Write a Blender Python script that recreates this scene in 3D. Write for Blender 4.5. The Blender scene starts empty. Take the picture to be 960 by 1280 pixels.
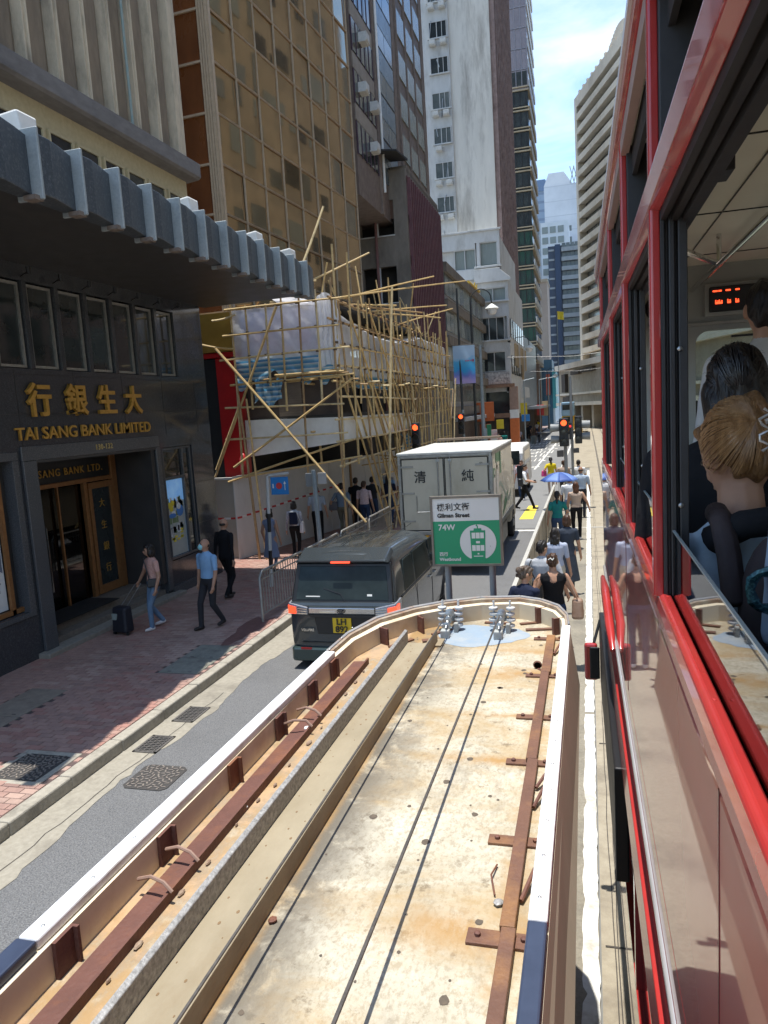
import bpy, bmesh, math, random
import numpy as np
from mathutils import Vector, Matrix, Euler
random.seed(7); np.random.seed(7)
SC = bpy.context.scene
COL = SC.collection
rad = math.radians
# ------------------------------------------------------------------ camera
cam_d = bpy.data.cameras.new('camera'); cam = bpy.data.objects.new('camera', cam_d); COL.objects.link(cam)
cam_d.sensor_fit = 'VERTICAL'; cam_d.sensor_height = 36.0; cam_d.lens = 930.0/1280.0*36.0
cam_d.clip_start = 0.05; cam_d.clip_end = 6000
fw = Vector((255, 140, -930)).normalized()          # street direction seen in camera axes
up = Vector((-429, 6960, 930)).normalized()         # vertical seen in camera axes
up = (up - fw*fw.dot(up)).normalized(); rt = fw.cross(up)
cam.matrix_world = Matrix.Translation((0, 0, 4.0)) @ Matrix((rt, fw, up)).to_4x4()
SC.camera = cam
# ------------------------------------------------------------------ world: daylight sky with cirrus
SUN = Vector((-0.045, -0.012, 1.0)).normalized()
W = bpy.data.worlds.new("World"); SC.world = W; W.use_nodes = True
wn = W.node_tree; wn.nodes.clear()
def N(t, **kw):
    n = wn.nodes.new(t)
    for k, v in kw.items(): setattr(n, k, v)
    return n
wo = N('ShaderNodeOutputWorld'); bg = N('ShaderNodeBackground'); bg.inputs[1].default_value = 0.15
sky = N('ShaderNodeTexSky', sky_type='NISHITA', sun_disc=False)
sky.sun_elevation = math.asin(SUN.z); sky.sun_rotation = math.atan2(SUN.x, SUN.y)
sky.air_density = 1.0; sky.dust_density = 0.15; sky.ozone_density = 3.0
tc = N('ShaderNodeTexCoord'); mp = N('ShaderNodeMapping'); mp.inputs['Scale'].default_value = (1.0, 0.55, 2.6)
mp.inputs['Rotation'].default_value = (0.25, 0.35, 0.5)
nz = N('ShaderNodeTexNoise'); nz.inputs['Scale'].default_value = 3.6; nz.inputs['Detail'].default_value = 9; nz.inputs['Roughness'].default_value = 0.56
nz.inputs['Distortion'].default_value = 0.5
cr = N('ShaderNodeValToRGB'); cr.color_ramp.elements[0].position = 0.40; cr.color_ramp.elements[1].position = 0.66
cr.color_ramp.elements[0].color = (0.04, 0.04, 0.04, 1); cr.color_ramp.elements[1].color = (0.9, 0.9, 0.9, 1)
mx = N('ShaderNodeMixRGB'); mx.inputs[2].default_value = (2.2, 2.5, 2.8, 1)
wn.links.new(tc.outputs['Generated'], mp.inputs[0]); wn.links.new(mp.outputs[0], nz.inputs[0]); wn.links.new(nz.outputs[0], cr.inputs[0])
wn.links.new(cr.outputs[0], mx.inputs[0]); hs = N('ShaderNodeHueSaturation'); hs.inputs['Saturation'].default_value = 1.15; hs.inputs['Value'].default_value = 0.70; wn.links.new(sky.outputs[0], hs.inputs['Color']); wn.links.new(hs.outputs[0], mx.inputs[1]); wn.links.new(mx.outputs[0], bg.inputs[0]); wn.links.new(bg.outputs[0], wo.inputs[0])
sl = bpy.data.lights.new('sun', 'SUN'); sl.energy = 2.0; sl.angle = rad(0.53); sl.color = (1.0, 0.965, 0.90)
so = bpy.data.objects.new('sun', sl); COL.objects.link(so); so.rotation_euler = SUN.to_track_quat('Z', 'Y').to_euler(); so.location = (0, 0, 60)
SC.view_settings.view_transform = 'Standard'; SC.view_settings.look = 'None'
SC.view_settings.exposure = 1.72; SC.view_settings.gamma = 1.0
SC.render.engine = 'CYCLES'
try:
    SC.cycles.max_bounces = 9; SC.cycles.diffuse_bounces = 6; SC.cycles.glossy_bounces = 3; SC.cycles.transparent_max_bounces = 10
    SC.cycles.transmission_bounces = 4; SC.cycles.caustics_reflective = False; SC.cycles.caustics_refractive = False
    SC.cycles.use_denoising = True
except Exception: pass
# ------------------------------------------------------------------ materials
MATS = {}
def M(name, c=None, c2=None, sc=4.0, rough=0.6, metal=0.0, bump=0.0, bsc=30.0, spec=0.5, dirt=None, dsc=1.3, damt=0.5, coat=0.0,
      emit=None, es=1.0, trans=0.0, alpha=1.0, stretch=None, stripes=None, rvar=0.12, hi=0.5):
    """procedural principled material: two-tone noise, large stains, roughness variation and fine bump"""
    if name in MATS: return MATS[name]
    m = bpy.data.materials.new(name); MATS[name] = m; m.use_nodes = True
    nt = m.node_tree; b = nt.nodes['Principled BSDF']
    def nd(t): return nt.nodes.new(t)
    L = nt.links.new
    col = lambda c: (c[0], c[1], c[2], 1)
    b.inputs['Roughness'].default_value = rough; b.inputs['Metallic'].default_value = metal
    b.inputs['Specular IOR Level'].default_value = spec
    b.inputs['Coat Weight'].default_value = coat; b.inputs['Coat Roughness'].default_value = 0.04
    if trans: b.inputs['Transmission Weight'].default_value = trans
    if alpha < 1: b.inputs['Alpha'].default_value = alpha
    if emit: b.inputs['Emission Color'].default_value = col(emit); b.inputs['Emission Strength'].default_value = es
    t = nd('ShaderNodeTexCoord'); oi_ = nd('ShaderNodeObjectInfo'); ofs = nd('ShaderNodeVectorMath'); ofs.operation = 'MULTIPLY_ADD'
    L(oi_.outputs['Random'], ofs.inputs[0]); ofs.inputs[1].default_value = (37, 23, 29); L(t.outputs['Object'], ofs.inputs[2]); src = ofs.outputs[0]   # every copy gets its own patch of the pattern
    if stretch:
        g = nd('ShaderNodeMapping'); g.inputs['Scale'].default_value = stretch; L(src, g.inputs[0]); src = g.outputs[0]
    n1 = nd('ShaderNodeTexNoise'); n1.inputs['Scale'].default_value = sc; n1.inputs['Detail'].default_value = 6; n1.inputs['Roughness'].default_value = 0.62
    L(src, n1.inputs[0])
    r1 = nd('ShaderNodeValToRGB'); r1.color_ramp.elements[0].position = hi-0.17; r1.color_ramp.elements[1].position = hi+0.17
    c2 = c2 or tuple(min(1, x*0.86) for x in c)
    r1.color_ramp.elements[0].color = col(c); r1.color_ramp.elements[1].color = col(c2)
    L(n1.outputs[0], r1.inputs[0]); out = r1.outputs[0]
    if stripes:       # (axis, frequency, colour, width)
        ax, fr, sc_, wd = stripes
        sx = nd('ShaderNodeSeparateXYZ'); L(t.outputs['Object'], sx.inputs[0])
        mu = nd('ShaderNodeMath'); mu.operation = 'MULTIPLY'; mu.inputs[1].default_value = fr; L(sx.outputs[ax], mu.inputs[0])
        f = nd('ShaderNodeMath'); f.operation = 'FRACT'; L(mu.outputs[0], f.inputs[0])
        l = nd('ShaderNodeMath'); l.operation = 'LESS_THAN'; l.inputs[1].default_value = wd; L(f.outputs[0], l.inputs[0])
        x = nd('ShaderNodeMixRGB'); L(l.outputs[0], x.inputs[0]); L(out, x.inputs[1]); x.inputs[2].default_value = col(sc_); out = x.outputs[0]
    if dirt:
        n2 = nd('ShaderNodeTexNoise'); n2.inputs['Scale'].default_value = dsc; n2.inputs['Detail'].default_value = 9; n2.inputs['Roughness'].default_value = 0.68
        L(src, n2.inputs[0])
        r2 = nd('ShaderNodeValToRGB'); r2.color_ramp.elements[0].position = 0.5; r2.color_ramp.elements[1].position = 0.72
        r2.color_ramp.elements[0].color = (0, 0, 0, 1); r2.color_ramp.elements[1].color = (damt, damt, damt, 1)
        L(n2.outputs[0], r2.inputs[0])
        x = nd('ShaderNodeMixRGB'); L(r2.outputs[0], x.inputs[0]); L(out, x.inputs[1]); x.inputs[2].default_value = col(dirt); out = x.outputs[0]
    L(out, b.inputs['Base Color'])
    if rvar:
        mr = nd('ShaderNodeMapRange'); mr.inputs['To Min'].default_value = max(0.02, rough-rvar); mr.inputs['To Max'].default_value = min(1, rough+rvar)
        L(n1.outputs[0], mr.inputs[0]); L(mr.outputs[0], b.inputs['Roughness'])
    if bump:
        n3 = nd('ShaderNodeTexNoise'); n3.inputs['Scale'].default_value = bsc; n3.inputs['Detail'].default_value = 5; L(src, n3.inputs[0])
        bp = nd('ShaderNodeBump'); bp.inputs['Strength'].default_value = bump; bp.inputs['Distance'].default_value = 0.02
        L(n3.outputs[0], bp.inputs['Height']); L(bp.outputs[0], b.inputs['Normal'])
    return m
def glass_mat(name, tint=(0.75, 0.8, 0.8), refl=1.45, tr=0.75, rough=0.02, wav=0.0, wsc=2.0):
    """thin window glass: transparent mixed with a fresnel mirror"""
    if name in MATS: return MATS[name]
    m = bpy.data.materials.new(name); MATS[name] = m; m.use_nodes = True
    nt = m.node_tree; nt.nodes.clear(); L = nt.links.new
    o = nt.nodes.new('ShaderNodeOutputMaterial'); t = nt.nodes.new('ShaderNodeBsdfTransparent'); g = nt.nodes.new('ShaderNodeBsdfGlossy')
    mi = nt.nodes.new('ShaderNodeMixShader'); f = nt.nodes.new('ShaderNodeFresnel'); f.inputs[0].default_value = refl
    t.inputs[0].default_value = (tint[0]*tr, tint[1]*tr, tint[2]*tr, 1); g.inputs[0].default_value = (0.95, 0.97, 1, 1); g.inputs[1].default_value = rough
    L(f.outputs[0], mi.inputs[0]); L(t.outputs[0], mi.inputs[1]); L(g.outputs[0], mi.inputs[2]); L(mi.outputs[0], o.inputs[0])
    if wav:
        tcn = nt.nodes.new('ShaderNodeTexCoord'); n = nt.nodes.new('ShaderNodeTexNoise'); n.inputs['Scale'].default_value = wsc; L(tcn.outputs['Object'], n.inputs[0])
        bp = nt.nodes.new('ShaderNodeBump'); bp.inputs['Strength'].default_value = wav; bp.inputs['Distance'].default_value = 0.05
        L(n.outputs[0], bp.inputs['Height']); L(bp.outputs[0], g.inputs['Normal'])
    return m
def P(name, c, **kw): return M(name, c, **kw)
# ------------------------------------------------------------------ geometry helper
class MB:
    def __init__(s): s.v = []; s.f = []; s.mi = []; s.sm = []; s.m = 0; s.xf = None; s.smooth = False
    def _add(s, vs, fs, smooth=None):
        b = len(s.v)
        if s.xf is not None: vs = [tuple(s.xf @ Vector(p)) for p in vs]
        s.v += [tuple(p) for p in vs]
        for f in fs: s.f.append(tuple(i+b for i in f)); s.mi.append(s.m); s.sm.append(s.smooth if smooth is None else smooth)
        return s
    def box(s, x0, x1, y0, y1, z0, z1):
        vs = [(x0,y0,z0),(x1,y0,z0),(x1,y1,z0),(x0,y1,z0),(x0,y0,z1),(x1,y0,z1),(x1,y1,z1),(x0,y1,z1)]
        return s._add(vs, [(3,2,1,0),(4,5,6,7),(0,1,5,4),(1,2,6,5),(2,3,7,6),(3,0,4,7)])
    def hexa(s, p): return s._add(p, [(3,2,1,0),(4,5,6,7),(0,1,5,4),(1,2,6,5),(2,3,7,6),(3,0,4,7)])
    def poly(s, pts): return s._add(pts, [tuple(range(len(pts)))])
    def tube(s, pts, r, n=8, cap=True, smooth=True):
        pts = [Vector(p) for p in pts]; rs = r if isinstance(r, (list, tuple)) else [r]*len(pts)
        vs = []; prev = None
        for i, p in enumerate(pts):
            d = (pts[min(i+1, len(pts)-1)] - pts[max(i-1, 0)])
            d = d.normalized() if d.length > 1e-9 else Vector((0, 0, 1))
            if prev is None:
                a = Vector((0, 0, 1)) if abs(d.z) < 0.9 else Vector((1, 0, 0))
                u = d.cross(a).normalized()
            else: u = (prev - d*prev.dot(d)).normalized()
            prev = u; w = d.cross(u)
            for k in range(n):
                t = 2*math.pi*k/n; vs.append(p + (u*math.cos(t) + w*math.sin(t))*rs[i])
        fs = []
        for i in range(len(pts)-1):
            for k in range(n): a = i*n+k; b_ = i*n+(k+1) % n; fs.append((a, b_, b_+n, a+n))
        if cap and n > 2:
            s._add(vs, fs, smooth); base = len(s.v)-len(vs)
            s.f.append(tuple(base+k for k in reversed(range(n)))); s.mi.append(s.m); s.sm.append(False)
            s.f.append(tuple(base+(len(pts)-1)*n+k for k in range(n))); s.mi.append(s.m); s.sm.append(False)
            return s
        return s._add(vs, fs, smooth)
    def lathe(s, prof, c=(0,0,0), n=16, axis='z', smooth=True):
        vs = []
        for r, z in prof:
            for k in range(n):
                t = 2*math.pi*k/n; a, b_ = r*math.cos(t), r*math.sin(t)
                q = (a, b_, z) if axis == 'z' else ((a, z, b_) if axis == 'y' else (z, a, b_))
                vs.append((q[0]+c[0], q[1]+c[1], q[2]+c[2]))
        fs = []
        for i in range(len(prof)-1):
            for k in range(n): a = i*n+k; b_ = i*n+(k+1) % n; fs.append((a, b_, b_+n, a+n))
        if prof[0][0] > 1e-6: fs.append(tuple(reversed(range(n))))
        if prof[-1][0] > 1e-6: fs.append(tuple((len(prof)-1)*n+k for k in range(n)))
        if axis == 'y': fs = [tuple(reversed(f)) for f in fs]
        return s._add(vs, fs, smooth)
    def sphere(s, c, r, nu=16, nv=10, smooth=True):
        if not isinstance(r, (tuple, list)): r = (r, r, r)
        vs = [(c[0], c[1], c[2]+r[2])]
        for j in range(1, nv):
            ph = math.pi*j/nv
            for k in range(nu):
                t = 2*math.pi*k/nu; vs.append((c[0]+r[0]*math.sin(ph)*math.cos(t), c[1]+r[1]*math.sin(ph)*math.sin(t), c[2]+r[2]*math.cos(ph)))
        vs.append((c[0], c[1], c[2]-r[2])); fs = []
        for k in range(nu): fs.append((0, 1+k, 1+(k+1) % nu))
        for j in range(nv-2):
            for k in range(nu): a = 1+j*nu+k; b_ = 1+j*nu+(k+1) % nu; fs.append((a, a+nu, b_+nu, b_))
        l = len(vs)-1
        for k in range(nu): fs.append((l, 1+(nv-2)*nu+(k+1) % nu, 1+(nv-2)*nu+k))
        return s._add(vs, fs, smooth)
    def prism(s, prof, a0, a1, axis='y', smooth=False):
        """closed 2-D profile swept along an axis: profile is (x,z) for y, (y,z) for x, (x,y) for z"""
        def q(p, a): return (p[0], a, p[1]) if axis == 'y' else ((a, p[0], p[1]) if axis == 'x' else (p[0], p[1], a))
        n = len(prof); vs = [q(p, a0) for p in prof]+[q(p, a1) for p in prof]
        fs = [(k, (k+1) % n, (k+1) % n+n, k+n) for k in range(n)]+[tuple(reversed(range(n))), tuple(range(n, 2*n))]
        return s._add(vs, fs, smooth)
    def grid(s, fn, nu, nv, smooth=True):
        vs = [fn(i/nu, j/nv) for j in range(nv+1) for i in range(nu+1)]; fs = []
        for j in range(nv):
            for i in range(nu): a = j*(nu+1)+i; fs.append((a, a+1, a+nu+2, a+nu+1))
        return s._add(vs, fs, smooth)
    def mesh(s, name):
        me = bpy.data.meshes.new(name); me.from_pydata(s.v, [], s.f)
        me.polygons.foreach_set('material_index', s.mi); me.polygons.foreach_set('use_smooth', s.sm)
        bm = bmesh.new(); bm.from_mesh(me); bmesh.ops.recalc_face_normals(bm, faces=bm.faces); bm.to_mesh(me); bm.free()
        if any(s.sm): me.set_sharp_from_angle(angle=rad(42))
        me.update(); return me
    def build(s, name, mats, root=None, bevel=0.0, seg=2, thick=0.0, **tags):
        me = s.mesh(name)
        for m in (mats if isinstance(mats, (list, tuple)) else [mats]): me.materials.append(m)
        o = bpy.data.objects.new(name, me); COL.objects.link(o)
        if root is not None:
            o.parent = root
            if not root.get('_loc') and ROOTW.get(root.name): o.location = tuple(-x for x in ROOTW[root.name])
        if thick:
            md = o.modifiers.new('solid', 'SOLIDIFY'); md.thickness = thick; md.offset = 0
        if bevel:
            md = o.modifiers.new('bevel', 'BEVEL'); md.width = bevel; md.segments = seg; md.limit_method = 'ANGLE'; md.angle_limit = rad(35)
        for k, v in tags.items(): o[k] = v
        return o
ROOTW = {}
def thing(name, label, cat, loc=(0,0,0), rotz=0.0, group=None, world=True):
    """Empty at the thing's base. world=True: its parts are modelled in world coordinates; False: in the thing's own frame"""
    o = bpy.data.objects.new(name, None); COL.objects.link(o); o.empty_display_size = 0.2
    o.location = loc; o.rotation_euler = (0, 0, rotz); o['label'] = label; o['category'] = cat
    if group: o['group'] = group
    if world and rotz == 0: ROOTW[o.name] = tuple(loc)
    return o
def tag(o, label, cat, group=None):
    o['label'] = label; o['category'] = cat
    if group: o['group'] = group
    return o
def inst(name, me, root, loc, rotz=0.0, scale=None, rot=None, label=None):
    """another piece sharing mesh data"""
    o = bpy.data.objects.new(name, me); COL.objects.link(o)
    l = Vector(loc)
    if root is not None:
        o.parent = root
        if ROOTW.get(root.name): l = l - Vector(ROOTW[root.name])
    o.location = l; o.rotation_euler = rot if rot else (0, 0, rotz)
    if scale: o.scale = scale
    if label: o['label'] = label
    return o
def dup(root, loc, rotz=None, label=None):
    def cp(o, par):
        c = o.copy(); COL.objects.link(c)
        if par is not None: c.parent = par
        for ch in o.children: cp(ch, c)
        return c
    r = cp(root, None); r.location = loc
    if rotz is not None: r.rotation_euler = (0, 0, rotz)
    if label: r['label'] = label
    return r
def withmat(mb, name, mats):
    me = mb.mesh(name)
    for m in (mats if isinstance(mats, (list, tuple)) else [mats]): me.materials.append(m)
    return me
def text(body, size, mat, root, pos, right, upv, extrude=0.01, align='CENTER', name='lettering', bold=0.0, sx=1.0, spacing=1.0, shear=0.0, fit=None):
    c = bpy.data.curves.new(name, 'FONT'); c.body = body; c.size = size; c.extrude = extrude; c.align_x = align; c.offset = bold
    c.resolution_u = 3; c.space_character = spacing; c.shear = shear
    t = bpy.data.objects.new('tmp_text', c); COL.objects.link(t)
    dg = bpy.context.evaluated_depsgraph_get(); me = bpy.data.meshes.new_from_object(t.evaluated_get(dg))
    bpy.data.objects.remove(t); bpy.data.curves.remove(c)
    if fit:
        xs = [v.co.x for v in me.vertices]; k = fit/(max(xs)-min(xs)); me.transform(Matrix.Diagonal((k, k, 1, 1)))
    r = Vector(right).normalized(); u = Vector(upv); u = (u - r*u.dot(r)).normalized(); n = r.cross(u)
    mat4 = Matrix.Translation(Vector(pos)) @ Matrix((r*sx, u, n)).transposed().to_4x4()
    me.transform(mat4); me.materials.clear(); me.materials.append(mat); me.name = name
    o = bpy.data.objects.new(name, me); COL.objects.link(o)
    if root is not None:
        o.parent = root
        if ROOTW.get(root.name): o.location = tuple(-x for x in ROOTW[root.name])
    return o
def struct(mb, name, mat, **kw):
    o = mb.build(name, mat, **kw); o['kind'] = 'structure'; return o
# shared materials
m_black = M('black_paint', (0.012, 0.012, 0.013), rough=0.45)
m_rubber = M('rubber', (0.018, 0.018, 0.018), rough=0.75)
m_steel = M('galvanised_steel', (0.42, 0.43, 0.43), (0.30, 0.31, 0.31), sc=14, rough=0.42, metal=0.85)
m_chrome = M('chrome', (0.75, 0.75, 0.74), rough=0.14, metal=1.0, rvar=0.05)
m_white = M('white_paint', (0.78, 0.78, 0.75), (0.70, 0.70, 0.66), rough=0.5)
m_gold = M('gold_letter', (0.62, 0.36, 0.07), (0.48, 0.26, 0.05), sc=20, rough=0.38, metal=0.35)
m_grey = M('grey_paint', (0.25, 0.26, 0.26), rough=0.55)
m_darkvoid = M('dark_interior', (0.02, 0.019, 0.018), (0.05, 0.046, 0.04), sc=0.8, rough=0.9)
# ================================================================== GROUND, ROAD, PAVEMENT, TRACKS
R = random.Random(11)
m_asph = M('asphalt', (0.24, 0.238, 0.232), (0.075, 0.076, 0.08), sc=75, rough=0.92, bump=0.8, bsc=120, dirt=(0.10, 0.10, 0.10), dsc=0.8, damt=0.5)
m_asphfar = M('asphalt_worn', (0.21, 0.21, 0.205), (0.17, 0.17, 0.168), sc=30, rough=0.95, bump=0.2, bsc=90, dirt=(0.12, 0.12, 0.12), dsc=0.35, damt=0.5)
m_slab = M('track_concrete', (0.36, 0.315, 0.235), (0.29, 0.25, 0.185), sc=9, rough=0.93, bump=0.3, bsc=120, dirt=(0.15, 0.125, 0.095), dsc=1.6, damt=0.7)
m_gut = M('gutter_concrete', (0.33, 0.30, 0.24), (0.26, 0.235, 0.185), sc=14, rough=0.95, bump=0.25, bsc=90, dirt=(0.16, 0.14, 0.11), dsc=1.8, damt=0.75)
m_kerb = M('kerb_concrete', (0.38, 0.345, 0.28), (0.29, 0.265, 0.215), sc=18, rough=0.95, bump=0.25, bsc=70, dirt=(0.13, 0.115, 0.09), dsc=2.2, damt=0.8)
m_joint = M('paver_joint', (0.11, 0.075, 0.065), (0.08, 0.055, 0.05), sc=6, rough=0.97)
m_br = [M('paver_red_%s' % n, c, c2, sc=7, rough=0.9, bump=0.3, bsc=90, dirt=(0.13, 0.085, 0.075), dsc=0.9, damt=0.65) for n, c, c2 in (
    ('rose', (0.39, 0.24, 0.19), (0.33, 0.20, 0.16)), ('brown', (0.36, 0.225, 0.18), (0.31, 0.19, 0.155)), ('pale', (0.43, 0.295, 0.235), (0.37, 0.25, 0.2)), ('deep', (0.37, 0.195, 0.155), (0.31, 0.16, 0.125)))]
m_rwhite = M('road_white', (0.74, 0.73, 0.68), (0.62, 0.60, 0.54), sc=16, rough=0.85, bump=0.2, bsc=60, dirt=(0.30, 0.27, 0.21), dsc=3.4, damt=0.95)
m_ryel = M('road_yellow', (0.75, 0.60, 0.07), (0.66, 0.50, 0.06), sc=16, rough=0.85)
m_plat = M('platform_asphalt', (0.30, 0.27, 0.21), (0.23, 0.205, 0.16), sc=34, rough=0.95, bump=0.5, bsc=140, dirt=(0.08, 0.075, 0.065), dsc=1.1, damt=0.6)
m_iron = M('cast_iron', (0.10, 0.095, 0.09), (0.15, 0.135, 0.12), sc=22, rough=0.6, metal=0.35, bump=0.2, bsc=60)
def sheet(name, pts, z, mat):
    mb = MB(); mb.poly([(x, y, z) for x, y in pts]); return struct(mb, name, mat)
sheet('ground', [(-3000, -400), (3000, -400), (3000, 3500), (-3000, 3500)], -0.03, M('distant_ground', (0.2, 0.2, 0.19), rough=0.95))
sheet('road', [(-6, -12), (-1.25, -12), (-1.25, 46), (-6, 46)], 0.0, m_asph)
sheet('junction_road', [(-14, 24.2), (-1.32, 24.2), (-1.32, 46), (9, 46), (9, 110), (-14, 110)], 0.004, m_asphfar)
sheet('far_road', [(-14, 110), (30, 110), (16, 330), (-34, 330)], 0.002, m_asphfar)
# tram track bed with two pairs of rails, bending gently to the left far away
sheet('tram_track_bed', [(0.0, -12), (9, -12), (9, 46), (0.0, 46)], 0.0, m_slab)
sheet('far_track_bed', [(-0.9, 46), (9, 46), (7, 135), (-2.5, 135)], 0.009, m_slab)
def bend(y): return -0.0000155*y*y if y > 0 else 0
m_rail = M('rail_steel', (0.10, 0.09, 0.08), (0.16, 0.14, 0.12), sc=5, rough=0.4, metal=0.6)
for x in (0.58, 1.65, 3.4, 4.47):
    mb = MB(); ys = [-12+i*6 for i in range(26)]
    for a, b in zip(ys, ys[1:]):
        for dx0, dx1, z in ((-0.05, 0.0, 0.018), (0.018, 0.045, 0.014)):
            mb.poly([(x+dx0+bend(a), a, z), (x+dx1+bend(a), a, z), (x+dx1+bend(b), b, z), (x+dx0+bend(b), b, z)])
    struct(mb, 'tram_rail', m_rail)
# track slab cracks and joints
mb = MB()
for y in (2.0, 5.2, 8.6, 12.1, 15.7, 20.2, 24.25, 29, 35, 41):
    y2 = y+R.uniform(-.05, .05); mb.poly([(0.03, y, 0.006), (2.6, y2, 0.006), (2.6, y2+0.014, 0.006), (0.03, y+0.018, 0.006)])
for x in (0.085, 0.125):
    px = x; y = 1.0
    while y < 40:
        nx = x+R.uniform(-.012, .012); mb.poly([(px, y, 0.007), (px+0.008, y, 0.007), (nx+0.008, y+0.5, 0.007), (nx, y+0.5, 0.007)]); px = nx; y += 0.5
struct(mb, 'slab_joints', M('joint_dark', (0.07, 0.06, 0.05), rough=0.95))
# refuge platform the stop stands on
mb = MB(); mb.box(-1.3, -0.015, -8, 43.5, -0.05, 0.008); mb.build
plat = struct(mb, 'tram_platform', m_plat)
# chipped white edge line
mb = MB(); y = -3.0; l0, r0 = -0.135, -0.015
while y < 44:
    st = R.uniform(0.05, 0.14); l1 = -0.135+R.uniform(-.007, .009); r1 = -0.015+R.uniform(-.009, .007)
    if y < 14 and R.random() < 0.06: l1 += R.uniform(0.01, .03)
    if not (y < 16 and R.random() < 0.012): mb.poly([(l0, y, 0.013), (r0, y, 0.013), (r1, y+st, 0.013), (l1, y+st, 0.013)])
    l0, r0 = l1, r1; y += st
struct(mb, 'platform_edge_line', m_rwhite)
# stop line, look-left patch, box of worn letters at the crossing
mb = MB(); mb.box(-5.3, -1.6, 23.6, 23.85, 0.002, 0.009); struct(mb, 'stop_line', m_rwhite)
mb = MB(); mb.poly([(-2.42, 26.1, 0.010), (-1.95, 26.1, 0.010), (-1.98, 29.6, 0.010), (-2.35, 29.6, 0.010)])
struct(mb, 'yellow_road_mark', m_ryel)
mb = MB(); mb.box(-1.3, 0.4, 24.1, 24.17, 0.008, 0.012); struct(mb, 'crossing_seam_line', m_rwhite)
for k in range(9):
    mb = MB(); 
    for i in range(11):
        x = -6.4+i*0.31+R.uniform(-.05, .05)+k*0.12; y = 48+k*4.4+R.uniform(-.6, .6)
        w, h = R.choice([(0.1, 2.4), (0.1, 3.2), (0.26, 0.5), (0.24, 0.7)])
        mb.poly([(x, y, 0.013), (x+w, y, 0.013), (x+w+R.uniform(-.06, .06), y+h, 0.013), (x+R.uniform(-.06, .06), y+h, 0.013)])
    struct(mb, 'worn_road_lettering', m_rwhite)
mb = MB()
for x0, y0, x1, y1 in ((-3.3, 46, -3.05, 100), (-6.9, 46, -6.7, 70), (-1.7, 46, -1.6, 120)):
    mb.poly([(x0, y0, 0.012), (x0+0.12, y0, 0.012), (x1+0.12, y1, 0.012), (x1, y1, 0.012)])
struct(mb, 'lane_line', m_rwhite)
# gutter strip with a ragged inner edge
mb = MB(); y = -6.0; e0 = -5.2
while y < 24:
    st = R.uniform(0.05, 0.22); e1 = .6*e0+.4*(-5.21+.05*math.sin(y*1.7)+R.uniform(-.09, .09))
    mb.poly([(-5.72, y, 0.005), (e0, y, 0.005), (e1, y+st, 0.005), (-5.72, y+st, 0.005)]); e0 = e1; y += st
struct(mb, 'gutter', m_gut)
mb = MB(); px = -5.33; y = 4
while y < 9.5:
    nx = -5.36+R.uniform(-.03, .03); mb.poly([(px, y, 0.008), (px+.012, y, 0.008), (nx+.012, y+.2, 0.008), (nx, y+.2, 0.008)]); px = nx; y += .2
struct(mb, 'gutter_crack', M('joint_dark'))
# kerb of single stones
mb = MB(); mb.box(-5.86, -5.715, -6, 47, -0.04, 0.10); kerb = struct(mb, 'kerb', m_kerb)
kb = MB(); kb.box(-0.085, 0.085, 0.004, 0.946, 0.0, 0.158); me_k = withmat(kb, 'kerb_stone', m_kerb)
y = 2.85; 
while y < 46:
    o = inst('kerb_stone', me_k, kerb, (-5.79+R.uniform(-.006, .006), y, R.uniform(-.004, .004)), rotz=R.uniform(-.005, .005))
    md = o.modifiers.new('bevel', 'BEVEL'); md.width = 0.02; md.segments = 2; md.limit_method = 'ANGLE'
    y += 0.95
# pavement with brick pavers
mb = MB(); mb.box(-16, -5.87, -6, 47, -0.04, 0.143); pav = struct(mb, 'pavement', m_joint)
slabs = [(-6.66, -5.95, 9.92, 11.33), (-8.3, -7.64, 7.05, 9.08), (-6.78, -5.97, 6.42, 7.18)]
cells = []
pw, pl, gp = 0.108, 0.216, 0.006
row = 0; y = 3.0
while y < 24:
    off = (row % 2)*pl*0.5; x = -9.3-off if y < 18 else -9.9-off
    while x < -5.9:
        x1 = min(x+pl-gp, -5.885); xa = max(x, -9.3 if y < 18 else -9.9); y1 = y+pw-gp
        if x1-xa > 0.03 and not any(a-.005 < (xa+x1)/2 < b+.005 and c < (y+y1)/2 < d for a, b, c, d in slabs): cells.append((xa, x1, y, y1))
        x += pl
    y += pw; row += 1
# patches of the pavement were relaid at different times: tone follows a coarse random field
def tone(x, y):
    v = math.sin(x*1.3+1)*math.cos(y*0.9+2)+0.6*math.sin(x*3.1+y*1.7)+R.uniform(-.9, .9)
    return 3 if v > 1.0 else (0 if v > 0.1 else (1 if v > -0.7 else 2))
def vis(c): x, y = (c[0]+c[1])/2, (c[2]+c[3])/2; return (y > 5.0+0.25*max(0, -x-5.9)) and (y < 11.5) 
cells.sort(key=lambda c: (not (c[2] > 5.2 + (-5.9-c[0])*1.0), (c[2]+0.9*abs(c[0]+5.9))))
bmesh_cache = []
for mi in range(4):
    b = MB(); w, d = (pl-gp)/2, (pw-gp)/2; z = 0.012; e = .004
    b._add([(-w,-d,0),(w,-d,0),(w,d,0),(-w,d,0),(-w+e,-d+e,z),(w-e,-d+e,z),(w-e,d-e,z),(-w+e,d-e,z)], [(4,5,6,7),(0,1,5,4),(1,2,6,5),(2,3,7,6),(3,0,4,7)])
    bmesh_cache.append(withmat(b, 'brick', m_br[mi]))
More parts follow.
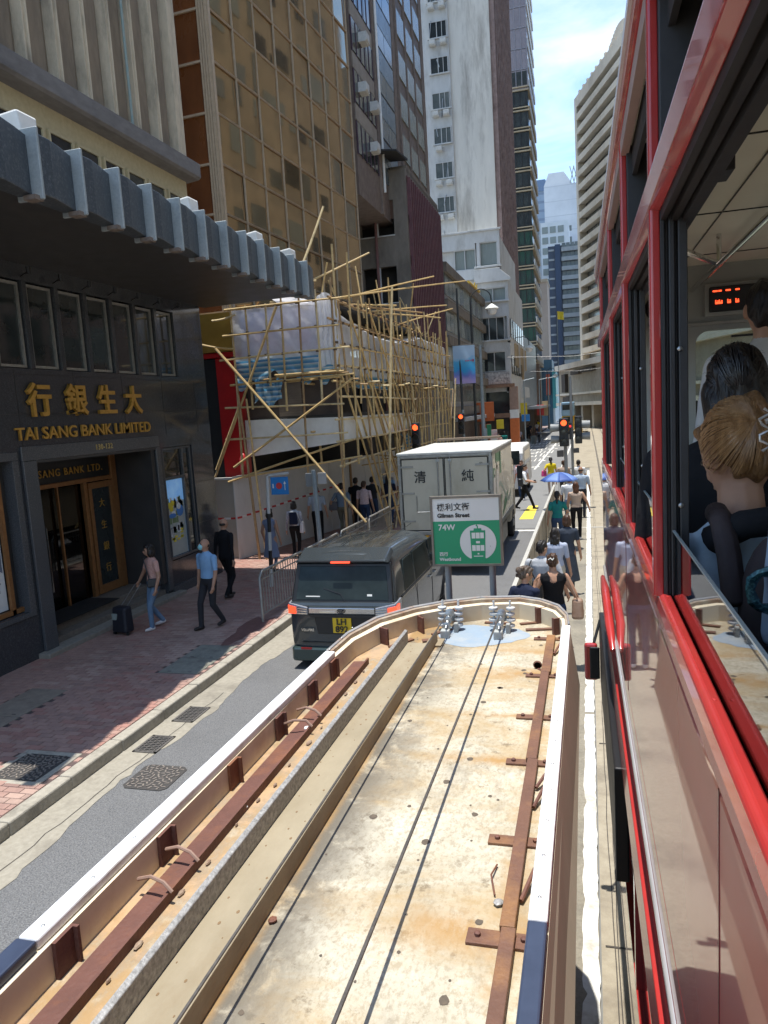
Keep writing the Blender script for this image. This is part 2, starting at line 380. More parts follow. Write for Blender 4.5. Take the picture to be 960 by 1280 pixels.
for c in cells[:300]:
    cx, cy = (c[0]+c[1])/2, (c[2]+c[3])/2
    o = inst('brick', bmesh_cache[tone(cx, cy)], pav, (cx, cy, 0.141+R.uniform(-.0015, .0015)), rot=(R.uniform(-.006, .006), R.uniform(-.006, .006), R.uniform(-.012, .012)))
    if c[1]-c[0] < 0.2: o.scale = ((c[1]-c[0])/(pl-gp), 1, 1)
mb = MB(); e = .004
for c in cells[300:]:
    mb.m = tone((c[0]+c[1])/2, (c[2]+c[3])/2); z = 0.153+R.uniform(-.0015, .0015)
    mb._add([(c[0],c[2],.142),(c[1],c[2],.142),(c[1],c[3],.142),(c[0],c[3],.142),(c[0]+e,c[2]+e,z),(c[1]-e,c[2]+e,z),(c[1]-e,c[3]-e,z),(c[0]+e,c[3]-e,z)], [(4,5,6,7),(0,1,5,4),(1,2,6,5),(2,3,7,6),(3,0,4,7)])
o = mb.build('brick', m_br, pav); o['kind'] = 'stuff'
mb = MB(); mb.poly([(-16, 24, .146), (-5.88, 24, .146), (-5.88, 46.9, .146), (-16, 46.9, .146)]); struct(mb, 'far_pavement', M('far_paver', (0.27, 0.19, 0.16), (0.2, 0.14, 0.12), sc=3, rough=.95, stripes=(1, 4.6, (0.14, 0.1, 0.09), 0.06)))
mb = MB(); mb.box(-16, -6.3, 50, 140, -0.02, 0.14); struct(mb, 'corner_pavement', M('far_paver'))
# concrete access covers and cast covers
m_cov = M('cover_concrete', (0.25, 0.245, 0.20), (0.19, 0.185, 0.15), sc=11, rough=0.93, bump=0.2, bsc=70, dirt=(0.09, 0.08, 0.065), dsc=2.3, damt=0.8)
m_cov2 = M('cover_tan', (0.27, 0.22, 0.17), (0.21, 0.17, 0.13), sc=8, rough=0.93, dirt=(0.12, 0.09, 0.07), dsc=1.8, damt=0.7)
def slabcover(label, rect, mat, n):
    x0, x1, y0, y1 = rect; t = thing('access_cover', label, 'access cover', ((x0+x1)/2, y0, .14))
    st = (y1-y0)/n
    for i in range(n):
        b = MB(); b.box(x0+.012, x1-.012, y0+i*st+.012, y0+(i+1)*st-.012, .13, .157); b.build('slab', mat, t, bevel=.004, seg=1)
    b = MB(); b.box(x0, x1, y0, y1, .12, .150); b.build('frame', m_iron, t)
    b = MB()
    for i in range(n):
        for dx in (0.25, 0.75):
            b.box(x0+(x1-x0)*dx-.03, x0+(x1-x0)*dx+.03, y0+i*st+.06, y0+i*st+.075, .15, .160)
    b.build('lifting_slot', m_black, t)
slabcover('grey green concrete access cover beside the kerb near the man in blue', slabs[0], m_cov, 2)
slabcover('tan concrete access cover in the brick pavement below the bank steps', slabs[1], m_cov2, 2)
def castcover(label, cx, cy, z, s, rim):
    t = thing('manhole_cover', label, 'manhole cover', (cx, cy, z)); h = s/2
    if rim:
        b = MB()
        for a in ((-h-.09, h+.09, -h-.09, -h), (-h-.09, h+.09, h, h+.09), (-h-.09, -h, -h, h), (h, h+.09, -h, h)): b.box(cx+a[0], cx+a[1], cy+a[2], cy+a[3], z-.02, z+.008)
        b.build('concrete_surround', m_kerb, t, bevel=.01)
    b = MB(); c = .06; b.prism([(cx-h+c, cy-h), (cx+h-c, cy-h), (cx+h, cy-h+c), (cx+h, cy+h-c), (cx+h-c, cy+h), (cx-h+c, cy+h), (cx-h, cy+h-c), (cx-h, cy-h+c)], z-.01, z+.005, 'z'); b.build('plate', M('iron_dark', (0.055, 0.05, 0.046), rough=.7), t)
    b = MB(); k = 0
    for rr in np.arange(0.045, h*1.38, 0.052):
        n = max(5, int(2*math.pi*rr/0.062))
        for i in range(n):
            a = 2*math.pi*(i+0.5*(k % 2))/n; x, y = rr*math.cos(a), rr*math.sin(a)
            if max(abs(x), abs(y)) > h-.03: continue
            d = a+(math.pi/4 if (i+k) % 2 else -math.pi/4)
            ux, uy = math.cos(d)*.026, math.sin(d)*.026; vx, vy = -math.sin(d)*.0085, math.cos(d)*.0085
            q = [(cx+x-ux-vx, cy+y-uy-vy), (cx+x+ux-vx, cy+y+uy-vy), (cx+x+ux+vx, cy+y+uy+vy), (cx+x-ux+vx, cy+y-uy+vy)]
            b.prism(q, z+.004, z+.013, 'z')
        k += 1
    o = b.build('tread_ribs', M('iron_worn', (0.30, 0.26, 0.22), (0.2, 0.17, 0.15), sc=20, rough=.5, metal=.3), t); o['kind'] = 'stuff'
castcover('square cast iron cover with tread ribs set in sunlit brick pavement', -6.375, 6.8, 0.146, 0.62, True)
castcover('square cast iron cover with tread ribs in the grey asphalt road', -4.9, 7.05, 0.004, 0.56, False)
def drain(label, x0, x1, y0, y1):
    t = thing('drain_grate', label, 'drain grate', ((x0+x1)/2, y0, 0))
    b = MB(); b.box(x0, x1, y0, y1, -.01, .007); b.build('pit', m_black, t)
    b = MB(); f = .03
    for q in ((x0, x1, y0, y0+f), (x0, x1, y1-f, y1), (x0, x0+f, y0, y1), (x1-f, x1, y0, y1)): b.box(*q, .0, .016)
    b.build('frame', m_iron, t)
    n = 9; me = None
    for i in range(n):
        yy = y0+f+(y1-y0-2*f)*(i+.5)/n
        if me is None:
            bb = MB(); bb.box(-(x1-x0)/2+f, (x1-x0)/2-f, -.009, .009, 0, .012); me = withmat(bb, 'bar', m_iron)
        inst('bar', me, t, ((x0+x1)/2, yy, .003))
    b = MB()
    for i in range(4):
        xx = x0+f+(x1-x0-2*f)*(i+.5)/4; b.box(xx-.006, xx+.006, y0+f, y1-f, .004, .014)
    b.build('cross_bar', m_iron, t)
drain('iron drain grate in the gutter, nearer to the square road cover', -5.58, -5.25, 7.6, 8.08)
drain('iron drain grate in the gutter, farther from the square road cover', -5.58, -5.26, 8.52, 9.03)
# a damp reddish stain and a patch of older concrete on the pavement
mb = MB()
for i in range(14):
    a = i/14*2*math.pi; rr = 1+.25*math.sin(3*a)+R.uniform(-.15, .15); mb.v.append((-6.2+.24*rr*math.cos(a), 12.3+.85*rr*math.sin(a), .159))
mb.f.append(tuple(range(14))); mb.mi.append(0); mb.sm.append(False)
struct(mb, 'damp_stain', M('damp_brick', (0.12, 0.05, 0.04), (0.2, 0.1, 0.085), sc=9, rough=.6))
# ================================================================== BANK BUILDING
FX = -9.25
m_gran = M('black_granite', (0.030, 0.033, 0.037), (0.062, 0.066, 0.073), sc=60, rough=0.12, spec=0.6, dirt=(0.10, 0.105, 0.11), dsc=22, damt=0.5, rvar=0.06)
m_granf = M('granite_frame', (0.055, 0.06, 0.066), (0.10, 0.105, 0.11), sc=60, rough=0.25, rvar=0.08)
m_blue = M('blue_granite', (0.036, 0.047, 0.060), (0.068, 0.084, 0.10), sc=48, rough=0.4, dirt=(0.20, 0.22, 0.23), dsc=26, damt=0.7)
m_pale = M('pale_granite', (0.36, 0.40, 0.41), (0.29, 0.33, 0.34), sc=30, rough=0.4, dirt=(0.2, 0.22, 0.22), dsc=3, damt=0.5)
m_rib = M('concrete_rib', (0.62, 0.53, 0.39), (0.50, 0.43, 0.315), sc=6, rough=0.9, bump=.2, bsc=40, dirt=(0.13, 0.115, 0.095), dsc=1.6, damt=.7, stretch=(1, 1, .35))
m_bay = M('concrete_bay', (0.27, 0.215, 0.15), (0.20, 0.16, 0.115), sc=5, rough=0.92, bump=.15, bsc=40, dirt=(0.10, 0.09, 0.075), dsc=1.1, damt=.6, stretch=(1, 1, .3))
m_ledge = M('ledge_concrete', (0.20, 0.19, 0.18), (0.15, 0.14, 0.135), sc=7, rough=0.9, dirt=(0.09, 0.085, 0.08), dsc=1.6, damt=.7, stretch=(1, .4, 1))
m_soff = M('soffit_dark', (0.035, 0.035, 0.036), (0.05, 0.048, 0.046), sc=2.5, rough=0.45)
m_alum = M('window_aluminium', (0.38, 0.37, 0.34), (0.30, 0.29, 0.265), sc=12, rough=0.4, metal=0.5)
m_bronze = M('bronze_frame', (0.36, 0.175, 0.065), (0.28, 0.13, 0.05), sc=14, rough=0.36, metal=0.4)
m_cream = M('cream_frame', (0.52, 0.45, 0.28), (0.44, 0.375, 0.23), sc=10, rough=0.6)
m_dglass = M('dark_glass', (0.018, 0.022, 0.022), (0.035, 0.042, 0.042), sc=1.6, rough=0.04, spec=0.7, rvar=0.02)
m_step = M('step_stone', (0.20, 0.175, 0.145), (0.15, 0.13, 0.11), sc=16, rough=0.6, dirt=(0.1, 0.085, 0.07), dsc=2, damt=.6)
bank = thing('bank_building', 'dark granite bank with gold lettering, saw tooth canopy and ribbed concrete upper floors', 'building', (FX, 10.5, 0.14))
# walls, cut around the openings (door 10.82-14.55, side window 14.85-16.15, poster window -10.42)
b = MB()
b.box(-14, FX, 3, 17.15, 3.62, 5.12)              # wall band behind the letters
b.box(-14, FX, 3, 17.15, 6.60, 7.25)              # head above the windows
b.box(-14, FX, 10.42, 10.80, .1, 3.62); b.box(-14, FX, 14.56, 14.86, .1, 3.62)
b.box(-14, FX, 16.16, 17.15, .1, 3.62); b.box(-14, FX, 14.86, 16.16, .1, .92); b.box(-14, FX, 14.86, 16.16, 3.52, 3.62)
b.box(-14, FX, 3, 10.42, .1, .92); b.box(-14, FX, 3, 7.2, .92, 3.62); b.box(-14, FX, 15.86, 17.15, 5.12, 6.6); b.box(-14, FX, 3, 7.9, 5.12, 6.6)
b.build('wall', m_gran, bank)
b = MB(); b.box(-14, FX-.35, 7.9, 15.86, 5.12, 6.6); b.build('window_recess', m_soff, bank)
# granite cladding joints: thin recessed strips read as slab edges
jb = MB(); jb.box(-.004, .004, 0, 1, -.003, .003)
b = MB()
for z in (4.35, 5.02, 1.6, 2.6):
    for y0, y1 in (((3, 17.15),) if z > 3.7 else ((16.16, 17.15),)): b.box(FX, FX+.003, y0, y1, z-.005, z+.005)
for y in (4.6, 6.1, 7.6, 9.1, 10.6, 12.1, 13.6, 15.1, 16.55): b.box(FX, FX+.003, y-.005, y+.005, 3.8, 5.1)
b.build('cladding_joints', m_black, bank)
# seven upper windows and their neighbours to the left
def bwin(y0, y1, i):
    f = MB(); t = .045
    for q in ((y0, y1, 5.14, 5.14+t), (y0, y1, 6.57-t, 6.57), (y0, y0+t, 5.14+t, 6.57-t), (y1-t, y1, 5.14+t, 6.57-t)): f.box(FX-.10, FX-.04, *q)
    w = f.build('window', m_alum, bank)
    g = MB(); g.box(FX-.085, FX-.075, y0+t, y1-t, 5.14+t, 6.57-t); p = g.build('pane', m_dglass); p.parent = w
    d = MB(); d.box(FX-.30, FX+.02, y1+.03, y1+.13, 5.12, 6.60); d.build('window_mullion', m_gran, bank)
    l = MB(); l.tube([(FX-.02, y1+.05, 6.66), (FX+.12, y1+.05, 6.72), (FX+.2, y1+.02, 6.72)], .012, 6); l.lathe([(.03, 0), (.045, .12)], (FX+.2, y1+.02, 6.68), 8); l.build('lamp_bracket', m_black, bank)
for i in range(10): bwin(7.93+i*.805, 7.93+i*.805+.64, i)
# lettering
for ch, y in zip('行銀生大', (11.07, 12.05, 12.97, 13.86)):
    text(ch, 0.60, m_gold, bank, (FX+.05, y, 4.36), (0, 1, 0), (0, 0, 1), extrude=.03, name='gold_character', bold=.014)
en = text('TAI SANG BANK LIMITED', 0.30, m_gold, bank, (FX+.04, 12.42, 3.91), (0, 1, 0), (0, 0, 1), extrude=.018, name='gold_lettering', bold=.004, sx=1.0)
sxn = 4.0/max(.1, en.dimensions.y); 
for v in en.data.vertices: v.co.y = 12.42+(v.co.y-12.42)*sxn
text('130-132', 0.145, M('gold_pale', (0.55, 0.42, 0.18), rough=.4, metal=.3), bank, (FX+.055, 12.72, 3.63), (0, 1, 0), (0, 0, 1), extrude=.006, name='gold_lettering', bold=.003, spacing=1.15)
# doorway: granite surround, reveal, bronze door set back
b = MB(); b.box(FX, FX+.05, 10.5, 14.70, 3.55, 3.80); b.box(FX, FX+.06, 10.5, 10.82, .14, 3.55); b.box(FX, FX+.05, 14.55, 14.72, .3, 3.55); b.build('door_surround', m_granf, bank, bevel=.012)
b = MB(); b.box(-10.2, FX+.045, 10.82, 14.55, 3.50, 3.548); b.box(-10.2, FX-.002, 14.40, 14.548, .5, 3.5); b.box(-10.2, FX-.002, 10.802, 10.86, .5, 3.5); b.build('door_reveal', m_soff, bank)
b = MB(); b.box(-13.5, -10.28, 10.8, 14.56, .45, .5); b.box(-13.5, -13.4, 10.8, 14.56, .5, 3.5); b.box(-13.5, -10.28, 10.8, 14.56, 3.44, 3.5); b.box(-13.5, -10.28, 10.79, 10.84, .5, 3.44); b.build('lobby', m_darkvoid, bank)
b = MB(); b.box(-10.24, -10.16, 10.86, 14.18, 2.93, 3.02); b.box(-10.24, -10.14, 14.18, 14.36, .5, 3.46); b.box(-10.24, -10.15, 13.22, 13.32, .5, 2.93); b.box(-10.24, -10.15, 10.86, 10.93, .5, 2.93); b.build('door_frame', m_bronze, bank, bevel=.008)
b = MB(); b.box(-10.22, -10.19, 10.86, 14.18, 3.02, 3.46); tp = b.build('transom_panel', m_black, bank)
text('TAI SANG BANK LTD.', 0.21, m_gold, bank, (-10.17, 13.92, 3.15), (0, 1, 0), (0, 0, 1), extrude=.008, align='RIGHT', name='gold_lettering', spacing=1.22)
dr = MB(); fr = .10
for q in ((13.34, 14.16, .52, .70), (13.34, 14.16, 2.78, 2.91), (13.34, 13.34+fr, .7, 2.78), (14.16-fr, 14.16, .7, 2.78)): dr.box(-10.20, -10.13, *q)
door = dr.build('door', m_bronze, bank, bevel=.006)
b = MB(); b.box(-10.175, -10.16, 13.44, 14.06, .7, 2.78); p = b.build('pane', m_dglass); p.parent = door
for i, ch in enumerate('大生銀行'):
    p = text(ch, 0.2, m_gold, None, (-10.15, 13.75, 2.38-i*.47), (0, 1, 0), (0, 0, 1), extrude=.003, name='gold_character'); p.parent = door
b = MB(); b.box(-10.22, -10.17, 11.75, 11.79, .5, 2.93); b.box(-10.22, -10.17, 12.42, 12.46, .5, 2.93); b.build('door_jamb', m_bronze, bank)
b = MB(); b.tube([(-10.12, 11.86, .9), (-10.06, 11.86, .95), (-10.06, 11.86, 2.2), (-10.12, 11.86, 2.25)], .022, 8); b.build('door_handle', m_chrome, bank)
b = MB(); b.box(-10.28, -10.27, 10.9, 13.2, .5, 2.9); b.build('door_glass', glass_mat('door_glass_mat', tr=.35, refl=1.5), bank)
# steps
b = MB(); b.box(-10.25, -9.60, 10.85, 14.6, .14, .50); b.build('step', m_step, bank, bevel=.012)
b = MB(); b.box(-9.60, -9.33, 10.84, 14.6, .14, .34); b.build('step', m_step, bank, bevel=.012)
b = MB(); b.box(-9.33, -9.02, 10.36, 14.95, .14, .235); b.build('step', M('step_pale', (0.30, 0.275, 0.23), (0.23, 0.21, 0.175), sc=14, rough=.7), bank, bevel=.015)
b = MB(); b.box(-9.58, -9.2, 14.72, 16.2, .14, .36); b.build('planter_ledge', m_granf, bank)
b = MB(); b.box(-10.24, -9.5, 11.2, 13.1, .50, .515); b.build('door_mat', m_rubber, bank)
# side window with a lit street poster
f = MB(); t = .06
for q in ((14.88, 16.14, .93, .93+t), (14.88, 16.14, 3.46, 3.51), (14.88, 14.88+t, .99, 3.46), (15.72, 15.78, .99, 3.46), (16.08, 16.14, .99, 3.46), (14.94, 15.72, 2.78, 2.84)): f.box(FX-.14, FX-.03, *q)
sw = f.build('window', m_granf, bank, bevel=.006)
b = MB(); b.box(FX-.3, FX-.25, 14.86, 16.16, .92, 3.52); b.build('window_back', m_soff, bank)
b = MB(); b.box(FX-.09, FX-.08, 15.78, 16.08, .99, 3.46); b.box(FX-.09, FX-.08, 14.94, 15.72, 2.84, 3.46); p = b.build('pane', m_dglass); p.parent = sw
b = MB(); b.box(FX-.11, FX-.09, 14.95, 15.72, 1.0, 2.76); post = b.build('poster', M('poster_sky', (0.10, 0.34, 0.72), (0.45, 0.66, 0.85), sc=2.2, rough=.35, emit=(.1, .25, .5), es=.15), bank)
pr = random.Random(3); b = MB(); cols = [M('poster_green', (.14, .22, .10), rough=.5), M('poster_yellow', (.75, .62, .05), rough=.5), M('poster_grey', (.42, .46, .44), rough=.5), M('poster_white', (.75, .78, .78), rough=.5), M('poster_blue', (.05, .22, .6), rough=.5)]
b.m = 2; b.box(FX-.09, FX-.086, 14.96, 15.71, 1.0, 2.25)
for i in range(22):
    y = pr.uniform(14.97, 15.6); h = pr.uniform(.08, .3); b.m = pr.choice([0, 2, 3, 3]); b.box(FX-.087, FX-.083, y, y+pr.uniform(.03, .09), 2.1, 2.12+h*.8)
for i in range(16): b.m = pr.choice([0, 0, 3, 2]); y = pr.uniform(14.97, 15.5); z = pr.uniform(1.4, 1.95); b.box(FX-.087, FX-.082, y, y+pr.uniform(.05, .18), z, z+pr.uniform(.05, .2))
for i in range(9): b.m = 1; y = pr.uniform(14.97, 15.55); z = pr.uniform(1.28, 1.6); b.box(FX-.087, FX-.081, y, y+.12, z, z+.045)
for (y, z) in ((15.08, 2.18), (15.2, 2.22), (15.14, 2.1)): b.m = 1; b.sphere((FX-.085, y, z), (.012, .09, .075), 10, 6)
b.m = 4; b.sphere((FX-.085, 15.5, 2.02), (.012, .16, .14), 10, 6); b.sphere((FX-.085, 15.16, 1.93), (.012, .16, .06), 10, 6); b.m = 3; b.sphere((FX-.082, 15.46, 2.12), (.012, .09, .09), 10, 6)
b.build('poster_print', cols, bank)
# left poster window
f = MB()
for q in ((7.2, 10.42, 3.58, 3.72), (10.28, 10.42, .92, 3.58), (7.2, 10.28, .92, 1.0)): f.box(FX-.2, FX+.03, *q)
lw = f.build('window', m_granf, bank, bevel=.008)
f = MB(); f.box(FX-.16, FX-.1, 10.02, 10.10, 1.02, 3.5); f.box(FX-.16, FX-.1, 7.2, 10.28, 1.02, 1.10); p = f.build('window_frame', m_bronze); p.parent = lw
b = MB(); b.box(FX-.4, FX-.2, 7.2, 10.28, .92, 3.6); b.build('window_back', m_soff, bank)
b = MB(); b.box(FX-.19, FX-.17, 7.6, 10.0, 1.12, 2.95); pw_ = b.build('poster', M('poster_pale', (.55, .62, .66), (.66, .7, .72), sc=1.1, rough=.4), bank)
b = MB(); b.m = 0
b.poly([(FX-.166, 8.2, 1.2), (FX-.166, 9.99, 1.2), (FX-.166, 9.99, 1.9), (FX-.166, 9.75, 2.4), (FX-.166, 8.2, 2.6)])
b.m = 1; b.poly([(FX-.165, 9.4, 2.1), (FX-.165, 9.97, 1.75), (FX-.165, 9.97, 2.9), (FX-.165, 9.4, 2.9)])
b.m = 2
for i in range(16): y = 9.55+(i % 4)*.09; z = 1.85-(i//4)*.14; b.box(FX-.165, FX-.162, y, y+pr.uniform(.04, .075), z, z+pr.uniform(.035, .06))
b.m = 0; b.sphere((FX-.16, 9.72, 2.45), (.01, .06, .10), 8, 6); b.sphere((FX-.16, 9.76, 2.62), (.01, .05, .07), 8, 6)
b.build('poster_print', [M('poster_white'), M('poster_navy', (.16, .2, .27), rough=.5), m_black], bank)
# canopy: slab, saw-tooth fascia with pale returns
CX0, CX1 = -6.47, -6.27
b = MB(); b.prism([(-9.25, 6.88), (-6.5, 6.92), (-6.5, 7.45), (-9.25, 7.45)], 6.75, 17.4, 'y'); b.build('canopy_slab', m_soff, bank)
b = MB(); b.box(-9.25, -6.51, 6.75, 17.4, 7.455, 7.50); b.build('canopy_roof', m_ledge, bank)
pit = .813; ys = 8.03
pm = MB(); s = pit
pm.prism([(0, .02), (.198, .02), (.19, s*.3), (.13, s*.65), (.055, s), (-.02, s), (-.14, s), (-.14, .02)], 6.86, 7.56, 'z')
me_p = withmat(pm, 'canopy_panel', m_blue)
rm = MB(); rm.prism([(-.16, -.012), (.215, -.012), (.215, .034), (-.16, .034)], 6.80, 7.63, 'z'); rm.poly
me_r = withmat(rm, 'canopy_fin', m_pale)
um = MB(); um.box(.0, .17, .02, .17, 6.745, 6.80); me_u = withmat(um, 'canopy_drip', M('drip_stone', (.22, .18, .15), (.15, .12, .1), sc=12, rough=.9))
for i in range(-2, 12):
    y = ys+i*pit
    o = inst('canopy_panel', me_p, bank, (CX0, y, 0)); md = o.modifiers.new('bevel', 'BEVEL'); md.width = .012; md.segments = 2; md.limit_method = 'ANGLE'
    o = inst('canopy_fin', me_r, bank, (CX0, y, 0)); md = o.modifiers.new('bevel', 'BEVEL'); md.width = .01; md.segments = 1; md.limit_method = 'ANGLE'
    inst('canopy_drip', me_u, bank, (CX0, y-.12, .04))
# floodlights on the canopy
def flood(y, label):
    z = 7.5; t = thing('floodlight', label, 'floodlight', (-6.72, y, z), group='floodlights on the bank canopy')
    a = MB(); a.hexa([(-6.86, y-.20, z+.15), (-6.56, y-.15, z+.15), (-6.56, y+.15, z+.15), (-6.86, y+.20, z+.15), (-6.9, y-.23, z+.36), (-6.58, y-.18, z+.42), (-6.58, y+.18, z+.42), (-6.9, y+.23, z+.36)]); a.build('housing', m_white, t, bevel=.03)
    a = MB(); a.tube([(-6.72, y-.22, z+.26), (-6.72, y-.25, z), (-6.72, y+.25, z), (-6.72, y+.22, z+.26)], .015, 6); a.build('bracket', m_steel, t)
    a = MB(); a.box(-6.79, -6.63, y+.25, y+.35, z+.08, z+.2); a.build('ballast_box', m_white, t)
flood(8.3, 'white floodlight on the bank canopy, nearest of the four')
flood(12.35, 'white floodlight on the bank canopy, second nearest of the four')
flood(15.1, 'white floodlight on the bank canopy, third nearest of the four')
flood(16.95, 'white floodlight on the bank canopy, farthest of the four by the bamboo')
# mezzanine windows over the canopy
b = MB(); b.box(-14, -9.42, 3, 17.4, 7.25, 9.92); b.build('mezzanine_wall', m_cream, bank)
for i in range(16):
    y0 = 4.2+i*.815; f = MB(); t = .05
    for q in ((y0, y0+.70, 8.35, 8.4), (y0, y0+.70, 9.45, 9.5), (y0, y0+t, 8.4, 9.45), (y0+.65, y0+.70, 8.4, 9.45)): f.box(-9.42, -9.36, *q)
    w = f.build('window', m_cream, bank); g = MB(); g.box(-9.415, -9.395, y0+t, y0+.65, 8.4, 9.45); p = g.build('pane', m_dglass); p.parent = w
# ledge and ribbed facade
b = MB(); b.prism([(-9.6, 9.90), (-9.12, 9.95), (-9.06, 10.0), (-9.06, 10.32), (-9.6, 10.36)], 3, 17.52, 'y'); b.build('ledge', m_ledge, bank, bevel=.012)
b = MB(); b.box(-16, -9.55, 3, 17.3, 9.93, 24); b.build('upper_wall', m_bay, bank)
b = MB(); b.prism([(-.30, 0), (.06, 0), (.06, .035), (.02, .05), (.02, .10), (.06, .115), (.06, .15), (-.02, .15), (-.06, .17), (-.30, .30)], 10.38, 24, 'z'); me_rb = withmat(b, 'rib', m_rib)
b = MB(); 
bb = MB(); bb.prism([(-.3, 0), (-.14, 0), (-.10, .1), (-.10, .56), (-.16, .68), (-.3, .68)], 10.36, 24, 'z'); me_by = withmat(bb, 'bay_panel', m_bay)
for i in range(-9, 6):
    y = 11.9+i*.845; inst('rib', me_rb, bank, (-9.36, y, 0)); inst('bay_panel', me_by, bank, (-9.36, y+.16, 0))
b = MB(); b.box(-9.6, -9.30, 16.98, 17.32, 10.38, 24); b.build('corner_pier', m_rib, bank)
b = MB(); b.tube([(-9.27, 15.02, 10.4), (-9.27, 15.02, 24)], .03, 8); b.build('drain_pipe', M('pipe_green', (.2, .3, .28), (.3, .33, .3), sc=9, rough=.6), bank)
# ================================================================== TALL BUILDINGS
RB = random.Random(5)
m_mull = M('bronze_mullion', (0.50, 0.39, 0.27), (0.42, 0.325, 0.22), sc=8, rough=0.5)
m_goldg = M('gold_mirror_glass', (0.52, 0.355, 0.19), (0.42, 0.285, 0.15), sc=.5, rough=0.03, metal=0.85, bump=.05, bsc=.9, rvar=.008)
m_brownp = M('brown_spandrel_glass', (0.24, 0.088, 0.03), (0.16, 0.055, 0.02), sc=1.2, rough=0.28, rvar=.08, stretch=(1, 1, .5))
m_conc = M('old_concrete', (0.22, 0.19, 0.155), (0.16, 0.14, 0.115), sc=3, rough=0.93, bump=.2, bsc=30, dirt=(0.08, 0.07, 0.058), dsc=.8, damt=.7, stretch=(1, 1, .45))
m_wht = M('white_render', (0.70, 0.67, 0.60), (0.60, 0.575, 0.515), sc=1.6, rough=0.9, dirt=(0.24, 0.215, 0.18), dsc=.9, damt=.85, stretch=(1, 1, .18), bump=.1, bsc=20)
m_wht2 = M('white_render_clean', (0.58, 0.585, 0.57), (0.50, 0.505, 0.49), sc=2, rough=0.85, dirt=(0.27, 0.26, 0.23), dsc=.9, damt=.7, stretch=(1, 1, .4))
m_brn = M('brown_tile', (0.19, 0.145, 0.12), (0.14, 0.105, 0.085), sc=4, rough=0.6)
m_burg = M('burgundy_fin', (0.15, 0.055, 0.06), (0.10, 0.036, 0.042), sc=5, rough=0.5)
m_pinkc = M('pink_concrete', (0.36, 0.265, 0.235), (0.25, 0.17, 0.15), sc=2, rough=0.9, dirt=(0.12, 0.08, 0.07), dsc=1.1, damt=.7)
m_wgl = M('window_glass_grey', (0.09, 0.11, 0.11), (0.16, 0.18, 0.175), sc=.9, rough=0.12, rvar=.05)
m_wgl2 = M('window_glass_pale', (0.26, 0.30, 0.28), (0.19, 0.22, 0.21), sc=3, rough=0.25, stretch=(6, 6, .4))
m_wgld = M('window_glass_dark', (0.022, 0.028, 0.032), (0.05, 0.06, 0.06), sc=.8, rough=0.08, rvar=.03)
m_bluesp = M('blue_spandrel', (0.13, 0.175, 0.215), (0.10, 0.135, 0.165), sc=2, rough=0.3)
m_purp = M('purple_curtain_glass', (0.34, 0.31, 0.35), (0.29, 0.265, 0.30), sc=.4, rough=0.12, metal=.45, rvar=.04)
m_beige = M('beige_panel', (0.44, 0.375, 0.285), (0.38, 0.32, 0.24), sc=1.2, rough=0.9, dirt=(0.25, 0.2, 0.15), dsc=.3, damt=.45)
m_saic = M('pale_precast', (0.68, 0.61, 0.50), (0.60, 0.54, 0.44), sc=1, rough=0.9, dirt=(0.33, 0.28, 0.22), dsc=.35, damt=.5)
m_greyb = M('grey_render', (0.40, 0.41, 0.42), (0.34, 0.35, 0.36), sc=.8, rough=0.9)
def tower_root(name, label, loc): return thing(name, label, 'building', loc)
# ---- gold glass tower
T = Matrix.Translation((-9.42, 19.35, 0)) @ Matrix.Rotation(rad(-3.7), 4, 'Z')
tw = tower_root('glass_tower', 'bronze gold mirror glass curtain wall tower behind the bank', (-9.42, 19.35, 0.14))
tw_rz = rad(-3.7)
b = MB(); b.xf = T; b.box(-14, -.1, .12, 10.7, 6.6, 60); b.build('core_wall', M('tower_core', (.10, .07, .05), rough=.6), tw)
cw, rh, z0 = 1.335, 1.305, 7.035
pm = MB(); pm.box(-.02, 0, .02, cw-.02, .02, rh-.02); me = withmat(pm, 'glass_pane', m_goldg)
for c in range(8):
    for r in range(14):
        p = T @ Vector((-.04, c*cw, z0+r*rh)); inst('glass_pane', me, tw, p, rot=(RB.uniform(-.004, .004), RB.uniform(-.014, .014), tw_rz+RB.uniform(-.012, .012)))
b = MB(); b.xf = T; b.box(-.06, -.04, 0, 8*cw, z0+14*rh, 60); b.build('upper_glazing', m_goldg, tw)
mm = MB(); mm.box(-.04, .012, -.012, .012, 7, 60); me = withmat(mm, 'mullion', m_mull)
for c in range(1, 9): inst('mullion', me, tw, T @ Vector((0, c*cw, 0)), rotz=tw_rz)
mm = MB(); mm.box(-.04, .006, 0, 8*cw, -.014, .006); mm.box(-.04, .006, 0, 8*cw, .026, .034); me = withmat(mm, 'transom', m_mull)
for r in range(41): inst('transom', me, tw, T @ Vector((0, 0, z0+r*rh)), rotz=tw_rz)
b = MB(); b.xf = T
for k in range(4): b.box(-.30+k*.078, -.245+k*.078, -.035, .03, 6.8, 60)
b.box(-.31, .04, -.01, .1, 6.8, 60); b.build('corner_post', m_mull, tw)
# side face of brown panels
pm = MB(); pm.box(.03, 1.25, 0, .03, .03, rh-.03); me = withmat(pm, 'spandrel_panel', m_brownp)
mm = MB(); mm.box(-.03, .03, -.05, .08, 7, 30); me2 = withmat(mm, 'mullion', m_mull)
for c in range(4):
    for r in range(12): inst('spandrel_panel', me, tw, T @ Vector((-.32-1.28*(c+1), .03, z0+r*rh)), rotz=tw_rz)
    inst('mullion', me2, tw, T @ Vector((-.32-1.28*(c+1), 0, 0)), rotz=tw_rz)
mm = MB(); mm.box(-5.5, -.3, -.03, .08, -.03, .03); me2 = withmat(mm, 'transom', m_mull)
for r in range(13): inst('transom', me2, tw, T @ Vector((0, 0, z0+r*rh)), rotz=tw_rz)
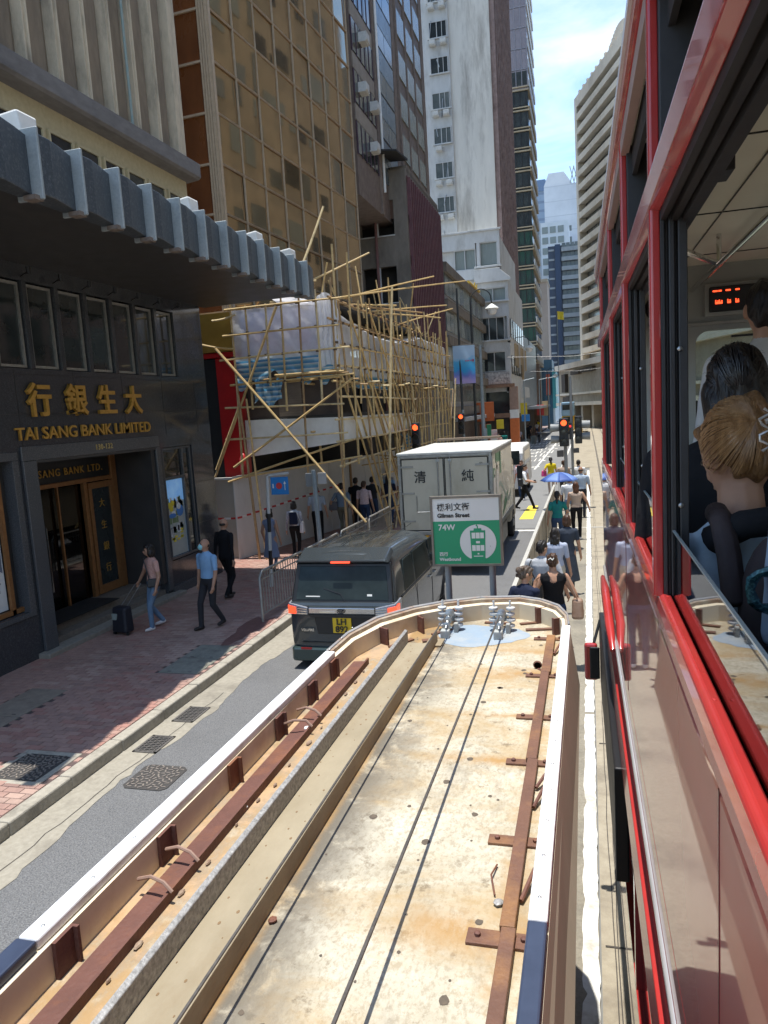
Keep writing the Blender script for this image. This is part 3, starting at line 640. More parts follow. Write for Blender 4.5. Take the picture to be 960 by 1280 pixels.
# ---- brown tower block with air conditioners, and the concrete block before it
dt = tower_root('office_block', 'dark brown tower with louvred bays, blue spandrels and window air conditioners', (-9, 31, 0.14))
b = MB(); b.box(-16, -8.9, 31, 46.2, 13, 62); b.build('wall', m_brn, dt)
fl = 2.0
ws = MB(); ws.box(-.02, .02, 0, 1.0, 0, 1.25); me_w = withmat(ws, 'window', m_wgld)
lv = MB(); lv.box(-.03, .02, -.03, .03, 0, 1.3); me_l = withmat(lv, 'louvre_fin', M('louvre_purple', (.075, .04, .06), rough=.6))
bs = MB(); bs.box(-.03, .03, 0, 3.0, 0, .95); me_bs = withmat(bs, 'blue_panel', m_bluesp)
bw = MB(); bw.box(-.02, .02, 0, 1.44, 0, .9); me_bw = withmat(bw, 'window', M('blue_window', (.07, .10, .13), (.12, .16, .2), sc=1, rough=.1))
pw2 = MB(); pw2.box(-.02, .03, 0, 1.6, 0, 1.2); me_pw = withmat(pw2, 'window', m_wgl2)
cp = MB(); cp.box(-.03, .05, 0, 3.2, 0, .62); me_cp = withmat(cp, 'spandrel', M('cream_spandrel', (.33, .29, .24), (.26, .22, .18), sc=2, rough=.8))
ac = MB(); ac.box(-.2, .2, -.25, .25, 0, .34); ac.box(.2, .215, -.2, .2, .04, .30); ac.box(-.24, .16, -.28, .28, -.05, 0)
me_ac = withmat(ac, 'air_conditioner', M('ac_white', (.6, .6, .57), (.5, .5, .47), sc=9, rough=.6))
for r in range(21):
    z = 14.6+r*fl
    inst('spandrel', me_cp, dt, (-8.9, 31.05, z+1.35))
    for k in range(3): inst('window', me_w, dt, (-8.88, 31.1+k*1.06, z+.08))
    if r < 14:
        for k in range(6): inst('louvre_fin', me_l, dt, (-8.86, 31.08+k*.63, z))
    inst('blue_panel', me_bs, dt, (-8.87, 35.0, z+.95))
    for k in range(2): inst('window', me_bw, dt, (-8.87, 35.05+k*1.5, z+.02))
    for k in range(3): inst('window', me_pw, dt, (-8.87, 39.4+k*2.05, z+.3))
b = MB()
for y, w, d in ((34.45, .3, .35), (38.1, .55, .3), (39.05, .2, .42), (41.15, .25, .3), (43.2, .25, .3), (45.3, .7, .3)): b.box(-8.9, -8.9+d*.25, y, y+w, 13, 62)
b.build('pier', M('pier_brown', (.23, .18, .145), (.17, .13, .105), sc=4, rough=.8), dt)
b = MB(); b.tube([(-8.75, 34.75, 14), (-8.75, 34.75, 62)], .06, 8); b.build('drain_pipe', m_white, dt)
for (y, z) in ((33.2, 15.3), (31.9, 17.25), (33.6, 17.1), (32.4, 19.4), (31.6, 23.3), (33.1, 25.4), (32.3, 28.9)): inst('air_conditioner', me_ac, dt, (-8.72, y, z))
cb = tower_root('concrete_block', 'old concrete corner block with boarded window holes and burgundy fins', (-9, 36, 0.14))
b = MB(); xs = (-10.9, -10.4, -8.72, -8.05); zs = (2, 9.25, 10.95, 12.4, 14.0, 15.35)
for j in range(5):
    for i in range(3):
        if i == 1 and j in (1, 3): continue
        b.box(xs[i], xs[i+1], 36, 36.3, zs[j], zs[j+1])
b.box(-10.9, -8.05, 36.31, 44, 15.3, 15.55); b.box(-8.35, -8.05, 36.3, 44.2, 2, 15.35); b.box(-10.9, -10.7, 36.3, 44, 2, 15.3)
b.build('wall', m_conc, cb)
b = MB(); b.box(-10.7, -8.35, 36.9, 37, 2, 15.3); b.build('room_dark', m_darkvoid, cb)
b = MB(); b.box(-10.4, -8.72, 36.12, 36.2, 13.15, 14.0); b.build('board', M('rusty_board', (.15, .085, .055), (.11, .062, .04), sc=3, rough=.8), cb)
for q in ((-10.42, -8.70, 35.95, 36.05, 12.35, 12.4), (-10.42, -8.70, 35.95, 36.05, 9.2, 9.25)): b = MB(); b.box(*q); b.build('window_sill', m_wht2, cb)
for q in ((-9.60, -9.52, 36.02, 36.1, 12.4, 14.0), (-9.6, -9.52, 36.02, 36.1, 9.25, 10.95)): b = MB(); b.box(*q); b.build('window_mullion', m_wht2, cb)
b = MB(); b.tube([(-9.6, 35.9, 3), (-9.62, 35.9, 15.2)], .07, 8); b.build('drain_pipe', M('pipe_rust', (.18, .085, .075), rough=.7), cb)
fm = MB(); fm.box(-.02, .16, -.05, .05, 6.0, 14.95); me = withmat(fm, 'fin', m_burg)
for k in range(19): inst('fin', me, cb, (-8.03, 36.25+k*.42, 0))
b = MB()
for z in (7.2, 9.1, 11.0, 12.9, 14.7): b.box(-8.05, -8.0, 36.2, 44.2, z, z+.35)
b.build('fin_band', M('burg_band', (.15, .05, .055), rough=.6), cb)
b = MB(); b.hexa([(-10.8, 33.5, 15.75), (-8.0, 34.2, 15.55), (-8.0, 36.5, 15.8), (-10.8, 36.5, 16.0), (-10.8, 33.5, 15.82), (-8.0, 34.2, 15.62), (-8.0, 36.5, 15.9), (-10.8, 36.5, 16.1)]); b.build('tarpaulin_canopy', m_rubber, cb)
# ---- white residential slab with end-wall windows
wt = tower_root('white_slab_block', 'tall white rendered slab block, end wall with stacked windows and air conditioners', (-9, 66, 0.14))
b = MB(); b.box(-14, -7.05, 66, 82, 10, 75); b.build('wall', m_wht, wt)
b = MB(); b.box(-12.9, -10.42, 65.86, 66, 10, 75); b.build('window_bay', m_wht2, wt)
wf = MB()
for q in ((-.75, .75, -.02, .03), (-.75, .75, 1.22, 1.27), (-.75, -.70, .03, 1.22), (.70, .75, .03, 1.22), (-.12, -.06, .03, 1.22), (.32, .36, .03, 1.22)): wf.box(q[0], q[1], -.06, .03, q[2], q[3])
wf.box(-.85, .85, -.16, 0, -.1, -.02); me_f = withmat(wf, 'window', m_wht2)
wg = MB(); wg.box(-.70, .70, -.01, .01, .03, 1.22); me_g = [withmat(wg, 'pane', m) for m in (m_wgl, m_wgl2, m_wgld)]
for r in range(21):
    z = 20.3+r*2.78
    w = inst('window', me_f, wt, (-11.3, 65.84, z+.35)); p = inst('pane', me_g[RB.choice([0, 0, 1, 2])], None, (0, 0, 0)); p.parent = w
    for dx in ([-.45, .45] if RB.random() < .6 else ([-.3] if RB.random() < .8 else [])): inst('air_conditioner', me_ac, wt, (-11.3+dx, 65.6, z-.25), rotz=-math.pi/2)
    b = MB()
b = MB()
for k in range(24):
    z = 19+k*2.78/1.0+RB.uniform(-.5, .5); x = RB.uniform(-11.9, -10.6); b.tube([(x, 65.8, z), (x+RB.uniform(-.3, .3), 65.8, z-RB.uniform(.6, 1.6))], .04, 5)
b.build('pipe', m_steel, wt)
fm = MB(); fm.box(-.02, .4, -.12, .12, 0, 55); me = withmat(fm, 'fin', m_pinkc)
for k in range(11): inst('fin', me, wt, (-7.05, 66.3+k*1.5, 14))
bl = MB(); bl.box(0, .28, 0, 14.6, 0, 1.0); me = withmat(bl, 'balcony_parapet', m_pinkc)
wl = MB(); wl.box(0, .04, 0, 14.6, 0, 1.6); me2 = withmat(wl, 'window_strip', m_wgld)
for r in range(20): inst('balcony_parapet', me, wt, (-7.05, 66.4, 15+r*2.78)); inst('window_strip', me2, wt, (-7.05, 66.4, 16.1+r*2.78))
# ---- white corner building with the big curtained windows
pc = tower_root('corner_building', 'white stepped corner building with big curtained windows above orange street pillar', (-7, 62, 0.14))
b = MB()
PX0, PX1 = -12.5, -5.95
def band(x0, x1, z0, z1, y=62.0): b.box(x0, x1, y, y+.35, z0, z1)
band(PX0, -6.5, 17.0, 17.9); band(PX0, -8.45, 16.6, 17.0); band(-8.35, -8.1, 14, 17); band(-6.7, -6.5, 14, 17); band(PX0, -6.5, 14.2, 15.0)
band(-8.45, PX1, 13.4, 13.85); band(-8.45, -8.25, 3, 13.4); band(-6.15, PX1, 9, 13.4); band(-8.25, -6.15, 11.1, 12.3); band(-8.25, PX1, 8.35, 9.2); band(-6.35, PX1, 5, 8.35); band(-8.45, PX1, 5.1, 5.5)
b.box(PX0, PX1-.05, 62.4, 76, 3.2, 14.0); b.box(PX0, -6.55, 62.4, 76, 14.0, 17.5)
b.build('wall', m_wht2, pc)
b = MB(); b.prism([(-8.6, 13.85), (PX1+.25, 13.85), (PX1+.25, 14.05), (-6.5, 14.75), (-6.5, 14.9), (-8.6, 14.9)], 61.75, 62.0, 'y'); b.build('cornice', m_wht2, pc, bevel=.02)
for q in ((-8.55, -6.4, 61.8, 62, 15.0, 15.15), (-8.5, PX1+.1, 61.8, 62, 12.25, 12.38), (-8.5, PX1+.1, 61.85, 62, 9.15, 9.3), (PX0, -6.35, 61.85, 62, 17.85, 18.0)): b = MB(); b.box(*q); b.build('cornice', m_wht2, pc, bevel=.02)
def cwin(x0, x1, z0, z1, m, nd, y=62.12):
    f = MB(); t = .06
    for q in ((x0, x1, z0, z0+t), (x0, x1, z1-t, z1)): f.box(q[0], q[1], y-.06, y+.05, q[2], q[3])
    for i in range(nd+1): x = x0+(x1-x0-t)*i/nd; f.box(x, x+t, y-.06, y+.05, z0+t, z1-t)
    w = f.build('window', m_wht2, pc); g = MB(); g.box(x0+t, x1-t, y+.08, y+.1, z0+t, z1-t); p = g.build('pane', m); p.parent = w
    p.location = tuple(-v for v in ROOTW[pc.name]); p.location = (0, 0, 0); return w
cwin(-8.1, -6.7, 15.0, 17.0, m_wgl2, 1); cwin(-10.2, -8.45, 15.0, 16.6, m_wgl2, 2); cwin(-8.25, -6.15, 12.3, 13.4, m_wgl2, 2); cwin(-8.25, -6.35, 9.2, 11.1, m_wgld, 3); cwin(-8.2, -6.35, 6.75, 8.35, m_wgld, 2)
b = MB(); b.box(-8.25, -6.1, 61.9, 62.0, 5.75, 6.7); b.build('graffiti_panel', M('graffiti', (.55, .55, .53), (.05, .05, .06), sc=5, rough=.7, hi=.56), pc)
b = MB(); b.box(-8.4, -5.7, 61.3, 62, 5.45, 5.7); b.build('canopy_slab', M('rust_slab', (.28, .16, .10), (.2, .12, .08), sc=4, rough=.85), pc)
b = MB(); b.box(-8.3, -6.2, 62.2, 62.3, 3.3, 5.2); b.build('shopfront', m_wgld, pc)
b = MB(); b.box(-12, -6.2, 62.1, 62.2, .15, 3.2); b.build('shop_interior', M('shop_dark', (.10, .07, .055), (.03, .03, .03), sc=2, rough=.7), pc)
b = MB(); b.box(-6.1, -5.45, 61.4, 62.0, .14, 5.45); b.build('street_pillar', M('pillar_tile', (.37, .25, .19), (.3, .2, .15), sc=5, rough=.7), pc)
b = MB(); b.box(-6.13, -5.42, 61.36, 61.98, .8, 2.9); b.build('orange_cladding', M('orange_clad', (.62, .16, .035), (.52, .13, .03), sc=5, rough=.55), pc)
b = MB(); b.box(-6.13, -5.42, 61.36, 61.98, 2.92, 3.6); b.build('white_cladding', m_white, pc)
b = MB(); b.box(-8.4, -6.1, 61.35, 61.6, 3.0, 3.35); b.build('shop_fascia', M('rust_slab'), pc)
sw_ = MB(); sw_.box(-.02, .02, 0, 1.3, 0, 1.5); me = withmat(sw_, 'side_window', m_wgld)
for k in range(6): inst('side_window', me, pc, (-5.95, 63+k*2.1, 9.5)); inst('side_window', me, pc, (-5.95, 63+k*2.1, 6.5))
# ---- grey low-rise with window rows, along the street before the corner
gl = tower_root('low_rise_shop_block', 'grey low rise shop block with rows of dark windows beside white corner building', (-8, 45, 0.14))
b = MB(); b.box(-12, -8.02, 44.4, 61.6, 3.4, 12.6); b.build('wall', m_greyb, gl)
wr = MB(); wr.box(0, .06, 0, 1.25, 0, 1.35); me = withmat(wr, 'window', m_wgl2); me_d = withmat(wr, 'window', m_wgl)
for r in range(4):
    for k in range(12): inst('window', RB.choice([me, me_d, me_d]), gl, (-8.02, 44.7+k*1.38, 4.4+r*2.1))
b = MB()
for r in range(5): b.box(-8.02, -7.78, 44.4, 61.6, 3.55+r*2.1, 4.1+r*2.1)
b.build('spandrel', m_conc, gl)
b = MB(); b.box(-8.0, -7.3, 46, 61, 3.15, 3.4); b.build('street_awning', m_greyb, gl)
b = MB(); b.box(-12, -8.3, 44.4, 61.6, .14, 3.4); b.build('shop_interior', M('shop_dark'), gl)
b = MB()
for i in range(4): b.tube([(-8.0-.0*i, 56.5+.5*i, 12.6), (-7.9, 56.5+.5*i, 12.9+.25*(i % 2))], .06, 6)
b.tube([(-7.95, 54, 12.75), (-7.9, 59, 12.75)], .12, 8); b.build('yellow_duct', M('yellow_duct', (.62, .42, .05), rough=.5), gl)
# ---- skyscraper with dark bands
sk = tower_root('banded_skyscraper', 'tall glass skyscraper with cream banded dark windows and mauve upper glazing', (-9, 105, 0.14))
b = MB(); b.box(-16, -6.6, 105, 118, 9, 44.4); b.build('wall', m_wgld, sk)
b = MB(); b.box(-16, -6.5, 105.06, 118, 44.4, 95); b.build('upper_core', m_purp, sk)
gp_ = MB(); gp_.box(-.73, -.02, -.01, .03, .06, 2.42); me = withmat(gp_, 'glass_pane', m_purp)
for r in range(12):
    for k in range(7): inst('glass_pane', me, sk, (-6.55-k*.75, 105, 44.44+r*2.5), rot=(RB.uniform(-.004, .004), 0, RB.uniform(-.004, .004)))
bd = MB(); bd.box(-16, -6.5, 104.75, 105.0, 0, .16); bd.box(-16, -6.5, 104.8, 105.0, .42, .56); bd.box(-6.6, -6.38, 105, 118, 0, .5); me = withmat(bd, 'floor_band', M('band_cream', (.45, .37, .25), (.36, .29, .19), sc=.8, rough=.7))
gg = MB(); gg.box(-15.9, -6.65, 104.96, 104.98, 0, 1.7); me_gr = withmat(gg, 'window_strip', M('green_glass', (.025, .085, .06), (.04, .05, .05), sc=.5, rough=.1)); me_dk = withmat(gg, 'window_strip', m_wgld)
for r in range(15):
    z = 9.3+r*2.5; inst('floor_band', me, sk, (0, 0, z)); inst('window_strip', me_gr if r < 7 else me_dk, sk, (0, 0, z+.7))
ml = MB(); ml.box(-.04, .04, -.08, 0, 9.3, 44.4); me = withmat(ml, 'mullion', m_black)
for k in range(7): inst('mullion', me, sk, (-6.9-k*.75, 104.96, 0))
ml = MB(); ml.box(-.05, .05, -.06, .02, 44.4, 95); me = withmat(ml, 'mullion', M('mull_grey', (.25, .24, .27), rough=.5))
for k in range(8): inst('mullion', me, sk, (-6.55-k*.75, 105, 0))
ml = MB(); ml.box(-12.5, -6.45, -.07, .02, 0, .12); me = withmat(ml, 'transom', M('mull_grey'))
for k in range(16): inst('transom', me, sk, (0, 105, 44.4+k*2.5))
sd = MB(); sd.box(0, .12, 0, 13, 0, 1.0); me = withmat(sd, 'side_band', m_wht2)
for r in range(34): inst('side_band', me, sk, (-6.5, 105, 9.6+r*2.5))
b = MB(); b.box(-15, -6.2, 103.5, 106, .14, 9.2); b.build('podium', M('podium_brown', (.20, .13, .09), (.15, .1, .07), sc=1, rough=.7), sk)
# ---- grey metal clad shop building, further shops
mc = tower_root('metal_clad_shop', 'grey fluted metal clad shop building before the banded skyscraper', (-7, 76, 0.14))
b = MB(); b.box(-12, -6.75, 77, 103, 3.6, 11.6); b.build('wall', m_greyb, mc)
fl_ = MB(); fl_.box(0, .18, -.35, .35, 3.8, 11.4); me = withmat(fl_, 'metal_panel', M('flute_metal', (.33, .36, .38), (.26, .29, .31), sc=1.5, rough=.35, metal=.4))
for k in range(26): inst('metal_panel', me, mc, (-6.75, 77.6+k*1.0, 0))
b = MB(); b.box(-7.1, -6.5, 76.6, 77, 3.6, 12.2); b.build('end_fin', m_beige, mc)
b = MB(); b.box(-6.7, -5.7, 72, 78, 4.6, 5.6); b.build('street_canopy', m_wht2, mc)
b = MB(); b.box(-6.7, -4.9, 80, 103, 3.4, 3.7); b.build('street_canopy', m_greyb, mc)
b = MB(); b.box(-12, -7.0, 77, 103, .14, 3.5); b.build('shop_interior', M('shop_dark'), mc)
for k in range(7):
    b = MB(); b.box(-7, -5.8, 66+k*1.7, 66.2+k*1.7, 5.2+RB.uniform(0, 3), 5.8+3.4); bb = b.build('hanging_sign', M('sign_tan_%d' % (k % 3), ((.5, .36, .2), (.42, .3, .16), (.5, .45, .38))[k % 3], rough=.6), mc)
# ---- far end of the street
bp = tower_root('beige_pier_building', 'plain beige windowless pier building left of the dark balcony tower', (-7, 138, 0))
b = MB(); b.box(-8.6, -6.45, 138, 146, 0, 25); b.build('wall', M('pink_beige', (.44, .36, .30), (.39, .32, .265), sc=.4, rough=.9), bp)
b = MB(); b.box(-8.7, -6.35, 137.8, 146, 25, 25.5); b.build('parapet', m_beige, bp)
ds = tower_root('balcony_tower', 'dark blue grey tower with pale balcony rows', (-4, 150, 0))
b = MB(); b.box(-6.7, -1.0, 151, 162, 9, 33.4); b.build('wall', M('slate_blue', (.055, .075, .115), (.04, .055, .085), sc=.5, rough=.35), ds)
b = MB(); b.box(-5.4, -4.4, 150.6, 151, 9, 33.6); b.build('pier', M('slate_pier', (.035, .06, .115), rough=.4), ds)
bc = MB(); bc.box(-4.2, -1.0, 150.2, 151, 0, .5); bc.box(-4.2, -1.0, 150.25, 150.35, .5, .75); me = withmat(bc, 'balcony', M('balcony_grey', (.30, .33, .35), (.24, .27, .29), sc=1.5, rough=.6))
sm_ = MB(); sm_.box(-6.6, -5.55, 150.9, 151, 0, .35); me2 = withmat(sm_, 'floor_band', M('balcony_grey'))
wn_ = MB(); wn_.box(0, .7, 150.93, 150.97, 0, 1.0); me3 = withmat(wn_, 'window', m_wgl)
for r in range(14):
    z = 9.4+r*1.75; inst('balcony', me, ds, (0, 0, z)); inst('floor_band', me2, ds, (0, 0, z+.3))
    for k in range(4): inst('window', me3, ds, (-4.1+k*.78, 0, z+.65))
wb = tower_root('white_office_block', 'small white gridded block peeping out left of the balcony tower', (-7, 165, 0))
b = MB(); b.box(-8.7, -3, 165, 175, 0, 41); b.build('wall', M('far_white', (.62, .66, .68), (.55, .6, .62), sc=.4, rough=.8), wb)
wv = MB(); wv.box(0, 1.2, 164.9, 165, 0, 1.3); me = withmat(wv, 'window', m_wgl2)
for r in range(9):
    for k in range(3): inst('window', me, wb, (-8.4+k*1.6, 0, 22+r*2.1))
wr_ = tower_root('wrapped_tower', 'pale tower wrapped in white scaffold sheeting at the end of the street', (-6, 200, 0))
b = MB(); b.box(-9.4, -0.5, 200, 214, 0, 57.5); b.hexa([(-9.4, 200, 57.5), (-2.5, 200, 57.5), (-2.5, 208, 57.5), (-9.4, 208, 57.5), (-8.2, 200.1, 60.5), (-4.5, 200.1, 60.5), (-4.5, 206, 60.5), (-8.2, 206, 60.5)])
b.build('sheeting', M('sheeting', (.60, .63, .66), (.52, .55, .58), sc=.35, rough=.85, stripes=(2, .28, (.46, .49, .52), .05), bump=.3, bsc=.6), wr_)
b = MB()
for k in range(6): b.tube([(-3+k*.9, 200, 57.5), (-2+k*.9, 200, 61.5)], .12, 5); b.tube([(-3+k*.9, 200, 61.5), (-2+k*.9, 200, 57.5)], .12, 5)
b.build('roof_frame', m_steel, wr_)
gb = tower_root('grey_background_block', 'grey windowed block low between skyscraper and wrapped tower', (-9, 185, 0))
b = MB(); b.box(-14, -3.4, 185, 195, 0, 45.5); b.build('wall', M('far_grey', (.32, .35, .38), (.27, .3, .33), sc=.3, rough=.85), gb)
wv = MB(); wv.box(0, 1.0, 184.9, 185, 0, 1.2); me = withmat(wv, 'window', m_wgl)
for r in range(4):
    for k in range(6): inst('window', me, gb, (-11.2+k*1.5, 0, 35.5+r*2.5))
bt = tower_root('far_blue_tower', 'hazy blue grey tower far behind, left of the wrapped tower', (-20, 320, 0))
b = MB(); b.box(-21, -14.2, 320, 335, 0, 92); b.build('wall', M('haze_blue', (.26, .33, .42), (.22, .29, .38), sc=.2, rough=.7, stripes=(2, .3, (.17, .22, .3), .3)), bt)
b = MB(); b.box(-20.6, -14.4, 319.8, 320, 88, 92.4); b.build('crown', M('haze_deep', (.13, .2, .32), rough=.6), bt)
tb = tower_root('teal_shop_building', 'small teal and red fronted shop building at the street end', (-5, 128, 0))
b = MB(); b.box(-8.2, -5.6, 128, 136, 0, 11); b.build('wall', M('teal_wall', (.05, .13, .19), (.03, .08, .13), sc=.6, rough=.5), tb)
b = MB(); b.box(-5.6, -5.05, 127.5, 136, 3, 9); b.build('teal_strip', M('teal_strip', (.06, .32, .36), rough=.5), tb)
b = MB(); b.box(-6.6, -6.0, 127.5, 128, 5.2, 8.6); b.build('red_sign', M('red_sign', (.5, .11, .06), rough=.5), tb)
b = MB(); b.box(-7.8, -7.3, 127.6, 128, 3.4, 9.6); b.box(-8.15, -7.95, 127.6, 128, 3.4, 10); b.build('pale_sign', m_wgl2, tb)
# ---- banded concrete tower on the right, bending with the street
st = tower_root('banded_concrete_tower', 'tall cream concrete tower with horizontal sun shade bands', (-.9, 122, 0))
D = Vector((.30, -.954, 0)); NRM = Vector((-.954, -.30, 0))
def sbox(b, t0, t1, n0, n1, z0, z1):
    o = Vector((-.95, 122, 0)); pts = []
    for z in (z0, z1):
        for t, n in ((t0, n0), (t1, n0), (t1, n1), (t0, n1)): q = o+D*t+NRM*n; pts.append((q.x, q.y, z))
    b.hexa(pts)
b = MB(); sbox(b, .6, 33, -12, -1.1, 8, 48); sbox(b, -.0, .6, -12, -1.1, 8, 49); b.build('wall', M('shade_glass', (.12, .125, .12), (.2, .2, .185), sc=1.5, rough=.25, stretch=(2, 2, .6)), st)
b = MB(); sbox(b, 0, 1.0, -1.1, 0, 8, 48.4); sbox(b, 28, 31.5, -1.1, .02, 8, 50.5); sbox(b, 1.0, 28, -1.1, .0, 46.9, 48.4); sbox(b, 31.5, 33, -1.1, 0, 47, 50.5); b.build('frame_pier', m_saic, st)
for r in range(19):
    z = 9.1+r*2.0
    b = MB(); sbox(b, 1.0, 28, -1.0, -.02, z, z+.85); sbox(b, 31.5, 33, -1.0, -.02, z, z+.85); b.build('sun_shade', m_saic, st)
b = MB()
for k in range(14): sbox(b, 1.5+k*1.9, 1.9+k*1.9, -1.0, -.2, 48.4, 49.0)
sbox(b, 3, 28, -8, -2.5, 48.4, 50.2)
b.build('roof_parapet', m_saic, st)
b = MB()
for k in range(18): sbox(b, 11+10*k/18, 11+10*(k+1)/18+.003, -2.0, -1.1, 48.4, 49.0+2.2*math.sin(math.pi*(k+.5)/18))
b.build('roof_arch', m_saic, st)
# its podium across the end of the street
pd = tower_root('beige_podium', 'long beige concrete podium with slot openings at the street bend', (-3, 128, 0))
def pbox(b, t0, t1, n0, n1, z0, z1):
    o = Vector((-4.9, 126, 0)); pts = []
    for z in (z0, z1):
        for t, n in ((t0, n0), (t1, n0), (t1, n1), (t0, n1)): q = o+D*t+NRM*n; pts.append((q.x, q.y, z))
    b.hexa(pts)
b = MB(); pbox(b, 0, 70, -10, -.5, 3.3, 9.4); b.build('wall', m_beige, pd)
b = MB(); pbox(b, -.2, 70, -.5, .2, 8.9, 9.7); pbox(b, -.2, 70, -.5, .1, 4.9, 5.2); pbox(b, -.2, 70, -.5, .1, 3.3, 3.8); b.build('string_course', m_saic, pd)
b = MB(); pbox(b, 8, 12, -.52, .01, 7.9, 8.5); pbox(b, 13, 18.5, -.52, .01, 8.0, 8.6); pbox(b, 3, 5, -.52, .01, 5.4, 8.2); pbox(b, 3.5, 7, -.52, .01, 3.9, 4.7); b.build('opening', M('opening_dark', (.08, .065, .05), rough=.9), pd)
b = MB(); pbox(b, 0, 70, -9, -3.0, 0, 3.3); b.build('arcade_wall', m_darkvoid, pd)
for k in range(7):
    b = MB(); pbox(b, 1+k*5, 1.9+k*5, -2.6, -.6, 0, 3.3); b.build('arcade_pillar', m_beige, pd)
b = MB(); pbox(b, 11, 19, -2.7, -2.6, .3, 3.0); b.build('shopfront', m_wgld, pd)
# ---- invented right-hand street wall, unseen, shaped for its reflections in bank and tower glass
wmn = MB(); wmn.box(-.08, .0, 0, 1.3, 0, 1.5); me_ow = [withmat(wmn, 'window', m) for m in (m_wgld, m_wgl, m_wgl2)]
for lab, y0, y1, h, m in (('unseen cream office block across the tram tracks nearest the bank', -8, 6, 24, m_saic), ('unseen tan apartment block across the tram tracks beside the cream office block', 6.3, 17, 34, m_beige),
        ('unseen white apartment block across the tram tracks in the middle of its row', 17.3, 27, 22, m_wht), ('unseen brown office block across the tram tracks beside the white apartment block', 27.3, 36, 38, m_brn),
        ('unseen pinkish block across the tracks between brown office and tall beige block', 36.3, 50, 50, m_pinkc), ('unseen tall beige block across the tracks farthest along its row', 50.3, 80, 70, m_beige)):
    t = tower_root('unseen_building', lab, (14, y0, 0))
    b = MB(); b.box(14, 26, y0, y1, .0, h); b.build('wall', m, t)
    st_ = RB.uniform(4.3, 6.4)
    for r in range(int((h-3)/st_)):
        for k in range(int((y1-y0-1)/3.6)): inst('window', me_ow[RB.choice([0, 1, 2, 2])], t, (14, y0+.9+k*3.6, 3.6+r*st_), scale=(1, RB.choice([1.2, 1.8, 2.3]), RB.choice([1.0, 1.6, 2.1])))
mb = MB(); mb.box(9.5, 14, -12, 80, -.02, .14); struct(mb, 'far_side_pavement', M('far_paver'))
# ================================================================== BAMBOO SCAFFOLD, HOARDING, SHOPFRONT BEHIND IT
RS = random.Random(21)
m_bam = [M('bamboo_%s' % n, c, c2, sc=9, rough=0.55, bump=.15, bsc=40, dirt=(.16, .10, .05), dsc=3, damt=.6) for n, c, c2 in (
    ('straw', (0.60, 0.43, 0.19), (0.48, 0.33, 0.14)), ('brown', (0.42, 0.27, 0.12), (0.31, 0.19, 0.085)), ('pale', (0.72, 0.58, 0.32), (0.60, 0.46, 0.24)))]
sf = thing('bamboo_scaffold', 'bamboo pole scaffold lashed over the pavement in front of the shop', 'scaffold', (-7.5, 24, .14))
npole = 0
def pole(p0, p1, r=.032, k=None, sag=.03):
    global npole
    p0, p1 = Vector(p0), Vector(p1); n = 4; pts = []; off = Vector((RS.uniform(-1, 1), RS.uniform(-1, 1), RS.uniform(-1, 1)))*sag
    for i in range(n+1):
        t = i/n; pts.append(p0.lerp(p1, t)+off*math.sin(math.pi*t))
    b = MB(); b.tube(pts, [r*(1.08-.2*i/n) for i in range(n+1)], 6)
    b.build('bamboo_pole', m_bam[RS.choices([0, 1, 2], [6, 2, 2])[0] if k is None else k], sf); npole += 1
j = lambda a: RS.uniform(-a, a)
# face towards the bank (plane Y=18.9)
YA = 18.88
for i in range(7):
    x = -9.28+i*.49; pole((x+j(.04), YA+j(.05), [2.5, 4.3, 4.9, 4.2, 2.4, 4.4, .15][i]), (x+j(.1), YA+j(.05), 7.0+RS.uniform(.05, .55)), .03)
for z in (7.0, 6.35, 5.72, 5.0, 4.35, 3.55): pole((-9.55+j(.15), YA-.06, z+j(.05)), (-6.05+j(.2), YA-.06, z+j(.06)), .03)
pole((-9.74, YA-.1, 6.0), (-5.75, YA-.2, 1.15), .036, 0); pole((-7.88, YA-.08, 6.95), (-10.1, YA-.1, 2.5), .034, 0)
pole((-9.5, YA-.1, 2.75), (-5.9, YA-.05, 4.95), .034, 0); pole((-9.7, YA-.12, 2.35), (-6.0, YA, 3.35), .034, 0); pole((-10.05, YA-.1, 2.7), (-9.2, YA-.1, 4.4), .03, 0)
pole((-9.4, YA-.1, 2.45), (-5.8, YA, 2.9), .03, 0); pole((-9.8, YA-.05, 6.75), (-9.1, YA-.05, 6.85), .03, 2); pole((-10.2, YA-.05, 6.15), (-9.2, YA-.05, 5.95), .03, 0)
pole((-8.95, YA-.1, .15), (-9.2, YA-.1, 5.0), .036, 1); pole((-8.72, YA-.15, .15), (-8.95, YA-.1, 4.6), .03, 0)
# bundle of poles making the deck edge
for k in range(5): pole((-8.3+j(.4), YA+.1+j(.1), 4.98+.05*k), (-6.1+j(.2), YA+j(.1), 5.0+.05*k), .028)
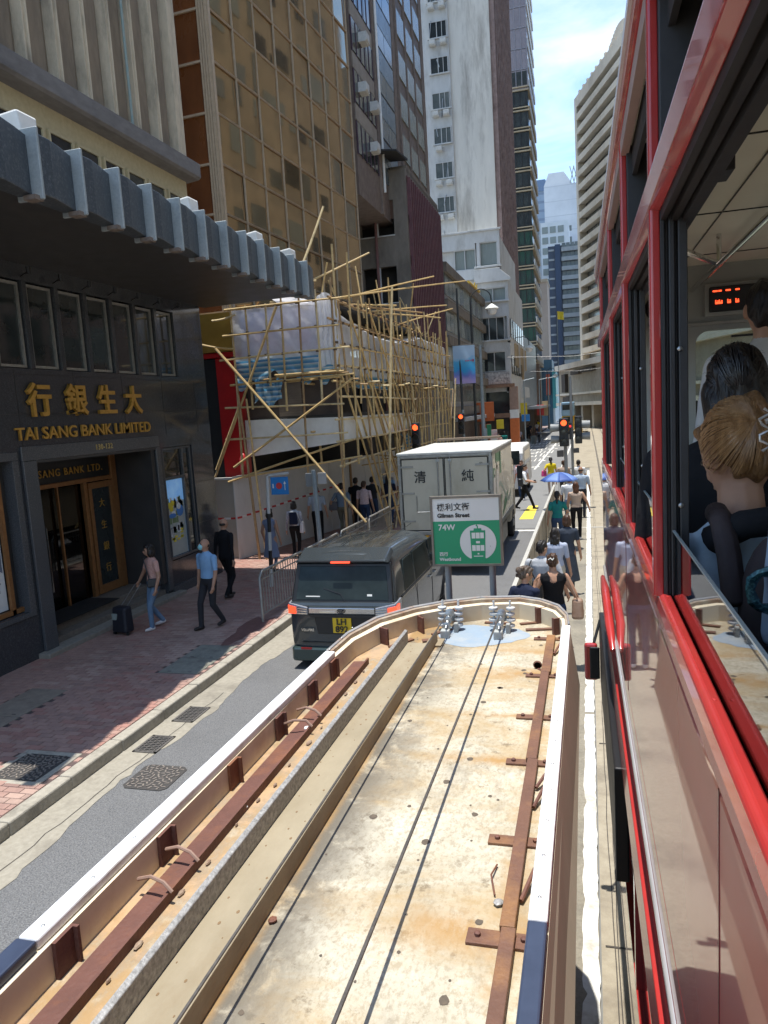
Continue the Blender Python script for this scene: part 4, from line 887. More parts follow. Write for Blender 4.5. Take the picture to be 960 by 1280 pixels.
# street face (plane X=-6.3), from the corner to Y 35
XB = -6.3
for i in range(27):
    y = 18.95+i*.62
    zb = RS.choice([4.3, 4.6, 3.6, 2.6]) if y < 24.4 else RS.choice([.15, .15, 1.4, 2.6])
    zt = 7.0+RS.choice([.1, .3, .5, .9, 1.4, .2])
    pole((XB+j(.06), y+j(.08), zb), (XB+j(.12), y+j(.15), zt), .031)
for z in (7.05, 6.45, 5.9, 5.3, 4.95, 4.45, 3.9, 3.3, 2.7): pole((XB-.06, 18.7+j(.3), z+j(.06)), (XB-.04+j(.08), 27.5+j(.8), z+j(.1)), .03); pole((XB-.05, 26.5+j(.3), z+j(.06)), (XB-.04+j(.08), 35.2+j(.5), z+j(.1)), .03)
for z in (2.0, 1.35, .8): pole((XB-.05, 22.8+j(.3), z+j(.06)), (XB+.02, 29+j(.5), z+j(.1)), .03); pole((XB-.05, 28.5, z+j(.06)), (XB, 35.3+j(.3), z+j(.05)), .03)
# inner row and cross ties
for i in range(15):
    y = 19.6+i*1.05; pole((-7.25+j(.1), y+j(.2), RS.choice([4.5, 4.9, 2.7])), (-7.3+j(.15), y+j(.2), RS.choice([6.9, 7.4, 7.8])), .03)
    pole((-6.0, y+j(.2), 4.9+j(.08)), (-8.0+j(.4), y+j(.3), 4.95+j(.1)), .028)
for z in (6.9, 5.6, 4.9, 3.6): pole((-7.28, 19+j(.3), z), (-7.28, 34.6, z+j(.2)), .03)
for i in range(9):
    y = 24.8+i*1.2; pole((-7.0+j(.2), y, .15), (-7.05+j(.2), y+j(.4), 4.8), .03); pole((-6.1, y+j(.3), 2.2+j(.3)), (-7.6, y+j(.4), 2.25+j(.3)), .026)
# raking poles fanning down to the kerb
for i in range(9):
    y0 = 19.2+i*.85; pole((XB-.15+j(.15), y0, 5.3+j(.5)), (XB+.05+j(.15), y0+3.3+j(.5), .15), .033)
for i in range(7):
    y0 = 24.0+i*1.6; pole((XB-.05+j(.1), y0+3.2, 4.9+j(.3)), (XB+j(.12), y0+j(.4), RS.choice([.15, 1.2])), .03)
for i in range(7):
    y0 = 20.2+i*1.9; pole((XB-.02+j(.1), y0, 6.9+j(.3)), (XB+.02+j(.1), y0+3.4, 3.6+j(.6)), .028)
pole((-6.2, 22.6, .15), (-5.85, 23.4, 7.9), .042, 2, .05); pole((-6.15, 34.6, 1.3), (-6.0, 35.3, 5.4), .035, 2)
# loose poles on top, crossing in the air
for a, b_ in (((-7.6, 21.0, 7.2), (-5.2, 27, 8.7)), ((-7.0, 20.4, 7.25), (-4.6, 30.5, 9.0)), ((-8.4, 19.6, 7.2), (-5.9, 24, 7.4)), ((-7.6, 22, 7.0), (-5.5, 31, 8.2)), ((-8.0, 20, 7.5), (-6.0, 21.5, 8.6)),
              ((-7.2, 24, 7.3), (-5.6, 30, 7.6)), ((-8.3, 19.5, 7.6), (-7.1, 19.9, 7.7)), ((-6.9, 26, 6.9), (-5.6, 33, 8.3)), ((-7.7, 23, 7.6), (-6.2, 26, 8.4)), ((-7.6, 20.2, 7.3), (-5.4, 25.6, 7.3))): pole(a, b_, .032)
pole((-7.55, 19.2, 7.4), (-6.75, 19.9, 9.6), .034, 2); 
for i in range(10): y = 19.6+i*1.4; pole((-6.6+j(.4), y, 6.9), (-6.6+j(.5), y+j(.3), 8.2+j(.5)), .026)
# lashings
b = MB()
for i in range(27):
    y = 18.95+i*.62
    for z in (7.05, 6.45, 5.9, 5.3, 4.95): b.lathe([(.05, -.03), (.052, 0), (.05, .03)], (XB-.02, y, z), 6)
for i in range(7):
    for z in (7.0, 6.35, 5.72, 5.0): b.lathe([(.05, -.03), (.052, 0), (.05, .03)], (-9.28+i*.49, YA-.03, z), 6)
b.build('lashings', M('lashing', (.12, .08, .05), rough=.9), sf, kind='stuff')
# ---- protective sheets
def sheetmat(name, c, a, stripes=None):
    m = bpy.data.materials.new(name); m.use_nodes = True; nt = m.node_tree; nt.nodes.clear(); L = nt.links.new
    o = nt.nodes.new('ShaderNodeOutputMaterial'); d = nt.nodes.new('ShaderNodeBsdfDiffuse'); tl = nt.nodes.new('ShaderNodeBsdfTranslucent'); g = nt.nodes.new('ShaderNodeBsdfGlossy')
    tr = nt.nodes.new('ShaderNodeBsdfTransparent'); a1 = nt.nodes.new('ShaderNodeMixShader'); a2 = nt.nodes.new('ShaderNodeMixShader'); a3 = nt.nodes.new('ShaderNodeMixShader')
    tcn = nt.nodes.new('ShaderNodeTexCoord'); n = nt.nodes.new('ShaderNodeTexNoise'); n.inputs['Scale'].default_value = 2.2; n.inputs['Detail'].default_value = 6; L(tcn.outputs['Object'], n.inputs[0])
    rp = nt.nodes.new('ShaderNodeMapRange'); rp.inputs['From Min'].default_value = .3; rp.inputs['From Max'].default_value = .7; rp.inputs['To Min'].default_value = max(0, a-.16); rp.inputs['To Max'].default_value = min(1, a+.16); L(n.outputs[0], rp.inputs[0])
    col = None
    if stripes:
        sx = nt.nodes.new('ShaderNodeSeparateXYZ'); L(tcn.outputs['Object'], sx.inputs[0]); mu = nt.nodes.new('ShaderNodeMath'); mu.operation = 'MULTIPLY'; mu.inputs[1].default_value = stripes[1]; L(sx.outputs[stripes[0]], mu.inputs[0])
        fr = nt.nodes.new('ShaderNodeMath'); fr.operation = 'FRACT'; L(mu.outputs[0], fr.inputs[0]); cr_ = nt.nodes.new('ShaderNodeValToRGB'); cr_.color_ramp.interpolation = 'CONSTANT'
        cols = stripes[2]; cr_.color_ramp.elements[0].color = (*cols[0], 1); cr_.color_ramp.elements[1].position = 1/len(cols); cr_.color_ramp.elements[1].color = (*cols[1], 1)
        for i in range(2, len(cols)): e = cr_.color_ramp.elements.new(i/len(cols)); e.color = (*cols[i], 1)
        L(fr.outputs[0], cr_.inputs[0]); col = cr_.outputs[0]
    for s_ in (d, tl):
        s_.inputs[0].default_value = (*c, 1)
        if col: L(col, s_.inputs[0])
    g.inputs[0].default_value = (.8, .8, .8, 1); g.inputs[1].default_value = .3
    a1.inputs[0].default_value = .45; L(d.outputs[0], a1.inputs[1]); L(tl.outputs[0], a1.inputs[2])
    a3.inputs[0].default_value = .07; L(a1.outputs[0], a3.inputs[1]); L(g.outputs[0], a3.inputs[2])
    L(rp.outputs[0], a2.inputs[0]); L(tr.outputs[0], a2.inputs[1]); L(a3.outputs[0], a2.inputs[2]); L(a2.outputs[0], o.inputs[0]); return m
m_net = sheetmat('white_netting', (.93, .93, .94), .84)
m_film = sheetmat('clear_film', (.9, .92, .96), .62)
m_tarp = sheetmat('striped_tarp', (.3, .5, .7), .95, (2, 7.5, ((.14, .45, .75), (.38, .66, .84), (.78, .88, .92), (.12, .40, .72))))
nfun = lambda u, v, s: math.sin(u*7.1+s)*math.cos(v*5.3+1.3*s)+.5*math.sin(u*17+v*13+2*s)+.25*math.sin(u*37-v*29+s)
def sheet_thing(name, label, cat, fn, m, nu=40, nv=14):
    b = MB(); b.grid(fn, nu, nv); o = b.build(name, m); return tag(o, label, cat)
sheet_thing('clear_sheet', 'clear plastic film over the lilac shop sign, facing the bank', 'plastic sheet', lambda u, v: (-9.3+u*3.05, 18.97+.035*nfun(u*2, v, 1), 5.62+v*1.36), m_film)
sheet_thing('white_sheet', 'white plastic netting draped over the scaffold top and street side', 'plastic sheet',
    lambda u, v: ((-6.42+.025*nfun(u*5, v, 2)+.012*math.sin(u*160+9*v)-max(0, v-.72)*6.5, 18.95+u*16.2+.02*nfun(u*3, v*2, 5), 5.1+min(v, .75)*2.45+max(0, v-.75)*.9+.03*nfun(u*5, v, 3)-.55*math.sin(min(1, u*1.5)*math.pi)*min(1, v*1.2)+(.12 if u < .05 else 0))), m_net, 90, 20)
sheet_thing('corner_sheet', 'bunched white netting hanging at the scaffold corner', 'plastic sheet',
    lambda u, v: (-6.85+u*.55+.02*nfun(u, v*3, 4), 18.93+.03*math.sin(u*26)*(1-.4*v), 5.2+v*1.85+.15*math.sin(u*3.14)), m_net, 40, 20)
sheet_thing('striped_tarpaulin', 'blue and white striped tarpaulin with ragged lower edge on the scaffold', 'tarpaulin',
    lambda u, v: (-9.33+u*3.05, 19.02+.04*nfun(u*2, v, 7), 5.72+.03*nfun(u*3, .2, 2)-(1-v)*(.66+.16*math.sin(u*9+1)+.10*math.sin(u*31))), m_tarp, 60, 12)
sheet_thing('tarpaulin_scrap', 'torn blue striped tarpaulin scrap hanging below the deck edge', 'tarpaulin', lambda u, v: (-8.8+u*.8+.1*v, 18.95+.06*nfun(u*3, v, 3), 4.45+v*.65+.1*math.sin(u*8)), m_tarp, 16, 10)
sheet_thing('tarpaulin_scrap', 'blue striped tarpaulin panel on the street side of the scaffold', 'tarpaulin', lambda u, v: (-6.5, 21.0+u*3.6, 4.75+v*.75+.05*nfun(u*3, v, 1)), m_tarp, 16, 8)
sheet_thing('tarpaulin_scrap', 'crumpled blue tarpaulin caught low in the far scaffold poles', 'tarpaulin', lambda u, v: (-6.6+.1*nfun(u, v, 2), 26.5+u*3.2, 2.6+v*.5+.1*nfun(u*3, v, 1)), m_tarp, 16, 8)
# ---- the shop behind: podium of the tower, sign, shutters, red pier
sh = thing('shop_podium', 'shop podium under renovation with red pier, gold soffit and lilac sign board', 'shopfront', (-9.5, 19.5, .14))
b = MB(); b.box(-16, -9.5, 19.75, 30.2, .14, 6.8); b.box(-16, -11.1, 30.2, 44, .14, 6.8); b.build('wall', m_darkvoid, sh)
b = MB(); b.box(-10.05, -9.4, 19.3, 19.7, 2.4, 5.78); b.build('red_pier', M('red_pier', (.50, .018, .02), (.42, .014, .016), sc=3, rough=.35), sh)
b = MB(); b.box(-10.4, -9.38, 19.25, 19.7, 5.80, 5.93); b.build('red_trim', M('red_pier'), sh)
b = MB(); b.box(-10.9, -10.07, 19.35, 19.7, .14, 5.78); b.build('black_pier', m_black, sh)
b = MB(); b.box(-11.2, -9.32, 19.2, 19.75, 5.95, 7.0); b.build('gold_soffit', M('gold_soffit', (.36, .23, .045), (.28, .17, .03), sc=2, rough=.4, metal=.3), sh)
b = MB(); b.box(-9.3, -6.6, 19.5, 19.62, 5.62, 6.98); b.build('sign_board', M('lilac_sign', (.52, .52, .72), (.64, .62, .74), sc=1.1, rough=.4), sh)
b = MB()
for k in range(5): b.poly([(-9.2+k*.5, 19.49, 5.75+.2*(k % 2)), (-8.8+k*.5, 19.49, 5.7), (-8.65+k*.5, 19.49, 6.3), (-9.0+k*.5, 19.49, 6.75-.1*k)])
b.build('sign_print', M('sign_pink', (.62, .45, .58), (.45, .52, .75), sc=3, rough=.4), sh)
b = MB(); b.box(-9.3, -6.6, 19.63, 19.7, 4.05, 5.6); b.build('back_panel', M('brown_back', (.10, .075, .06), (.06, .045, .04), sc=2, rough=.8), sh)
b = MB()
for k in range(14): b.box(-8.35, -7.65, 19.55, 19.6-.012*(k % 2), 4.06+k*.07, 4.125+k*.07)
b.build('roller_shutter', M('shutter', (.22, .17, .13), rough=.6, metal=.3), sh)
b = MB(); b.hexa([(-9.35, 19.4, 2.98), (-6.4, 19.4, 3.28), (-6.4, 19.5, 3.28), (-9.35, 19.5, 2.98), (-9.35, 19.4, 4.02), (-6.4, 19.4, 3.95), (-6.4, 19.5, 3.95), (-9.35, 19.5, 4.02)]); b.box(-6.5, -6.42, 19.5, 28, 3.3, 3.95); b.build('white_fascia', m_white, sh)
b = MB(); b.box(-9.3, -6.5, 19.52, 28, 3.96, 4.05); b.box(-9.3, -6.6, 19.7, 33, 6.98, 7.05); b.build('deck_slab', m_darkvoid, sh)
b = MB(); b.lathe([(.0, 0), (.10, .02), (.11, .1), (.11, .42), (.07, .5), (.03, .56), (0, .57)], (-9.35, 19.1, 2.55), 10); eo = b.build('gas_cylinder', M('red_can', (.45, .02, .02), rough=.4)); tag(eo, 'small red cylinder standing on the white hoarding edge by bamboo', 'gas cylinder')
# ---- white hoarding along the pavement
hd = thing('site_hoarding', 'white painted hoarding boards with red hazard tape behind the pedestrians', 'hoarding', (-9, 19, .14))
A0, A1 = Vector((-9.55, 18.75, 0)), Vector((-7.0, 29.6, 0)); dA = (A1-A0).normalized(); nA = Vector((dA.y, -dA.x, 0)); LA = (A1-A0).length
pm = MB(); pm.box(-.03, .0, .006, 1.214, .15, 2.5); me = withmat(pm, 'hoarding_board', M('hoarding_white', (.66, .655, .63), (.58, .575, .55), sc=1.2, rough=.6, dirt=(.4, .38, .34), dsc=1.1, damt=.6, stretch=(1, 1, .3)))
ang = math.atan2(-dA.x, dA.y)
for k in range(9): inst('hoarding_board', me, hd, A0+dA*(k*1.22), rotz=ang)
b = MB(); b.box(-10.95, -9.58, 18.95, 19.0, .15, 2.4); b.build('side_board', M('hoarding_cream', (.46, .42, .345), (.4, .365, .3), sc=1, rough=.7), hd)
b = MB(); b.box(-11, -9.5, 18.9, 19.02, 2.4, 2.46); b.build('top_rail', M('hoarding_white'), hd)
tm = MB(); tm.box(.0, .006, 0, .2, 0, .055)
me_t = withmat(tm, 'tape_dash', M('tape_red', (.55, .03, .03), rough=.5)); me_t2 = withmat(tm, 'tape_dash', m_white)
for k in range(29):
    p = A0+dA*(.05+k*.2)+nA*.004; inst('tape_dash', me_t if k % 2 == 0 else me_t2, hd, (p.x, p.y, 1.30+k*.012), rotz=ang)
for k in range(6): inst('tape_dash', me_t if k % 2 == 0 else me_t2, hd, (-9.62-k*.2, 18.945, 1.27), rotz=math.pi/2)
b = MB(); q = A0+dA*6.3+nA*.02; b.hexa([tuple(A0+dA*6.2+nA*.01+Vector((0,0,.15))), tuple(A0+dA*6.32+nA*.01+Vector((0,0,.15))), tuple(A0+dA*6.32+nA*.04+Vector((0,0,.15))), tuple(A0+dA*6.2+nA*.04+Vector((0,0,.15))), tuple(A0+dA*6.2+nA*.01+Vector((0,0,2.5))), tuple(A0+dA*6.32+nA*.01+Vector((0,0,2.5))), tuple(A0+dA*6.32+nA*.04+Vector((0,0,2.5))), tuple(A0+dA*6.2+nA*.04+Vector((0,0,2.5)))]); b.build('door_post', M('timber', (.32, .2, .1), rough=.8), hd)
# ================================================================== TRAM STOP SHELTER (roof seen from above) AND STOP SIGN
RR = random.Random(31)
m_roof = M('roof_felt', (0.60, 0.53, 0.40), (0.47, 0.41, 0.30), sc=7, rough=0.9, bump=.35, bsc=60, dirt=(0.20, 0.15, 0.09), dsc=1.4, damt=.72)
def roofmat():
    """weathered white-cream roof paint: fine speckle, rust runs, grey mildew bands"""
    m = bpy.data.materials.new('weathered_roof'); m.use_nodes = True; nt = m.node_tree; b = nt.nodes['Principled BSDF']; L = nt.links.new; nd = nt.nodes.new
    t = nd('ShaderNodeTexCoord')
    def noise(s, d, r=.6, st=None, dist=0):
        n = nd('ShaderNodeTexNoise'); n.inputs['Scale'].default_value = s; n.inputs['Detail'].default_value = d; n.inputs['Roughness'].default_value = r; n.inputs['Distortion'].default_value = dist
        if st: g = nd('ShaderNodeMapping'); g.inputs['Scale'].default_value = st; L(t.outputs['Object'], g.inputs[0]); L(g.outputs[0], n.inputs[0])
        else: L(t.outputs['Object'], n.inputs[0])
        return n.outputs[0]
    def ramp(v, a, b_, c0=(0,0,0), c1=(1,1,1)):
        r = nd('ShaderNodeValToRGB'); r.color_ramp.elements[0].position = a; r.color_ramp.elements[1].position = b_; r.color_ramp.elements[0].color = (*c0, 1); r.color_ramp.elements[1].color = (*c1, 1); L(v, r.inputs[0]); return r.outputs[0]
    def mix(f, a, b_):
        x = nd('ShaderNodeMixRGB'); L(f, x.inputs[0]) 
        if isinstance(a, tuple): x.inputs[1].default_value = (*a, 1)
        else: L(a, x.inputs[1])
        if isinstance(b_, tuple): x.inputs[2].default_value = (*b_, 1)
        else: L(b_, x.inputs[2])
        return x.outputs[0]
    c = ramp(noise(3.2, 8, .66), .36, .66, (.40, .36, .27), (.57, .53, .425))
    c = mix(ramp(noise(70, 5, .75, (1, .6, 1)), .48, .60, c1=(.5,)*3), c, (.24, .195, .125))          # fine speckle
    c = mix(ramp(noise(1.5, 9, .7, (1.0, 2.2, 1), .4), .46, .64, c1=(.8,)*3), c, (.36, .25, .115))   # ochre rust bleed
    c = mix(ramp(noise(2.1, 9, .72, (2.2, .8, 1)), .54, .66, c1=(.55,)*3), c, (.22, .195, .15))       # grey mildew
    c = mix(ramp(noise(14, 6, .7), .58, .66, c1=(.7,)*3), c, (.16, .12, .07))
    # hairline crazing
    v = nd('ShaderNodeTexVoronoi'); v.feature = 'DISTANCE_TO_EDGE'; v.inputs['Scale'].default_value = 42; L(t.outputs['Object'], v.inputs[0])
    cz = ramp(v.outputs['Distance'], .0, .035, (.35,)*3, (0, 0, 0)); c = mix(cz, c, (.36, .30, .21))
    sx = nd('ShaderNodeSeparateXYZ'); L(t.outputs['Object'], sx.inputs[0])
    def mrange(v, a, b_, lo, hi):
        q = nd('ShaderNodeMapRange'); q.interpolation_type = 'SMOOTHSTEP'; q.inputs['From Min'].default_value = a; q.inputs['From Max'].default_value = b_; q.inputs['To Min'].default_value = lo; q.inputs['To Max'].default_value = hi; L(v, q.inputs[0]); return q.outputs[0]
    def math_(op, a, b_):
        q = nd('ShaderNodeMath'); q.operation = op
        for i, v in enumerate((a, b_)):
            if isinstance(v, (int, float)): q.inputs[i].default_value = v
            else: L(v, q.inputs[i])
        return q.outputs[0]
    ox, oy = -.8, 2.0                                    # the shelter's own origin
    X, Y = sx.outputs[0], sx.outputs[1]
    wob = noise(4.5, 7, .7, None, .3); wob2 = noise(9, 8, .72, (1, .5, 1))
    # soot band washed out along the cable channel
    band = math_('MULTIPLY', mrange(X, -.66-.0, -.93, 0, 1), math_('MULTIPLY', mrange(wob, .36, .54, 0, 1), .95)); c = mix(band, c, (.13, .115, .09))
    # rust washed across the roof from the tie plates
    for yk, w, a in ((1.86, .10, .75), (2.88, .055, .8), (3.33, .035, .6), (3.90, .085, .95), (4.28, .05, .6), (1.30, .09, .5)):
        d = math_('ABSOLUTE', math_('ADD', math_('SUBTRACT', Y, yk), math_('MULTIPLY', math_('SUBTRACT', wob, .5), .22)), 0)
        k = math_('MULTIPLY', mrange(d, 0, w*1.5, 1, 0), math_('MULTIPLY', mrange(X, -.80, -.36, 0, min(1, a*1.25)), mrange(wob2, .32, .58, .15, 1))); c = mix(k, c, (.36, .215, .08))
    # bare rusty edge under the channel lip and the steel bar
    e = math_('MULTIPLY', mrange(X, -.905, -.94, 0, 1), mrange(wob2, .40, .6, .2, .9)); c = mix(e, c, (.33, .2, .075))
    e = math_('MULTIPLY', mrange(math_('ABSOLUTE', math_('ADD', X, .25), 0), .02, .075, 1, 0), mrange(wob, .40, .62, 0, .7)); c = mix(e, c, (.38, .25, .12))
    # left strip between rail and channel: pinkish worn primer
    e = math_('MULTIPLY', mrange(X, -1.13, -1.16, 0, 1), mrange(wob, .42, .6, .1, .6)); c = mix(e, c, (.55, .37, .22))
    L(c, b.inputs['Base Color']); b.inputs['Roughness'].default_value = .88
    bp = nd('ShaderNodeBump'); bp.inputs['Strength'].default_value = .4; bp.inputs['Distance'].default_value = .008; L(noise(70, 5), bp.inputs['Height']); L(bp.outputs[0], b.inputs['Normal'])
    return m
m_wroof = roofmat()
m_rust = M('red_oxide_steel', (0.145, 0.060, 0.042), (0.105, 0.043, 0.031), sc=9, rough=0.72, bump=.25, bsc=70, dirt=(0.30, 0.11, 0.03), dsc=2.1, damt=.7)
m_rust2 = M('brown_steel', (0.165, 0.078, 0.048), (0.12, 0.058, 0.038), sc=7, rough=0.72, bump=.3, bsc=70, dirt=(0.36, 0.18, 0.06), dsc=2.4, damt=.75)
m_lipw = M('lip_white', (0.80, 0.81, 0.82), (0.74, 0.75, 0.76), sc=6, rough=0.45, dirt=(.40, .36, .29), dsc=5, damt=.85)
m_lipb = M('lip_navy', (0.045, 0.06, 0.10), (0.03, 0.042, 0.075), sc=9, rough=.35)
m_lipi = M('lip_cream', (0.74, 0.64, 0.46), (0.66, 0.57, 0.41), sc=6, rough=.7, dirt=(.36, .24, .12), dsc=2.2, damt=.6)
m_ochre = M('channel_ochre', (0.33, 0.275, 0.185), (0.26, 0.215, 0.14), sc=5, rough=.75, bump=.15, bsc=60, dirt=(.20, .13, .06), dsc=2.6, damt=.65, stretch=(1, .5, 1))
m_galv = M('speckled_galv', (0.42, 0.41, 0.39), (0.20, 0.195, 0.185), sc=60, rough=.6, metal=.25, bump=.2, bsc=90)
sr = thing('tram_shelter', 'tram stop shelter seen from above, weathered cream roof with white rim', 'tram shelter', (-.8, 2, .01))
outer = [(-.135, -4), (-.135, 4.40), (-.15, 4.62), (-.21, 4.83), (-.33, 4.98), (-.48, 5.06), (-.75, 5.03), (-.98, 4.92), (-1.18, 4.75), (-1.36, 4.49), (-1.445, 4.15), (-1.455, 3.8), (-1.47, -4)]
inn = [(-.178, -4), (-.178, 4.38), (-.19, 4.57), (-.25, 4.75), (-.36, 4.88), (-.48, 4.945), (-.73, 4.905), (-.93, 4.80), (-1.11, 4.65), (-1.28, 4.40), (-1.375, 4.08), (-1.395, 3.75), (-1.41, -4)]
b = MB(); b.prism(outer, 2.42, 2.562, 'z'); b.build('roof', m_wroof, sr)
def ring(z0, z1, o, i, a, c):
    b = MB()
    for k in range(a, c):
        b.hexa([(*o[k], z0), (*o[k+1], z0), (*i[k+1], z0), (*i[k], z0), (*o[k], z1), (*o[k+1], z1), (*i[k+1], z1), (*i[k], z1)])
    return b
L_ = len(outer)
oi = [(o[0]*.72+i[0]*.28, o[1]*.72+i[1]*.28) for o, i in zip(outer, inn)]
# white rim along both sides, worn brown and grey rim round the front, near ends navy
def seg(o, i, y0, y1, m, nm):
    b = MB(); b.hexa([(o, y0, 2.668), (o, y1, 2.668), (i, y1, 2.668), (i, y0, 2.668), (o, y0, 2.70), (o, y1, 2.70), (i, y1, 2.70), (i, y0, 2.70)]); return b.build(nm, m, sr, bevel=.006)
seg(-.130, -.180, 1.76, 4.36, m_lipw, 'white_rim'); seg(-.130, -.180, -4, 1.758, m_lipb, 'navy_rim')
b = MB(); b.hexa([(-1.473, 1.45, 2.668), (-1.45, 3.78, 2.668), (-1.392, 3.78, 2.668), (-1.412, 1.45, 2.668), (-1.473, 1.45, 2.70), (-1.45, 3.78, 2.70), (-1.392, 3.78, 2.70), (-1.412, 1.45, 2.70)]); b.build('white_rim', m_lipw, sr, bevel=.006)
seg(-1.475, -1.412, -4, 1.448, m_lipb, 'navy_rim')
ring(2.668, 2.698, outer, oi, 1, L_-2).build('front_rim', M('rim_grey', (.24, .25, .27), (.34, .33, .31), sc=12, rough=.5, metal=.2, dirt=(.28, .13, .05), dsc=6, damt=.8), sr, bevel=.004)
ring(2.669, 2.690, oi, [(a*.45+c*.55, b_*.45+d*.55) for (a, b_), (c, d) in zip(outer, inn)], 1, L_-2).build('front_rim_inner', M('rim_rust', (.36, .32, .25), (.22, .12, .07), sc=9, rough=.8, hi=.54), sr)
ring(2.562, 2.667, [(a*.5+c*.5, b_*.5+d*.5) for (a, b_), (c, d) in zip(outer, inn)], inn, 0, L_-1).build('rim_wall', m_lipi, sr)
ring(2.30, 2.667, outer, [(a*.6+c*.4, b_*.6+d*.4) for (a, b_), (c, d) in zip(outer, inn)], 0, L_-1).build('fascia', M('fascia_tan', (.56, .50, .38), (.48, .43, .32), sc=3, rough=.6), sr)
b = MB(); b.hexa([(-.128, -4, 2.664), (-.128, 4.3, 2.664), (-.136, 4.3, 2.664), (-.136, -4, 2.664), (-.045, -4, 2.36), (-.085, 4.3, 2.36), (-.097, 4.3, 2.36), (-.057, -4, 2.36)]); b.build('side_fascia', M('fascia_tan'), sr)
# screws on the rims
b = MB(); b.sphere((0, 0, 0), (.006, .006, .003), 8, 4); me = withmat(b, 'screw', m_steel)
for k in range(14):
    inst('screw', me, sr, (-.155, 1.85+k*.19, 2.70)); inst('screw', me, sr, (-1.435, 1.5+k*.21, 2.70))
# brown uprights against the rim wall
up_ = MB(); up_.box(-.014, -.002, -.04, .04, 0, .106); up_.box(-.002, .012, .03, .04, 0, .106); me = withmat(up_, 'rim_bracket', m_rust)
for y in (1.05, 1.52, 2.02, 2.52, 2.97, 3.38, 3.72): inst('rim_bracket', me, sr, (-1.384+.006*(y > 2.8), y, 2.562))
for x, y, a in ((-1.26, 4.34, .6), (-1.08, 4.60, .9), (-.88, 4.78, 1.2), (-.33, 4.86, -.9), (-.21, 4.62, -.4)): inst('rim_bracket', me, sr, (x, y, 2.562), rotz=math.pi/2-a if x < -.6 else math.pi/2+.5)
# red oxide angle rail
b = MB(); b.prism([(-1.355, 2.562), (-1.262, 2.562), (-1.262, 2.596), (-1.272, 2.596), (-1.274, 2.576), (-1.355, 2.572)], -4, 3.98, 'y'); b.build('angle_rail', m_rust, sr)
b = MB()
for k in range(15):
    y = 1.3+k*.18+RR.uniform(-.05, .05); s = RR.uniform(.008, .026); b.sphere((-1.24+RR.uniform(-.012, .012), y, 2.568), (s*.45, s, .006), 6, 4, smooth=False)
b.build('rust_flakes', M('rust_flake', (.17, .09, .06), (.34, .26, .18), sc=20, rough=.9), sr, kind='stuff')
def tie(y, s):
    b = MB(); b.tube([(-1.25, y, 2.60), (-1.28, y+.005, 2.625), (-1.33, y+.015*s, 2.632), (-1.38, y+.02*s, 2.615)], .006, 6); b.build('clip', M('clip_pinkish', (.30, .19, .14), rough=.6), sr)
for y, s in ((1.82, 1), (1.98, 1), (3.02, -1), (3.14, 1)): tie(y, s)
# long cable channel with its two walls
b = MB(); b.prism([(-1.115, 2.562), (-.955, 2.562), (-.955, 2.575), (-1.115, 2.575)], -4, 4.34, 'y'); b.build('channel_floor', m_ochre, sr)
b = MB(); b.prism([(-1.135, 2.562), (-1.117, 2.562), (-1.117, 2.648), (-1.135, 2.655)], -4, 4.36, 'y'); b.build('channel_wall', m_galv, sr, bevel=.003)
b = MB(); b.prism([(-.953, 2.562), (-.938, 2.562), (-.938, 2.640), (-.953, 2.632)], -4, 4.40, 'y'); b.build('channel_wall', m_ochre, sr, bevel=.003)
b = MB()
for k in range(60):
    y = 1.2+k*.055; x = -1.06+RR.uniform(-.05, .08); r = RR.uniform(.002, .006); b.sphere((x, y, 2.575), (r, r*1.6, .0015), 6, 3)
b.build('channel_grit', M('grit', (.22, .14, .07), rough=.9), sr, kind='stuff')
# right-hand brown bar, its cross ties
for x0, x1, y0, y1 in ((-.262, -.222, -4, 1.86), (-.268, -.226, 1.862, 2.86), (-.275, -.232, 2.862, 3.86), (-.275, -.226, 3.862, 4.50)):
    b = MB(); b.box(x0, x1, y0, y1, 2.566, 2.594); b.build('steel_bar', m_rust2, sr, bevel=.003)
for y, w in ((1.42, .032), (1.84, .03), (2.31, .026), (2.87, .022), (3.32, .022), (3.86, .02), (4.50, .022)):
    b = MB(); b.box(-.355, -.185, y-w, y+w, 2.5625, 2.572); b.build('tie_plate', m_rust2, sr, bevel=.002)
    for bx in (-.325, -.20): b = MB(); b.lathe([(.009, 0), (.009, .009), (.005, .012), (0, .012)], (bx, y, 2.572), 6); b.build('bolt', m_rust, sr)
b = MB()
for y0, y1 in ((2.0, 2.12), (2.52, 2.62), (2.66, 2.72), (4.2, 4.32)): b.tube([(-.222, y0, 2.575), (-.19, y1, 2.60)], .007, 6)
b.tube([(-.30, 2.02, 2.57), (-.32, 2.10, 2.58), (-.31, 2.17, 2.57)], .003, 5); b.build('strut', m_rust, sr)
b = MB(); b.lathe([(.018, -.006), (.024, 0), (.018, .006), (.012, 0), (.018, -.006)], (-.30, 3.98, 2.585), 14, 'y'); b.tube([(-.30, 3.98, 2.563), (-.24, 3.90, 2.567)], .006, 6); b.build('eye_bolt', m_rust, sr)
